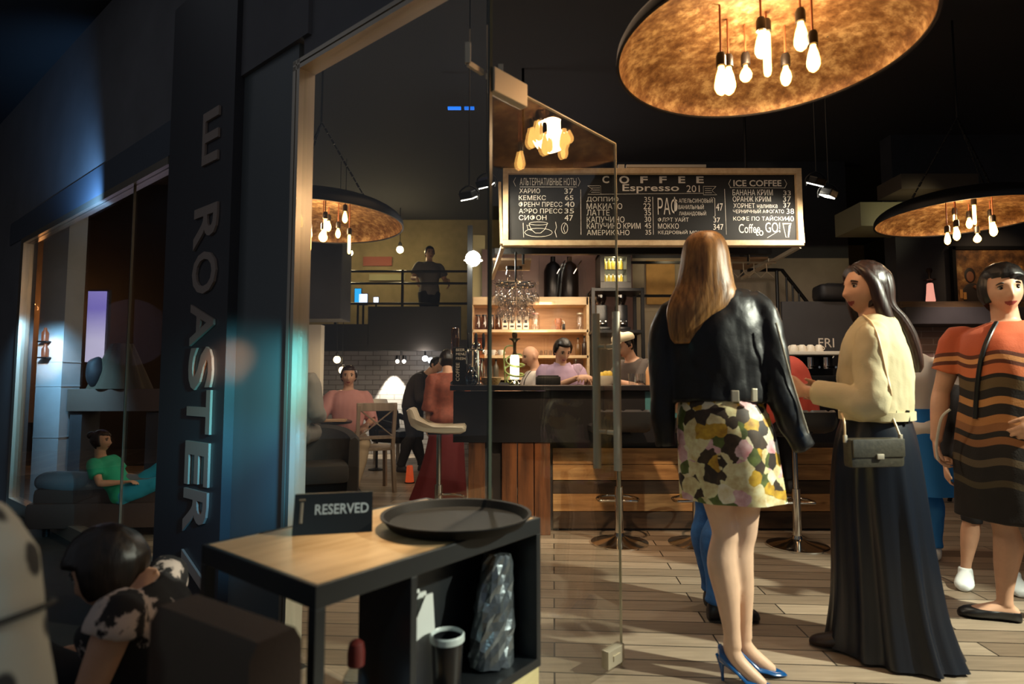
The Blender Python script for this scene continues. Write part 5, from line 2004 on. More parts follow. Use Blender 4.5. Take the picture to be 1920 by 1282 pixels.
r = person('man in dark clothes bending forward in front of the white brick wall', (-1.30, 7.75, 0), R(75))
P = stand(1.60, True)
P['chest'] += V((0, -.10, -.03)); P['neck'] += V((0, -.22, -.07)); P['head'] += V((0, -.31, -.10))
P['waist'] += V((0, .0, 0))
P['pitch'] = R(30)
for s, k in ((1, 'L'), (-1, 'R')):
    P['sh' + k] += V((0, -.17, -.06))
    P['el' + k] = P['sh' + k] + V((s * .03, -.02, -.27)); P['wr' + k] = P['el' + k] + V((0, -.18, .10)); P['hd' + k] = V((0, -1, .3)); P['hn' + k] = V((-s, 0, 0)); P['ht' + k] = V((0, 0, 1))
P['anR'] = V((-.10, .12, .08)); P['anL'] = V((.08, -.10, .08))
body(r, P, SKIN, .011, eyes=False)
shirt(r, P, mat('dark_brown_top', '#2a201d', .8), 'dark_jumper', .02, .9, .0, .013, 4)
trousers(r, P, mat('charcoal_trousers', '#1d1a1d', .8), 'trousers', .014)
shoes(r, P, M_BLACK, .008)
hair_short(r, P, HAIR_DARK, 'short', .008, 3)

r = person('woman in orange blouse and long red skirt standing at the bar end', (-.655, 5.95, 0), R(-165))
P = stand(1.50)
P['head'] += V((0, -.03, -.01))
body(r, P, SKIN, .011, eyes=False)
shirt(r, P, mat('orange_blouse', '#8a4630', .75, vary=.2, scale=25), 'blouse', .02, .7, .02, .013, 4, amp=.01)
b = MB()
b.loft(rings_xy(interp_spec([(.86, 0, 0, .145, .115), (.72, 0, .0, .165, .135), (.45, .02, .0, .20, .17), (.2, .05, .0, .245, .205), (.01, .08, 0, .285, .235)], 18), 64, lambda t, u: .035 * math.sin(10 * t) * u))
b.build('long_skirt', mat('crimson_cloth', '#6e1f22', .7), r, auto=70)
hair_short(r, P, HAIR_DARK, 'bob', .014, 3)

r = person('man in grey T-shirt standing on the loft behind the railing', (at(805, 500, 9.0).x, 9.0, 1.77), R(25))
P = stand(1.50, True)
P['elL'] = V((.26, .0, .98)); P['elR'] = V((-.26, .0, .98))
P['wrL'] = V((.25, -.2, .95)); P['wrR'] = V((-.25, -.2, .95))
body(r, P, SKIN, .011, eyes=True)
shirt(r, P, mat('grey_tee', '#77706a', .8), 'grey_tee', .018, .45, .02, .013, 4)
trousers(r, P, M_DKSHIRT, 'trousers')
shoes(r, P, M_BLACK, .008)
hair_short(r, P, HAIR_DARK, 'short', .014, 3)

r = person('person in grey top at the left sofa, only right arm visible past the door frame', tuple(at(540, 800, 5.3).to_2d()) + (0,), R(175))
P = sit(1.70, True, .62, .40)
P['shR'].x -= .02
P['elR'] = P['shR'] + V((-.05, -.02, -.28)); P['wrR'] = P['elR'] + V((.05, -.22, -.06)); P['hdR'] = V((.3, -1, 0)); P['hnR'] = V((0, 0, -1)); P['htR'] = V((1, 0, 0))
body(r, P, SKIN, .011, eyes=False)
shirt(r, P, M_GREYT, 'grey_jumper', .03, .92, .012, .013, 4, amp=.014)
trousers(r, P, mat('grey_trousers', '#7d7468', .8), 'trousers', .02)
shoes(r, P, M_BLACK, .008)
hair_short(r, P, HAIR_BROWN, 'short', .014, 3)

# child on the lounge sofa behind the left window
LX = at(205, 880, 4.42)
r = person('child in green top and turquoise trousers lying on the lounge sofa, one leg up', (LX.x - .02, 4.50, 0), R(95))
P = sit(1.15, False, .20, .26)
zb = .30
P['pel'] = V((0, -.10, .33)); P['waist'] = V((0, -.03, .40)); P['chest'] = V((0, .05, .49)); P['neck'] = V((0, .10, .585)); P['head'] = V((0, .10, .71))
for s, k in ((1, 'L'), (-1, 'R')):
    P['sh' + k] = V((s * .115, .08, .555)); P['el' + k] = V((s * .17, .0, .42)); P['wr' + k] = V((s * .12, -.14, .42)); P['hd' + k] = V((0, -1, .1)); P['hn' + k] = V((0, 0, -1)); P['ht' + k] = V((-s, 0, 0))
    P['hip' + k] = V((s * .055, -.11, .33)); P['kn' + k] = V((s * .07, -.30, .49)); P['an' + k] = V((s * .07, -.56, .62)); P['toe' + k] = V((0, -.4, 1))
P['knR'] = V((-.07, -.36, .40)); P['anR'] = V((-.07, -.58, .52))
P['pitch'] = R(-6)
P['pr'] = P['cr'] = V((1, 0, 0))
body(r, P, SKIN, .008, feet=False)
shirt(r, P, mat('mint_green_cotton', '#25b58a', .8), 'green_top', .012, .4, .01, .010, 4)
trousers(r, P, mat('turquoise_cotton', '#2ba7c4', .75), 'trousers', .012, .95, .010)
for k in 'LR':
    b = MB()
    a = P['an' + k]
    b.tube([a + V((0, .02, -.01)), a + V((0, -.03, .02)), a + V((0, -.05, .09)), a + V((0, -.045, .13))], [.022, .028, .024, .010], 12, smooth=3)
    b.build('shoe', M_BLACK, r)
hair_short(r, P, HAIR_BROWN, 'bob', .014, 3)
b = MB()
hm = head_matrix(P)
b.sphere(hm @ V((0, .10, .075)), .03, 12, 8)
b.build('hair_bun', HAIR_BROWN, r)

# ---------------------------------------------------------------- terrace guests close to the camera
r = person('person in white dotted shirt at the left edge, very close, only shoulder and arm visible', (-.935, .79, 0), R(3))
P = sit(1.74, True, .36, .42)
P['elR'] = P['shR'] + V((-.07, -.02, -.27)); P['wrR'] = P['elR'] + V((.12, -.18, -.10)); P['hdR'] = V((.3, -1, -.3)); P['hnR'] = V((0, 0, -1)); P['htR'] = V((1, 0, 0))
P['elL'] = P['shL'] + V((.07, -.02, -.27)); P['wrL'] = P['elL'] + V((-.12, -.18, -.10)); P['hdL'] = V((-.3, -1, -.3)); P['hnL'] = V((0, 0, -1)); P['htL'] = V((-1, 0, 0))
body(r, P, SKIN, .011, eyes=False)


def dots():
    k = N('dotted_white_cotton')
    vo = k.n('ShaderNodeTexVoronoi')
    vo.inputs['Scale'].default_value = 17
    vo.inputs['Randomness'].default_value = .8
    k.l(k.coords((1, 1, .7)), vo.inputs['Vector'])
    k.l(k.ramp(vo.outputs['Distance'], [(.16, lin('#3c4043')), (.26, lin('#3c4043')), (.34, lin('#c9cfc6'))]), k.b.inputs['Base Color'])
    k.set(Roughness=.8)
    return k.m


shirt(r, P, dots(), 'dotted_shirt', .024, .55, .02, .011, 4)
b = MB()
c0 = P['shL']
ax = (P['elL'] - c0).normalized()
u_ = ax.cross(V((0, 1, 0))).normalized(); w_ = ax.cross(u_)
b.tube([c0 + ax * .10 + (u_ * math.cos(t) + w_ * math.sin(t)) * .0925 for t in [2 * math.pi * i / 24 for i in range(25)]], .004, 6)
b.build('sleeve_seam', mat('dark_seam', '#3a3c3c', .8), r)
trousers(r, P, M_DKSHIRT, 'trousers')
shoes(r, P, M_BLACK, .008)
hair_short(r, P, HAIR_DARK, 'short', .014, 3)

# dark-haired woman crouching low in white top with dark leaves
def leaves():
    k = N('leaf_print_cotton')
    n = k.noise(7.5, 5, k.coords((1, 1, .8)), .6)
    k.l(k.ramp(n.outputs['Fac'], [(.46, lin('#cbbab0')), (.49, lin('#1d1a1c'))], 'LINEAR'), k.b.inputs['Base Color'])
    k.set(Roughness=.8)
    return k.m


r = person('dark-haired woman sitting low on the terrace in white top with dark leaf print', (-.985, 1.68, 0), R(-78))
P = sit(1.52, False, .10, .40)
P['chest'] += V((.0, -.04, -.01)); P['neck'] += V((.0, -.07, -.07)); P['head'] += V((.0, -.12, -.165))
P['yaw'] = R(-8); P['pitch'] = R(18)
for s, k in ((1, 'L'), (-1, 'R')):
    P['sh' + k] += V((0, -.05, -.03)); P['el' + k] = P['sh' + k] + V((s * .06, -.06, -.23)); P['wr' + k] = P['el' + k] + V((-s * .05, -.20, .02)); P['hd' + k] = V((0, -1, 0)); P['hn' + k] = V((0, 0, -1)); P['ht' + k] = V((-s, 0, 0))
    P['kn' + k] = V((s * .10, -.38, .38)); P['an' + k] = V((s * .10, -.40, .08))
body(r, P, SKIN, .009, eyes=True)
shirt(r, P, leaves(), 'leaf_print_top', .014, .18, .01, .010, 4)
trousers(r, P, M_DKSHIRT, 'trousers')
shoes(r, P, M_BLACK, .008)
b = MB()
HM = head_matrix(P)
hair_cap(b, HM, 'bob', .026, 3)
b.build('hair', HAIR_DARK, r, auto=80)
st_ = thing('low_pouf', 'low dark pouf under the dark-haired woman on the terrace', 'pouf', (-.985, 1.68, 0))
MB().lathe([(.0, 0), (.17, 0), (.19, .03), (.19, .10), (.17, .13), (0, .132)], seg=32).build('cushion', M_ARM, st_)
MB().lathe([(.191, .055), (.195, .06), (.195, .07), (.191, .075)], seg=32, cap=False).build('piping', M_BLACK, st_)


# ---------------------------------------------------------------- bar stools
def stool_parts(root, seatm, tufted=True):
    b = MB()
    # scooped seat: L profile swept sideways
    prof = [(.20, .80), (.205, .825), (.19, .845), (.02, .835), (-.10, .845), (-.165, .885), (-.195, .955), (-.215, .965), (-.232, .950), (-.21, .87), (-.16, .82), (-.08, .795), (.05, .785), (.17, .785)]
    rings = []
    n = 25
    for i in range(n):
        u = -1 + 2 * i / (n - 1)
        e = 1 - .10 * abs(u) ** 6
        ring = []
        for k_, (y, z) in enumerate(prof):
            zz = z
            if tufted and 2 <= k_ <= 7:
                zz = z - .010 * (abs(math.sin(u * math.pi * 1.5)) ** .5 < .45)
            ring.append(V((u * .20, -y * e, .81 + (zz - .81) * (1 if abs(u) < .97 else .6))))
        rings.append(ring)
    b.loft(rings)
    b.build('seat', seatm, root, auto=50)
    MB().tube([(0, 0, .02), (0, 0, .40)], .030, 20).tube([(0, 0, .38), (0, 0, .79)], .019, 16).build('column', M_CHROME, root)
    MB().lathe([(.0, .001), (.205, .001), (.205, .010), (.16, .022), (.08, .036), (.038, .052), (.031, .075), (.0, .076)], seg=40).build('base', M_CHROME, root)
    b = MB()
    ring = [(.15 * math.cos(t), -.06 + .14 * math.sin(t), .30) for t in [R(a) for a in range(-215, 36, 12)]]
    b.tube([(.0, 0, .30)] + [ring[0]] + ring, .010, 10)
    b.tube([(.0, 0, .30), ring[-1]], .010, 10)
    b.build('footrest', M_CHROME, root)
    MB().box((0, 0, .782), (.16, .16, .02), 0, .004).build('seat_plate', M_BLACKM, root)


M_BEIGEL = mat('beige_leatherette', '#b5a58e', .45, bump=.15, bscale=60)
M_DKL = mat('dark_leatherette', '#1e1b1c', .45, bump=.15, bscale=60)
s1 = thing('bar_stool', 'beige tufted bar stool at the left end of the bar', 'bar stool', (-.545, 4.42, 0), R(94), 'chrome bar stools')
stool_parts(s1, M_BEIGEL)
s2 = thing('bar_stool', 'dark bar stool behind the glass door handles', 'bar stool', (.775, 4.32, 0), R(180), 'chrome bar stools')
stool_parts(s2, M_DKL)
dup(s2, (1.33, 4.30, 0), R(184), 'dark bar stool behind the man in blue jeans, only base showing')
dup(s2, (2.02, 4.24, 0), R(182), 'dark bar stool under the person in red')

# ---------------------------------------------------------------- things on the bar
M_CLEAR = glass('clear_glass', (.93, .93, .92, 1), 1.5, .0, .06)
BT = 1.134


def bottle(label, p, h, r_, m, capm, group, cat='bottle'):
    o = thing('bottle', label, cat, tuple(p), 0, group)
    MB().lathe([(0, 0), (r_ * .95, 0), (r_, .008), (r_, h * .55), (r_ * .75, h * .66), (r_ * .36, h * .75), (r_ * .33, h * .93)], seg=18).build('bottle_body', m, o)
    MB().lathe([(r_ * .40, h * .91), (r_ * .42, h * .92), (r_ * .42, h), (.001, h + .001)], seg=14).build('cap', capm, o)
    return o


# menu stand with stacked lines of writing
ms = thing('menu_stand', 'black upright menu stand with pale lettering at the left bar corner', 'menu', tuple(at(862, 722, 4.66).to_2d()) + (BT,), R(-6))
MB().box((0, 0, .15), (.115, .014, .30), 0, .003).build('stand_board', M_BLACKM, ms, smooth=False)
b = MB()
for ln, z, w_ in (('BEER', .268, .07), ('MENU', .235, .08), ('FRESH', .20, .075)):
    vs, fs = text_bm(ln, .03, Matrix.Identity(4), 1, 0.0)
    x0, x1 = min(v.x for v in vs), max(v.x for v in vs)
    b.add([V((-.03 + (v.x - x0) / (x1 - x0) * w_, -.0085, z + v.y)) for v in vs], fs)
vs, fs = text_bm('COFFEE', .05, Matrix.Identity(4), 1, 0.0)
b.add([V((-.002 - v.y * .8, -.0085, .03 + v.x * .85)) for v in vs], fs)
b.build('lettering', mat('menu_letter', '#c8b9a4', .6), ms, smooth=False)

# beer tower
bt_ = thing('beer_tower', 'chrome beer tap tower with hanging taps on the left of the bar', 'beer tap', tuple(at(893, 722, 4.74).to_2d()) + (BT,))
MB().lathe([(.05, 0), (.052, .01), (.03, .03), (.026, .28), (.035, .30), (.035, .33), (.02, .35), (.001, .352)], seg=22).build('tower_column', M_CHROME, bt_)
for k, dx in enumerate((-.06, .0, .06)):
    b = MB()
    b.tube([(dx * .3, -.01, .28), (dx, -.06, .28), (dx, -.075, .25)], .010, 10, smooth=3)
    tp_ = b.build('tap', M_CHROME, bt_)
    MB().lathe([(.006, .29), (.013, .31), (.012, .40), (.006, .415), (.001, .416)], (dx, -.06, 0), 12).build('tap_handle', M_BLACKM, tp_)
MB().tube([(.02, .03, .0), (.02, .03, .38)], .045, 18).build('keg_tube', glass('amber_tube', (.8, .55, .36, 1), 1.4, .05, .06), bt_)
dsp = thing('drink_dispenser', 'tall glass beer dispenser with amber drink at the left bar corner', 'dispenser', tuple(at(853, 722, 4.88).to_2d()) + (BT,))
MB().lathe([(.0, .26), (.032, .26), (.034, .27), (.034, .46), (.028, .475), (.001, .477)], seg=20).build('glass_cylinder', glass('amber_glass', (.75, .48, .30, 1), 1.45, .02, .06), dsp)
MB().lathe([(.04, 0), (.042, .02), (.015, .04), (.015, .26)], seg=18).build('foot', M_CHROME, dsp)
# siphon carafe
sp = thing('coffee_siphon', 'glass coffee siphon with dark lower flask on the bar', 'siphon', tuple(at(884, 722, 4.56).to_2d()) + (BT,))
MB().lathe([(.0, .0), (.035, .0), (.052, .03), (.055, .06), (.042, .10), (.02, .125), (.02, .14)], seg=24).build('lower_flask', glass('dark_flask', (.25, .32, .40, 1), 1.5, .02, .05), sp)
MB().lathe([(.02, .14), (.048, .17), (.052, .25), (.05, .27)], seg=24, cap=False).build('upper_flask', M_CLEAR, sp)
MB().tube([(.062, 0, .0), (.062, 0, .2), (.03, 0, .205)], .005, 8).build('stand_rod', M_CHROME, sp)
# wicker bowl
wb = thing('wicker_bowl', 'small wicker bowl on the bar beside the beer taps', 'bowl', tuple(at(921, 722, 4.62).to_2d()) + (BT,))
b = MB()
b.lathe([(.0, .002), (.055, .002), (.072, .03), (.082, .058), (.078, .058), (.068, .03), (.05, .010), (.0, .010)], seg=36)
b.build('bowl_body', wood('wicker', '#8a6a40', '#d2ab74', (30, 30, 40), .7, knots=False), wb)
# glowing hookah column
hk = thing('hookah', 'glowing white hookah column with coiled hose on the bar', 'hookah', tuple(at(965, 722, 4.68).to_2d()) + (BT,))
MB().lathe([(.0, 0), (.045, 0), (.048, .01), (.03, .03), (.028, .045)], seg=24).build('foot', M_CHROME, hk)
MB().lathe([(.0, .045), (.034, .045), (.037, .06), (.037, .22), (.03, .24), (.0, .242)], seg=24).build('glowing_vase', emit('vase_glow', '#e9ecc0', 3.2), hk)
MB().lathe([(.02, .24), (.012, .27), (.014, .34), (.03, .36), (.045, .365), (.045, .37), (.018, .375), (.022, .40), (.018, .42), (.0, .421)], seg=20).build('stem', mat('hookah_stem', '#4a3a2c', .35, metal=.6), hk)
b = MB()
pts = []
for i in range(70):
    t = i / 69
    a = t * 2 * math.pi * 2.6
    pts.append((.072 * math.cos(a) * (.75 + .35 * math.sin(t * 3)), .05 * math.sin(a), .235 - .20 * t + .03 * math.sin(a)))
b.tube(pts, .0075, 8)
b.tube([(.0, 0, .31), (-.06, 0, .31), (-.085, 0, .25), (-.075, 0, .02)], .006, 8, smooth=5)
b.build('hose', mat('olive_hose', '#7d8045', .4), hk)
light('POINT', 'vase_light', tuple(V(hk.location) + V((0, -.1, .15))), (.95, 1, .7), .8, None, .04)

# hanging wine glasses
gr = thing('glass_rack', 'dark ring rack with hanging wine glasses above the bar', 'glass rack', tuple(at(967, 535, 4.75)))
b = MB()
for rr, zz in ((.16, 0), (.10, 0)):
    b.tube([(rr * math.cos(t), rr * math.sin(t), zz) for t in [2 * math.pi * i / 32 for i in range(33)]], .006, 6)
b.tube([(-.16, 0, 0), (.16, 0, 0)], .006, 6).tube([(0, -.16, 0), (0, .16, 0)], .006, 6)
b.build('ring_frame', M_CHROME, gr)
MB().tube([(0, 0, 0), (0, 0, 2.22 - gr.location.z)], .008, 8).build('hanger', M_BLACKM, gr)


def wine_glass():
    prof = [(.030, 0), (.031, -.002), (.006, -.008), (.0035, -.02), (.0035, -.075), (.012, -.085), (.028, -.105), (.034, -.13), (.031, -.16), (.027, -.175)]
    return MB().lathe(prof, seg=16, cap=False).build('wine_glass', M_WINE)


M_WINE = glass('wine_glass_clear', (.985, .97, .965, 1), 1.5, .06, .20)
first = None
k_ = 0
spots = []
for ring_r, n_, zz in ((.165, 13, .02), (.115, 9, -.0), (.06, 5, -.035), (.14, 9, -.10), (.08, 6, -.13)):
    for i in range(n_):
        a = 2 * math.pi * (i + .3 * (n_ % 2)) / n_
        spots.append((ring_r * math.cos(a), ring_r * math.sin(a), zz))
for sx, sy, sz in spots:
    p = V(gr.location) + V((sx, sy, sz))
    if first is None:
        first = tag(wine_glass(), 'wine glass hanging upside down in the ring rack', 'wine glass', 'wine glasses in the ring rack')
        first.location = p
    else:
        dup(first, tuple(p))
# two lidded jars above the rack
for lab, x_, rr, hh in (('glass jar with dark lid above the hanging glasses, left one', 957, .040, .10), ('tapered glass flask above the hanging glasses, right one', 973, .030, .10)):
    p = at(x_, 527, 4.92)
    o = thing('jar', lab, 'jar', tuple(p), 0, 'jars over the glass rack')
    MB().lathe([(0, 0), (rr, 0), (rr, hh * .7), (rr * .8, hh * .85), (rr * .8, hh)], seg=18).build('jar_body', M_CLEAR, o)
    MB().lathe([(rr * .95, hh), (rr * .95, hh + .025), (.001, hh + .026)], seg=18).build('lid', M_BLACKM, o)
pj = at(965, 529, 4.92)
tag(MB().box((pj.x, pj.y, pj.z - .012), (.26, .14, .015), bev=.003).build('jar_shelf', M_BLACKM), 'small dark shelf carrying two jars above the hanging glasses', 'shelf')

# goods on the back shelves
M_JAR = mat('jar_cream', '#cdbfa8', .5)
rnd = random.Random(4)
z_ = 1.751


def jar(label, x, z, rr, hh, m, capm, group, y=6.62):
    o = thing('jar', label, 'jar', (x, y, z), 0, group)
    MB().lathe([(0, 0), (rr, 0), (rr * 1.02, .006), (rr, hh * .8), (rr * .75, hh * .9), (rr * .75, hh * .94)], seg=16).build('jar_body', m, o)
    MB().lathe([(rr * .8, hh * .92), (rr * .8, hh), (.001, hh + .001)], seg=16).build('lid', capm, o)
    return o


for i, x_ in enumerate((896, 908, 921, 934)):
    jar('brown tinted jar on the upper back shelf, place %s from its left end' % ('one', 'two', 'three', 'four')[i], at(x_, 620, 6.62).x, z_, .036, .17, glass('brown_jar_glass%d' % i, (.55, .42, .36, 1), 1.5, .05, .06), M_SOCK, 'brown jars on the upper back shelf')
for i, x_ in enumerate((947, 960, 973, 986)):
    o = thing('printed_carton', 'white printed coffee carton on the upper back shelf, %s of four' % ('leftmost', 'second', 'third', 'rightmost')[i], 'carton', (at(x_, 620, 6.60).x, 6.60, z_), 0, 'printed cartons on the back shelf')
    MB().box((0, 0, .075), (.066, .06, .15), 0, .004).build('carton_body', mat('carton_white', '#d9cbb4', .6), o, smooth=False)
    MB().box((0, -.0305, .09), (.03, .002, .035)).box((0, -.0305, .035), (.04, .002, .02)).build('print', mat('carton_print', '#2a2220', .6), o, smooth=False)
jar('round clear jar with tall stopper on the upper back shelf', at(1004, 620, 6.6).x, z_, .05, .19, M_CLEAR, mat('rose_lid', '#c98f80', .4), 'clear jars on the upper back shelf')
jar('clear glass jar at the right end of the upper back shelf', at(1088, 620, 6.6).x, z_, .045, .19, M_CLEAR, M_STEEL, 'clear jars on the upper back shelf')
o = thing('figurine', 'small brown painted head-shaped mug on the upper back shelf', 'mug', (at(1047, 620, 6.6).x, 6.6, z_))
MB().lathe([(0, 0), (.03, 0), (.034, .03), (.042, .07), (.040, .11), (.034, .125), (.0, .125)], seg=20).build('mug_body', mat('painted_mug', '#9a5f40', .4, vary=.5, scale=40), o)
MB().tube([(.04, 0, .03), (.065, 0, .05), (.064, 0, .09), (.04, 0, .10)], .006, 8, smooth=4).build('handle', M_WHITE, o)
tag(MB().box((at(1057, 617, 6.55).x, 6.55, z_ + .03), (.03, .03, .06), bev=.003).build('black_box', M_BLACKM), 'small black box beside the painted mug on the upper shelf', 'box')
for i, x_ in enumerate((908, 924, 939)):
    o = thing('cup', 'white cup on the lower back shelf, %s of three' % ('left', 'middle', 'right')[i], 'cup', (at(x_, 668, 6.6).x, 6.6, 1.461), 0, 'white cups on the lower back shelf')
    MB().lathe([(0, 0), (.022, 0), (.034, .03), (.036, .06), (.033, .06), (.02, .006), (0, .006)], seg=18).build('cup_body', M_WHITE, o)
    MB().tube([(.034, 0, .015), (.052, 0, .03), (.036, 0, .048)], .004, 8, smooth=4).build('handle', M_WHITE, o)
for i in range(9):
    o = MB().lathe([(.022, 0), (.018, .055), (.0, .056)], seg=14, cap=False).build('shot_glass', M_CLEAR)
    o.location = (at(1006, 668, 6.6).x + .052 * (i % 5), 6.56 + .07 * (i // 5), 1.461)
    tag(o, 'small upturned glass in the row on the lower back shelf', 'glass', 'small glasses on the lower back shelf')
for i, (x_, h_, c_) in enumerate(((1096, .22, '#33211a'), (1084, .20, '#6b4a2a'), (905, .26, '#5d5a50'), (918, .25, '#6e6a60'), (930, .27, '#575247'))):
    mcol = mat('bottle_tint%d' % i, c_, .2)
    bottle(('dark slim bottle at the right end of the lower back shelf', 'brown bottle left of the dark slim one on the lower back shelf', 'grey bottle below the shelf, left one', 'grey bottle below the shelf, middle one', 'grey bottle below the shelf, right one')[i],
           (at(x_, 668, 6.62).x, 6.62, 1.461 if i < 2 else 1.217), h_ if i < 2 else .2, .032, mcol, M_SOCK, 'bottles on the back shelves')

# steel rack with grinders and small lit fridge on top
rk = thing('steel_rack', 'dark steel rack right of the birch shelves carrying grinders and the fridge', 'rack', (1.12, 6.45, 0))
RI = Matrix.Translation((-1.12, -6.45, 0))
for x in (.87, 1.40):
    for y in (6.25, 6.65):
        part('upright', M_BLACKM, lambda b: b.box((x, y, 1.09), (.035, .035, 2.16)), rk, RI)
for z in (1.10, 1.70, 2.15):
    part('tier', M_BLACKM, lambda b: b.box((1.135, 6.45, z), (.55, .44, .03)), rk, RI)
part('rail', M_BLACKM, lambda b: b.box((1.85, 6.9, 2.18), (.9, .03, .03)).box((1.85, 6.9, 2.58), (.9, .03, .03)).box((2.28, 6.9, 2.38), (.03, .03, .43)), rk, RI)
fg = thing('mini_fridge', 'small lit glass-door fridge with yellow bottles on top of the rack', 'fridge', (at(1149, 540, 6.42).x, 6.42, 2.166))
fm = mat('fridge_silver', '#3c3a37', .45, metal=.3)
fz = .40
MB().box((0, .17, fz / 2), (.33, .02, fz)).box((-.155, 0, fz / 2), (.02, .34, fz)).box((.155, 0, fz / 2), (.02, .34, fz)).box((0, 0, .02), (.33, .34, .04)).box((0, 0, fz - .02), (.33, .34, .04)).build('cabinet', fm, fg, smooth=False)
MB().box((0, -.18, fz - .03), (.33, .03, .06)).box((0, -.18, .035), (.33, .03, .07)).box((-.142, -.18, fz / 2), (.046, .03, fz - .13)).box((.142, -.18, fz / 2), (.046, .03, fz - .13)).build('door_frame', fm, fg, smooth=False)
MB().box((0, 0, .205), (.28, .30, .008)).build('shelf', M_BLACKM, fg, smooth=False)
MB().box((0, .155, .2), (.28, .005, .32)).build('light_panel', emit('fridge_light', '#fff0b8', 1.6), fg, smooth=False)
first = None
for k in range(10):
    p = (fg.location.x - .10 + .045 * (k % 5), 6.34, fg.location.z + (.041 if k < 5 else .210))
    if first is None:
        first = thing('juice_bottle', 'yellow juice bottle in the small lit fridge', 'bottle', p, 0, 'yellow bottles in the fridge')
        MB().lathe([(0, 0), (.019, 0), (.020, .01), (.020, .08), (.010, .105), (.009, .12)], seg=14).build('bottle_body', mat('juice_yellow', '#d8c24a', .35), first)
        MB().lathe([(.011, .115), (.011, .13), (.001, .131)], seg=12).build('cap', mat('juice_cap', '#e8e0c0', .4), first)
    else:
        dup(first, p)
light('POINT', 'fridge_lamp', (fg.location.x, 6.30, fg.location.z + .34), (1, .95, .6), 1.2, None, .02)
# grinders
g1 = thing('coffee_grinder', 'black coffee grinder with chrome portafilter fork on the rack, left one', 'coffee grinder', (at(1128, 610, 6.4).x, 6.4, 1.716), 0, 'coffee grinders on the rack')
MB().box((0, .02, .02), (.16, .22, .04), 0, .01).box((0, .04, .16), (.13, .13, .26), 0, .02).build('grinder_body', mat('grinder_black', '#121214', .25), g1)
MB().lathe([(.04, .29), (.065, .36), (.065, .40), (.0, .402)], (0, .04, 0), 20).build('hopper', glass('smoky_hopper', (.3, .27, .25, 1), 1.5, .02, .05), g1)
MB().tube([(-.03, -.04, .10), (-.03, -.10, .10)], .008, 8).tube([(.03, -.04, .10), (.03, -.10, .10)], .008, 8).sphere((0, -.06, .075), .035, 14, 8, (1, 1, .6)).build('fork', M_CHROME, g1)
dup(g1, (at(1166, 610, 6.4).x, 6.4, 1.716), None, 'black coffee grinder with chrome portafilter fork on the rack, right one')
# dark roasting tanks behind
for lab, x_ in (('tall dark metal tank above the shelves, left one', 1037), ('tall dark metal tank above the shelves, right one', 1068)):
    p = at(x_, 556, 7.0)
    o = thing('metal_tank', lab, 'tank', (p.x, 7.0, 2.13), 0, 'dark tanks above the back shelf')
    MB().lathe([(0, 0), (.10, 0), (.11, .02), (.11, .36), (.08, .44), (.03, .48), (.03, .54), (.0, .541)], seg=24).build('tank_body', mat('tank_metal', '#1c1a1c', .3, metal=.6), o)
    MB().tube([(.03, -.09, .3), (.10, -.11, .42), (.14, -.05, .48)], .008, 8, smooth=4).build('pipe', M_CHROME, o)
tag(MB().box((.5, 6.9, 2.112), (1.0, .5, .02)).build('tank_shelf', M_BLACKM, smooth=False), 'dark shelf board carrying the metal tanks', 'shelf')

# barista tools
o = MB().lathe([(0, 0), (.035, 0), (.006, .01), (.005, .09), (.02, .11), (.04, .14), (.042, .22)], seg=18, cap=False).build('cocktail_glass', M_CLEAR)
o.location = (at(1084, 700, 4.95).x, 4.95, BT)
tag(o, 'clear mixing glass in front of the lilac-shirted bartender', 'glass')
for i, x_ in enumerate((1178, 1196)):
    o = MB().lathe([(0, .004), (.030, .0), (.036, .09), (.034, .09), (.028, .008), (0, .008)], seg=18).build('tumbler', M_CLEAR)
    o.location = (at(x_ + 8, 720, 4.66).x, 4.66, BT)
    tag(o, ('short tumbler on the bar top, left one of two', 'short tumbler on the bar top, right one of two')[i], 'glass', 'tumblers on the bar')
bottle('pale juice bottle with white cap at the right of the tumblers', (at(1219, 720, 4.66).x, 4.66, BT), .20, .034, mat('pale_bottle', '#b58a63', .3), M_WHITE, 'bottles on the bar')
bottle('tall greenish bottle behind the pale juice bottle', (at(1224, 700, 5.0).x, 5.0, BT), .30, .034, mat('green_bottle', '#4f5238', .25), M_WHITE, 'bottles on the bar')
o = thing('fruit_bowl', 'white bowl of yellow fruit slices beside the capped barman', 'bowl', (at(1135, 712, 4.85).x, 4.85, BT))
MB().lathe([(0, 0), (.05, 0), (.09, .05), (.10, .075), (.095, .075), (.08, .05), (.0, .012)], seg=24).build('bowl_body', M_WHITE, o)
b = MB()
for i in range(7):
    b.sphere((.05 * math.cos(i * 2.4) * (i / 7), .05 * math.sin(i * 2.4) * (i / 7), .07 + .01 * (i % 3)), .028, 10, 7)
b.build('fruit', mat('lemon', '#d2b44a', .5), o)
tag(MB().box((at(1028, 716, 4.8).x, 4.85, BT + .035), (.20, .14, .07), bev=.01).box((at(1028, 716, 4.8).x, 4.85, BT + .073), (.17, .12, .012), bev=.004).build('cash_terminal', M_BLACKM), 'low black terminal on the bar in front of the lilac shirt', 'terminal')

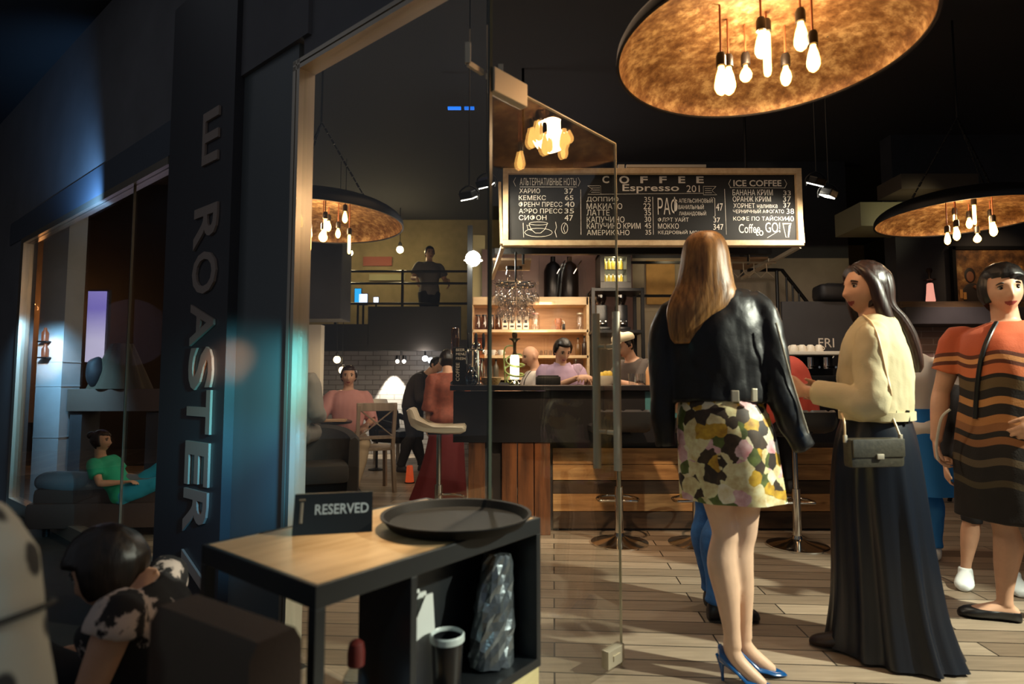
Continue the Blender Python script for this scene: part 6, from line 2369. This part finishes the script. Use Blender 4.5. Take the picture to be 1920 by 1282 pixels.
# espresso machine with stacked cups and the black board with letters
em = thing('espresso_machine', 'chrome espresso machine with cup tray right of the blonde woman', 'espresso machine', (at(1502, 700, 5.25).x, 5.15, BT))
MB().box((0, 0, .04), (.50, .40, .08), 0, .01).box((0, .10, .16), (.48, .18, .20), 0, .01).build('machine_body', M_BLACKM, em)
MB().box((0, 0, .27), (.52, .40, .03), 0, .006).build('cup_tray', M_WHITE, em)
for dx in (-.14, .02, .16):
    MB().tube([(dx, -.02, .24), (dx, -.02, .14)], .03, 16).tube([(dx, -.02, .16), (dx, -.18, .15)], .010, 8).build('group_head', M_CHROME, em)
first = None
for i in range(6):
    p = (em.location.x - .17 + .072 * (i % 4) + .02 * (i // 4), 5.02 + .08 * (i // 4), BT + .2855)
    if first is None:
        first = thing('coffee_cup', 'white coffee cup upturned on the espresso machine', 'cup', p, 0, 'white cups on the espresso machine')
        MB().lathe([(.034, 0), (.036, .004), (.030, .045), (.018, .058), (.0, .058)], seg=18).build('cup_body', mat('cup_porcelain', '#efe6d8', .3), first)
        MB().tube([(.034, 0, .012), (.05, 0, .025), (.032, 0, .045)], .004, 8, smooth=4).build('handle', mat('cup_porcelain', '#efe6d8', .3), first)
    else:
        dup(first, p)
bb = thing('letter_board', 'black board with pale letters FRI behind the brunette', 'sign', (at(1555, 640, 6.1).x, 6.1, 1.72))
MB().box((0, 0, 0), (.98, .04, .56), 0, .004).build('board', M_BLACK, bb, smooth=False)
for s in (-1, 1):
    MB().box((s * .42, .035, -.86), (.04, .03, 1.72)).build('leg', M_BLACKM, bb, smooth=False)
b = MB()
for s_, x_, y_, h_ in (('FRI', 1533, 651, 18), ('CO', 1536, 672, 14)):
    vs, fs = text_bm(s_, 1, Matrix.Identity(4), 1, 0.0)
    p = at(x_, y_, 6.078)
    kk = h_ * 6.1 / 1100 / .72
    b.add([V((p.x - bb.location.x + v.x * kk, -.0225, p.z - bb.location.z + v.y * kk)) for v in vs], fs)
b.build('lettering', M_CHALK, bb, smooth=False)

light('SPOT', 'board_fill', (2.75, 5.2, 2.6), (1, .85, .7), 16, (3.0, 6.3, 1.9), .05, 80, .8)  # added spot, brightens the letter board and concrete wall
# hangers rail with hooks right of the board
hr = thing('hook_rail', 'chrome rail with hanging hooks below the right end of the menu board', 'rail', tuple(at(1420, 492, 5.0)))
MB().tube([(-.35, 0, 0), (.16, 0, 0)], .009, 8).build('rail', M_STEEL, hr)
for dx in (-.22, -.12, -.03, .08):
    MB().tube([(dx, 0, 0), (dx, 0, -.08)], .004, 6).tube([(dx - .055, 0, -.13), (dx, 0, -.08), (dx + .055, 0, -.13)], .005, 6).build('hook', M_STEEL, hr)
MB().tube([(-.3, 0, 0), (-.3, 0, 2.22 - hr.location.z)], .006, 6).tube([(.1, 0, 0), (.1, 0, 2.22 - hr.location.z)], .006, 6).build('bracket', M_STEEL, hr)

# staircase railing
sr = thing('stair_railing', 'black stair railing with thin bars sloping down to the right', 'railing', tuple(at(1456, 600, 6.9)))
o0 = V(sr.location)
top = [at(1456, 506, 6.9) - o0, at(1466, 506, 6.9) - o0, at(1532, 590, 6.9) - o0]
MB().tube([at(1402, 506, 6.9) - o0] + top, .022, 8).build('handrail', M_BLACKM, sr)
for x_, y0 in ((1456, 506), (1474, 517), (1486, 532), (1498, 548), (1510, 563)):
    a = at(x_, y0, 6.9) - o0
    MB().tube([a, V((a.x, a.y, at(1456, 622, 6.9).z - o0.z))], .020 if x_ == 1456 else .012, 8).build('baluster', M_BLACKM, sr)
tag(MB().box((at(1532, 640, 6.95).x, 6.98, .90), (.98, .10, 1.80)).build('stair_wall', M_BLACK, smooth=False), 'black stair side below the sloping railing', 'stair')
p = at(1562, 590, 6.12)
b = MB()
b.box((0, 0, .085), (.36, .22, .17), 0, .05).box((.02, 0, .175), (.20, .10, .03), 0, .012)
for i, v in enumerate(b.v):
    b.v[i] = tuple(V(v) + V((.012 * noise.noise(V(v) * 9), 0, .018 * noise.noise(V(v) * 6 + V((3, 1, 2))))))
o = b.build('stuffed_bag', mat('black_nylon', '#17161a', .6), auto=80)
o.location = (p.x, 6.10, 2.003)
tag(o, 'bulky black bag lying on top of the letter board behind the brunette', 'bag')

# right side: counter with hookah bottle, dim wall picture, chalk sign
rc = thing('wall_counter', 'dark wall counter with display ledge above the rose brick wall', 'counter', (5.35, 6.3, 1.85))
CI2 = Matrix.Translation((-5.35, -6.3, -1.85))
part('slab', M_BLACK, lambda b: b.box((5.45, 6.32, 1.86), (2.6, .36, .18), bev=.006), rc, CI2)
part('ledge', wood('ledge_wood', '#3d2f20', '#6e573a', (1, 9, 9), .5, knots=False), lambda b: b.box((5.35, 6.36, 1.985), (2.4, .28, .07), bev=.004), rc, CI2)
p = at(1745, 562, 6.25)
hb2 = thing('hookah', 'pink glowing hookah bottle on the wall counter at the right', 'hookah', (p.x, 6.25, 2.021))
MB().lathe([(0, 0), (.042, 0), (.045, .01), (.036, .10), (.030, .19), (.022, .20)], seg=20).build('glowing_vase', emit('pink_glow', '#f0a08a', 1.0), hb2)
MB().lathe([(.02, .20), (.012, .22), (.06, .235), (.06, .24), (.012, .245), (.014, .30), (.03, .33), (.022, .36), (.0, .362)], seg=18).build('stem', mat('hookah_stem_dark', '#3a2c24', .3, metal=.6), hb2)
mr = thing('wall_picture', 'dim wall picture of a woman among bottles behind the striped dress woman', 'picture', (at(1862, 520, 6.5).x, 6.5, at(1862, 520, 6.5).z))


def picture():
    k = N('dim_picture')
    v = k.coords((1, 1, 1))
    n = k.noise(7, 6, v, .65)
    k.l(k.ramp(n.outputs['Fac'], [(.3, lin('#241710')), (.45, lin('#5d3f26')), (.58, lin('#8d6238')), (.72, lin('#c8a468'))]), k.b.inputs['Base Color'])
    k.set(Roughness=.5)
    return k.m


MB().box((0, 0, 0), (.86, .03, .62)).build('canvas', picture(), mr, smooth=False)
MB().box((0, -.005, .33), (.92, .05, .04)).box((0, -.005, -.33), (.92, .05, .04)).box((-.445, -.005, 0), (.04, .05, .70)).box((.445, -.005, 0), (.04, .05, .70)).build('frame', M_BLACKM, mr, smooth=False)
b = MB()
b.lathe_s((-.27, -.012, .02), .085, 18, 12, (.80, .10, 1.10))
b.lathe_s((-.25, -.012, -.20), .15, 18, 12, (.85, .06, .95))
b.build('painted_figure', mat('figure_dark', '#211612', .6), mr)
b = MB()
b.lathe_s((-.272, -.02, .005), .052, 16, 10, (.80, .08, 1.15))
b.tube([(-.24, -.02, -.10), (-.16, -.024, -.15), (-.08, -.022, -.145)], .018, 8, smooth=4, flat=1)
b.build('painted_skin', mat('figure_skin', '#7d4f36', .6), mr)
b = MB()
for x_, z_, h_ in ((-.38, -.24, .10), (-.34, -.25, .08), (.05, -.22, .14), (.14, -.22, .16), (.30, -.05, .18)):
    b.box((x_, -.018, z_ + h_ / 2), (.035, .01, h_), bev=.004)
b.build('painted_bottles', mat('figure_amber', '#b98346', .5), mr, smooth=False)
light('SPOT', 'picture_light', (5.2, 5.5, 3.1), (1, .68, .38), 26, (5.4, 6.5, 2.3), .05, 60, .8)
light('SPOT', 'rose_brick_light', (4.6, 5.3, 2.5), (1, .72, .6), 70, (4.75, 6.5, 1.0), .05, 60, .9)
cs = thing('chalk_sign', 'black chalk sign with pale letters low behind the white T-shirt person', 'sign', (at(1765, 870, 5.6).x, 5.6, 0))
z0, z1 = max(.02, at(1765, 905, 5.6).z), at(1765, 830, 5.6).z
MB().box((0, 0, (z0 + z1) / 2), (.50, .03, z1 - z0)).build('board', M_BLACK, cs, smooth=False)
for s in (-1, 1):
    MB().bar((s * .22, .02, z1), (s * .22, .22, 0), .025).build('leg', M_BLACKM, cs, smooth=False)
b = MB()
for s_, x_, y_, h_ in (('A', 1737, 862, 13), ('IVE', 1737, 892, 12)):
    vs, fs = text_bm(s_, 1, Matrix.Identity(4), 1, 0.0, shear=.25 if len(s_) > 1 else 0)
    pp = at(x_, y_, 5.58)
    kk = h_ * 5.6 / 1100 / .72
    b.add([V((pp.x - cs.location.x + v.x * kk * .8, -.0175, pp.z + v.y * kk)) for v in vs], fs)
b.tube([(-.24, -.018, at(1765, 868, 5.58).z), (.2, -.018, at(1765, 868, 5.58).z)], .003, 6)
b.build('lettering', M_CHALK, cs, smooth=False)

# ---------------------------------------------------------------- cafe furniture on the left
W_CH = wood('grey_beech', '#7d6a58', '#a8927a', (8, 8, 1), .5, knots=False)
cc = thing('cafe_chair', 'greyish wooden chair with crossed back slats beside the seated man', 'chair', (-1.52, 6.42, 0), R(204))
for s in (-1, 1):
    MB().bar((s * .19, -.19, 0), (s * .18, -.18, .44), .036).build('leg', W_CH, cc, smooth=False)
    MB().bar((s * .20, .24, 0), (s * .185, .19, .45), .036).bar((s * .185, .19, .45), (s * .19, .27, .92), .036).build('leg', W_CH, cc, smooth=False)
MB().box((0, 0, .455), (.42, .42, .035), 0, .008).build('seat', W_CH, cc)
MB().box((0, .265, .90), (.42, .026, .085), 0, .006).box((0, .22, .58), (.38, .022, .035)).build('back_rail', W_CH, cc, smooth=False)
MB().bar((-.175, .225, .59), (.175, .262, .87), .022, .012).build('cross_slat', W_CH, cc, smooth=False)
MB().bar((.175, .225, .59), (-.175, .262, .87), .022, .012).build('cross_slat', W_CH, cc, smooth=False)
ct = thing('cafe_table', 'small dark cafe table in front of the seated man in pink', 'table', (-1.98, 6.10, 0))
MB().lathe([(0, .735), (.31, .735), (.32, .745), (.32, .755), (.31, .762), (0, .762)], seg=40).build('tabletop', M_TOP, ct)
MB().lathe([(.0, 0), (.20, 0), (.20, .012), (.04, .03), (.028, .06), (.028, .70), (.06, .735)], seg=24).build('pedestal', M_BLACKM, ct)
tag(MB().box((-1.80, 5.95, .775), (.25, .18, .022), R(8), .004).build('folded_menu', mat('menu_paper', '#b58f6c', .6)), 'tan folded menu lying on the cafe table', 'menu')
o = thing('wooden_stool', 'plain wooden stool under the seated man in pink', 'stool', (-1.83, 6.56, 0))
MB().lathe([(0, .40), (.17, .40), (.18, .41), (.18, .435), (.17, .445), (0, .445)], seg=28).build('seat', W_CH, o)
for a in (45, 135, 225, 315):
    MB().tube([(.13 * math.cos(R(a)), .13 * math.sin(R(a)), .40), (.16 * math.cos(R(a)), .16 * math.sin(R(a)), 0)], .016, 8).build('leg', W_CH, o)
# dark tub armchair (left, behind door frame)
ta = thing('tub_armchair', 'dark grey tub armchair just past the metal door frame', 'armchair', tuple(at(600, 900, 5.35).to_2d()) + (0,), R(20))
M_TUB = mat('tub_fabric', '#38332e', .8, bump=.2, bscale=100)
b = MB()
rings = []
for i in range(25):
    a = R(-20 + 220 * i / 24)
    c, s = math.cos(a), math.sin(a)
    h_ = .66 + .10 * max(0, math.sin(a))
    rings.append([V((.34 * c, .32 * s, .12)), V((.34 * c, .32 * s, h_ - .03)), V((.31 * c, .29 * s, h_)), V((.26 * c, .24 * s, h_ - .03)), V((.24 * c, .22 * s, .12))])
b.loft(rings)
b.build('shell', M_TUB, ta, auto=50)
MB().box((0, -.04, .36), (.46, .46, .16), 0, .04).build('seat_cushion', M_TUB, ta)
for dx, dy in ((-.2, -.2), (.2, -.2), (-.2, .2), (.2, .2)):
    MB().tube([(dx, dy, 0), (dx * .95, dy * .95, .13)], [.014, .022], 10).build('leg', M_BLACKM, ta)
# black wing armchair behind the bending man
wa = thing('wing_armchair', 'black armchair with high back before the white brick wall', 'armchair', (at(745, 850, 8.4).x, 8.5, 0), R(60))
M_WA = mat('black_armchair', '#141318', .4)
MB().box((0, .02, .40), (.56, .54, .18), 0, .05).build('seat_cushion', M_WA, wa)
MB().box((0, .28, .55), (.58, .12, .42), 0, .05, R(-8)).build('backrest', M_WA, wa)
for s in (-1, 1):
    MB().tube([(s * .30, -.22, .55), (s * .31, .05, .60), (s * .30, .27, .66)], .045, 12, smooth=4).build('armrest', M_WA, wa)
    for y in (-.2, .24):
        MB().tube([(s * .24, y, 0), (s * .24, y, .32)], .018, 8).build('leg', M_CHROME, wa)
# low white side tables in front of the brick wall
for lab, x_, y_ in (('low white table lamp on a stand beside the pink-shirted man', 708, 755),):
    p = at(x_, y_, 7.9)
    o = thing('table_lamp', lab, 'lamp', (p.x, 7.9, 0))
    MB().lathe([(.15, p.z - .03), (.12, p.z + .05), (.0, p.z + .052)], seg=24).build('lamp_shade', mat('shade_white', '#d8d0c4', .7), o)
    MB().lathe([(0, 0), (.11, 0), (.11, .012), (.015, .03), (.015, p.z - .01), (.03, p.z + .0)], seg=20).build('stand', M_BLACKM, o)

# orange cone on the floor by the long red skirt
oc = thing('orange_lantern', 'small glowing orange lantern on the floor beside the long red skirt', 'lantern', tuple(atz(768, 905, 0)))
MB().lathe([(0, .012), (.05, .012), (.035, .19), (.028, .20), (0, .201)], seg=20).build('lantern_glass', emit('orange_glow', '#e0552a', .55), oc)
MB().lathe([(0, 0), (.06, 0), (.06, .012), (0, .013)], seg=20).build('foot', M_BLACKM, oc)

# ---------------------------------------------------------------- loft furnishings
tag(MB().box(tuple(at(708, 490, 10.082)), (.50, .03, .16)).build('red_sign', mat('red_panel', '#8e4534', .6), smooth=False), 'plain red panel between the two loft lamps', 'sign')
tag(MB().box(tuple(at(726, 520, 10.082)), (.62, .03, .11)).build('pale_panel', mat('pale_panel', '#9a9470', .6), smooth=False), 'pale horizontal panel on the loft below the red sign', 'panel')
for lab, x_, y_, w_, h_, c_, s_ in (('glowing blue monitor edge on the loft, left one', 671, 555, .10, .24, '#2aa0e0', 1.4), ('bright lavender monitor on the loft', 681, 561, .13, .17, '#c9d4ff', 2.2), ('small bright white screen on the loft, right one', 705, 563, .075, .10, '#dfe6ff', 2.2)):
    p = at(x_, y_, 9.3)
    o = thing('monitor', lab, 'screen', tuple(p), 0, 'screens on the loft')
    MB().box((0, 0, 0), (w_, .012, h_)).build('screen', emit('screen_glow', c_, s_), o, smooth=False)
    MB().box((0, .018, 0), (w_ + .02, .02, h_ + .02)).build('casing', M_BLACKM, o, smooth=False)
    MB().box((0, .018, -h_ / 2 - (p.z - h_ / 2 - 1.77) / 2), (.03, .02, p.z - h_ / 2 - 1.77)).build('stand', M_BLACKM, o, smooth=False)

# ---------------------------------------------------------------- lounge behind the left window
cp = at(103, 700, 5.85)
col_ = MB().box((cp.x, 5.9, 1.75), (.25, .25, 3.5))
for z in (.62, 1.12, 1.36, 2.3):
    col_.box((cp.x, 5.9, z), (.256, .256, .008))
struct(col_.build('trim_11', M_CONCB, smooth=False))
ls = thing('light_box', 'tall glowing lavender light box in the lounge behind the left window', 'light box', tuple(at(180, 612, 6.6)))
k = N('lavender_glow')
k.set(Base_Color=(0, 0, 0, 1))
tcz = k.n('ShaderNodeTexCoord')
sp_ = k.n('ShaderNodeSeparateXYZ')
k.l(tcz.outputs['Generated'], sp_.inputs[0])
k.l(k.ramp(sp_.outputs['Z'], [(.3, lin('#dcd4f8')), (.75, lin('#8b7fd6')), (1, lin('#9c8fe0'))]), k.b.inputs['Emission Color'])
k.b.inputs['Emission Strength'].default_value = 1.0
MB().box((0, 0, 0), (.20, .02, .80)).build('glowing_face', k.m, ls, smooth=False)
MB().box((0, .04, 0), (.23, .05, .84)).build('casing', M_BLACK, ls, smooth=False)
MB().box((0, .04, -.42 - (ls.location.z - .42) / 2), (.10, .05, ls.location.z - .42)).build('foot', M_BLACK, ls, smooth=False)
lc = thing('lounge_counter', 'grey-brown counter wall across the lounge behind the left window', 'counter', (at(205, 750, 6.0).x + .14, 6.0, 0))
MB().box((0, 0, .98), (.92, .30, .22), 0, .004).build('counter_top', mat('counter_brown', '#5d4c42', .7), lc, smooth=False)
for dx in (-.38, .38):
    MB().box((dx, 0, .43), (.12, .25, .86)).build('support', M_BLACK, lc, smooth=False)
b = MB()
rings = []
for i in range(16):
    t = i / 15
    rings.append([V(((.30 - .20 * t) * math.cos(a) * (1 + .10 * math.sin(9 * a)), (.17 - .10 * t) * math.sin(a) * (1 + .10 * math.sin(9 * a)), .46 * t)) for a in [2 * math.pi * j / 54 for j in range(54)]])
o = b.loft(rings).build('draped_cloth', mat('beige_drape', '#453b2d', .85), auto=70)
o.location = (at(225, 728, 6.0).x, 6.0, 1.092)
tag(o, 'beige pleated cloth bundle standing on the lounge counter', 'cloth')
b = MB()
b.lathe_s((0, 0, .16), .16, 20, 14, (.50, .55, 1.0))
for i, v in enumerate(b.v):
    b.v[i] = tuple(V(v) * (1 + .10 * noise.noise(V(v) * 9)))
o = b.build('dark_bag', mat('dark_bag_cloth', '#1b191e', .7), auto=80)
o.location = (at(178, 728, 5.93).x, 5.93, 1.092)
tag(o, 'dark bag on the lounge counter left of the beige bundle', 'bag')
so = thing('lounge_sofa', 'low brown sofa with rounded end behind the left window', 'sofa', (at(185, 930, 4.4).x, 4.62, 0), R(4))
M_SO = mat('brown_leather_sofa', '#4a3a34', .45, bump=.15, bscale=60)
MB().box((.10, .10, .17), (1.30, .62, .20), 0, .05).build('seat', M_SO, so)
b = MB()
b.tube([(-.50, -.05, .40), (-.30, -.10, .40), (.3, -.06, .36), (.75, .0, .32)], [.075, .085, .08, .07], 18, smooth=5, round_end=True)
b.build('back_bolster', mat('sofa_grey', '#6d737a', .5), so)
MB().box((.10, -.10, .22), (1.24, .16, .30), 0, .05).build('back_panel', M_SO, so)
for x in (-.45, .65):
    for y in (-.1, .32):
        MB().tube([(x, y, 0), (x, y, .08)], .022, 10).build('leg', M_BLACKM, so)
# small dark pendant with bulb before the orange-lit panel
p = at(46, 572, 7.6)
cpn = thing('pendant_lamp', 'small dark pendant lamp with glowing bulb before orange-lit wall behind the left window', 'lamp', tuple(p))
MB().lathe([(.11, .02), (.10, .05), (.05, .11), (.02, .14), (.015, .13), (.04, .10), (.09, .045), (.105, .02), (.11, .02)], seg=30, cap=False).build('lamp_shade', M_BLACKM, cpn)
MB().sphere((0, 0, .0), .045, 14, 10).build('bulb', M_BULB, cpn)
MB().tube([(0, 0, .14), (0, 0, 4.0 - p.z)], .006, 8).build('cord', M_BLACKM, cpn)
light('POINT', 'copper_glow', (p.x, p.y + .12, p.z - .02), (1, .42, .14), 16, None, .05)
light('POINT', 'lounge_glow', (at(205, 800, 5.0).x, 5.2, 1.6), (.55, .5, .8), 2, None, .3)
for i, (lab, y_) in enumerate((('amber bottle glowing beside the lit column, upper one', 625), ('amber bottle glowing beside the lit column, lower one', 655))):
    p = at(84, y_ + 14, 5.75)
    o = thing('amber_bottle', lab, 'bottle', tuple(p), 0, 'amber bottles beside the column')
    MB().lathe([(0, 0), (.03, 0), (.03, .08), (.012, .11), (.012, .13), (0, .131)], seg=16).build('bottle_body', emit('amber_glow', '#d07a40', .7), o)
    MB().box((.0, 0, -.008), (.09, .08, .014)).build('bracket', M_BLACKM, o, smooth=False)
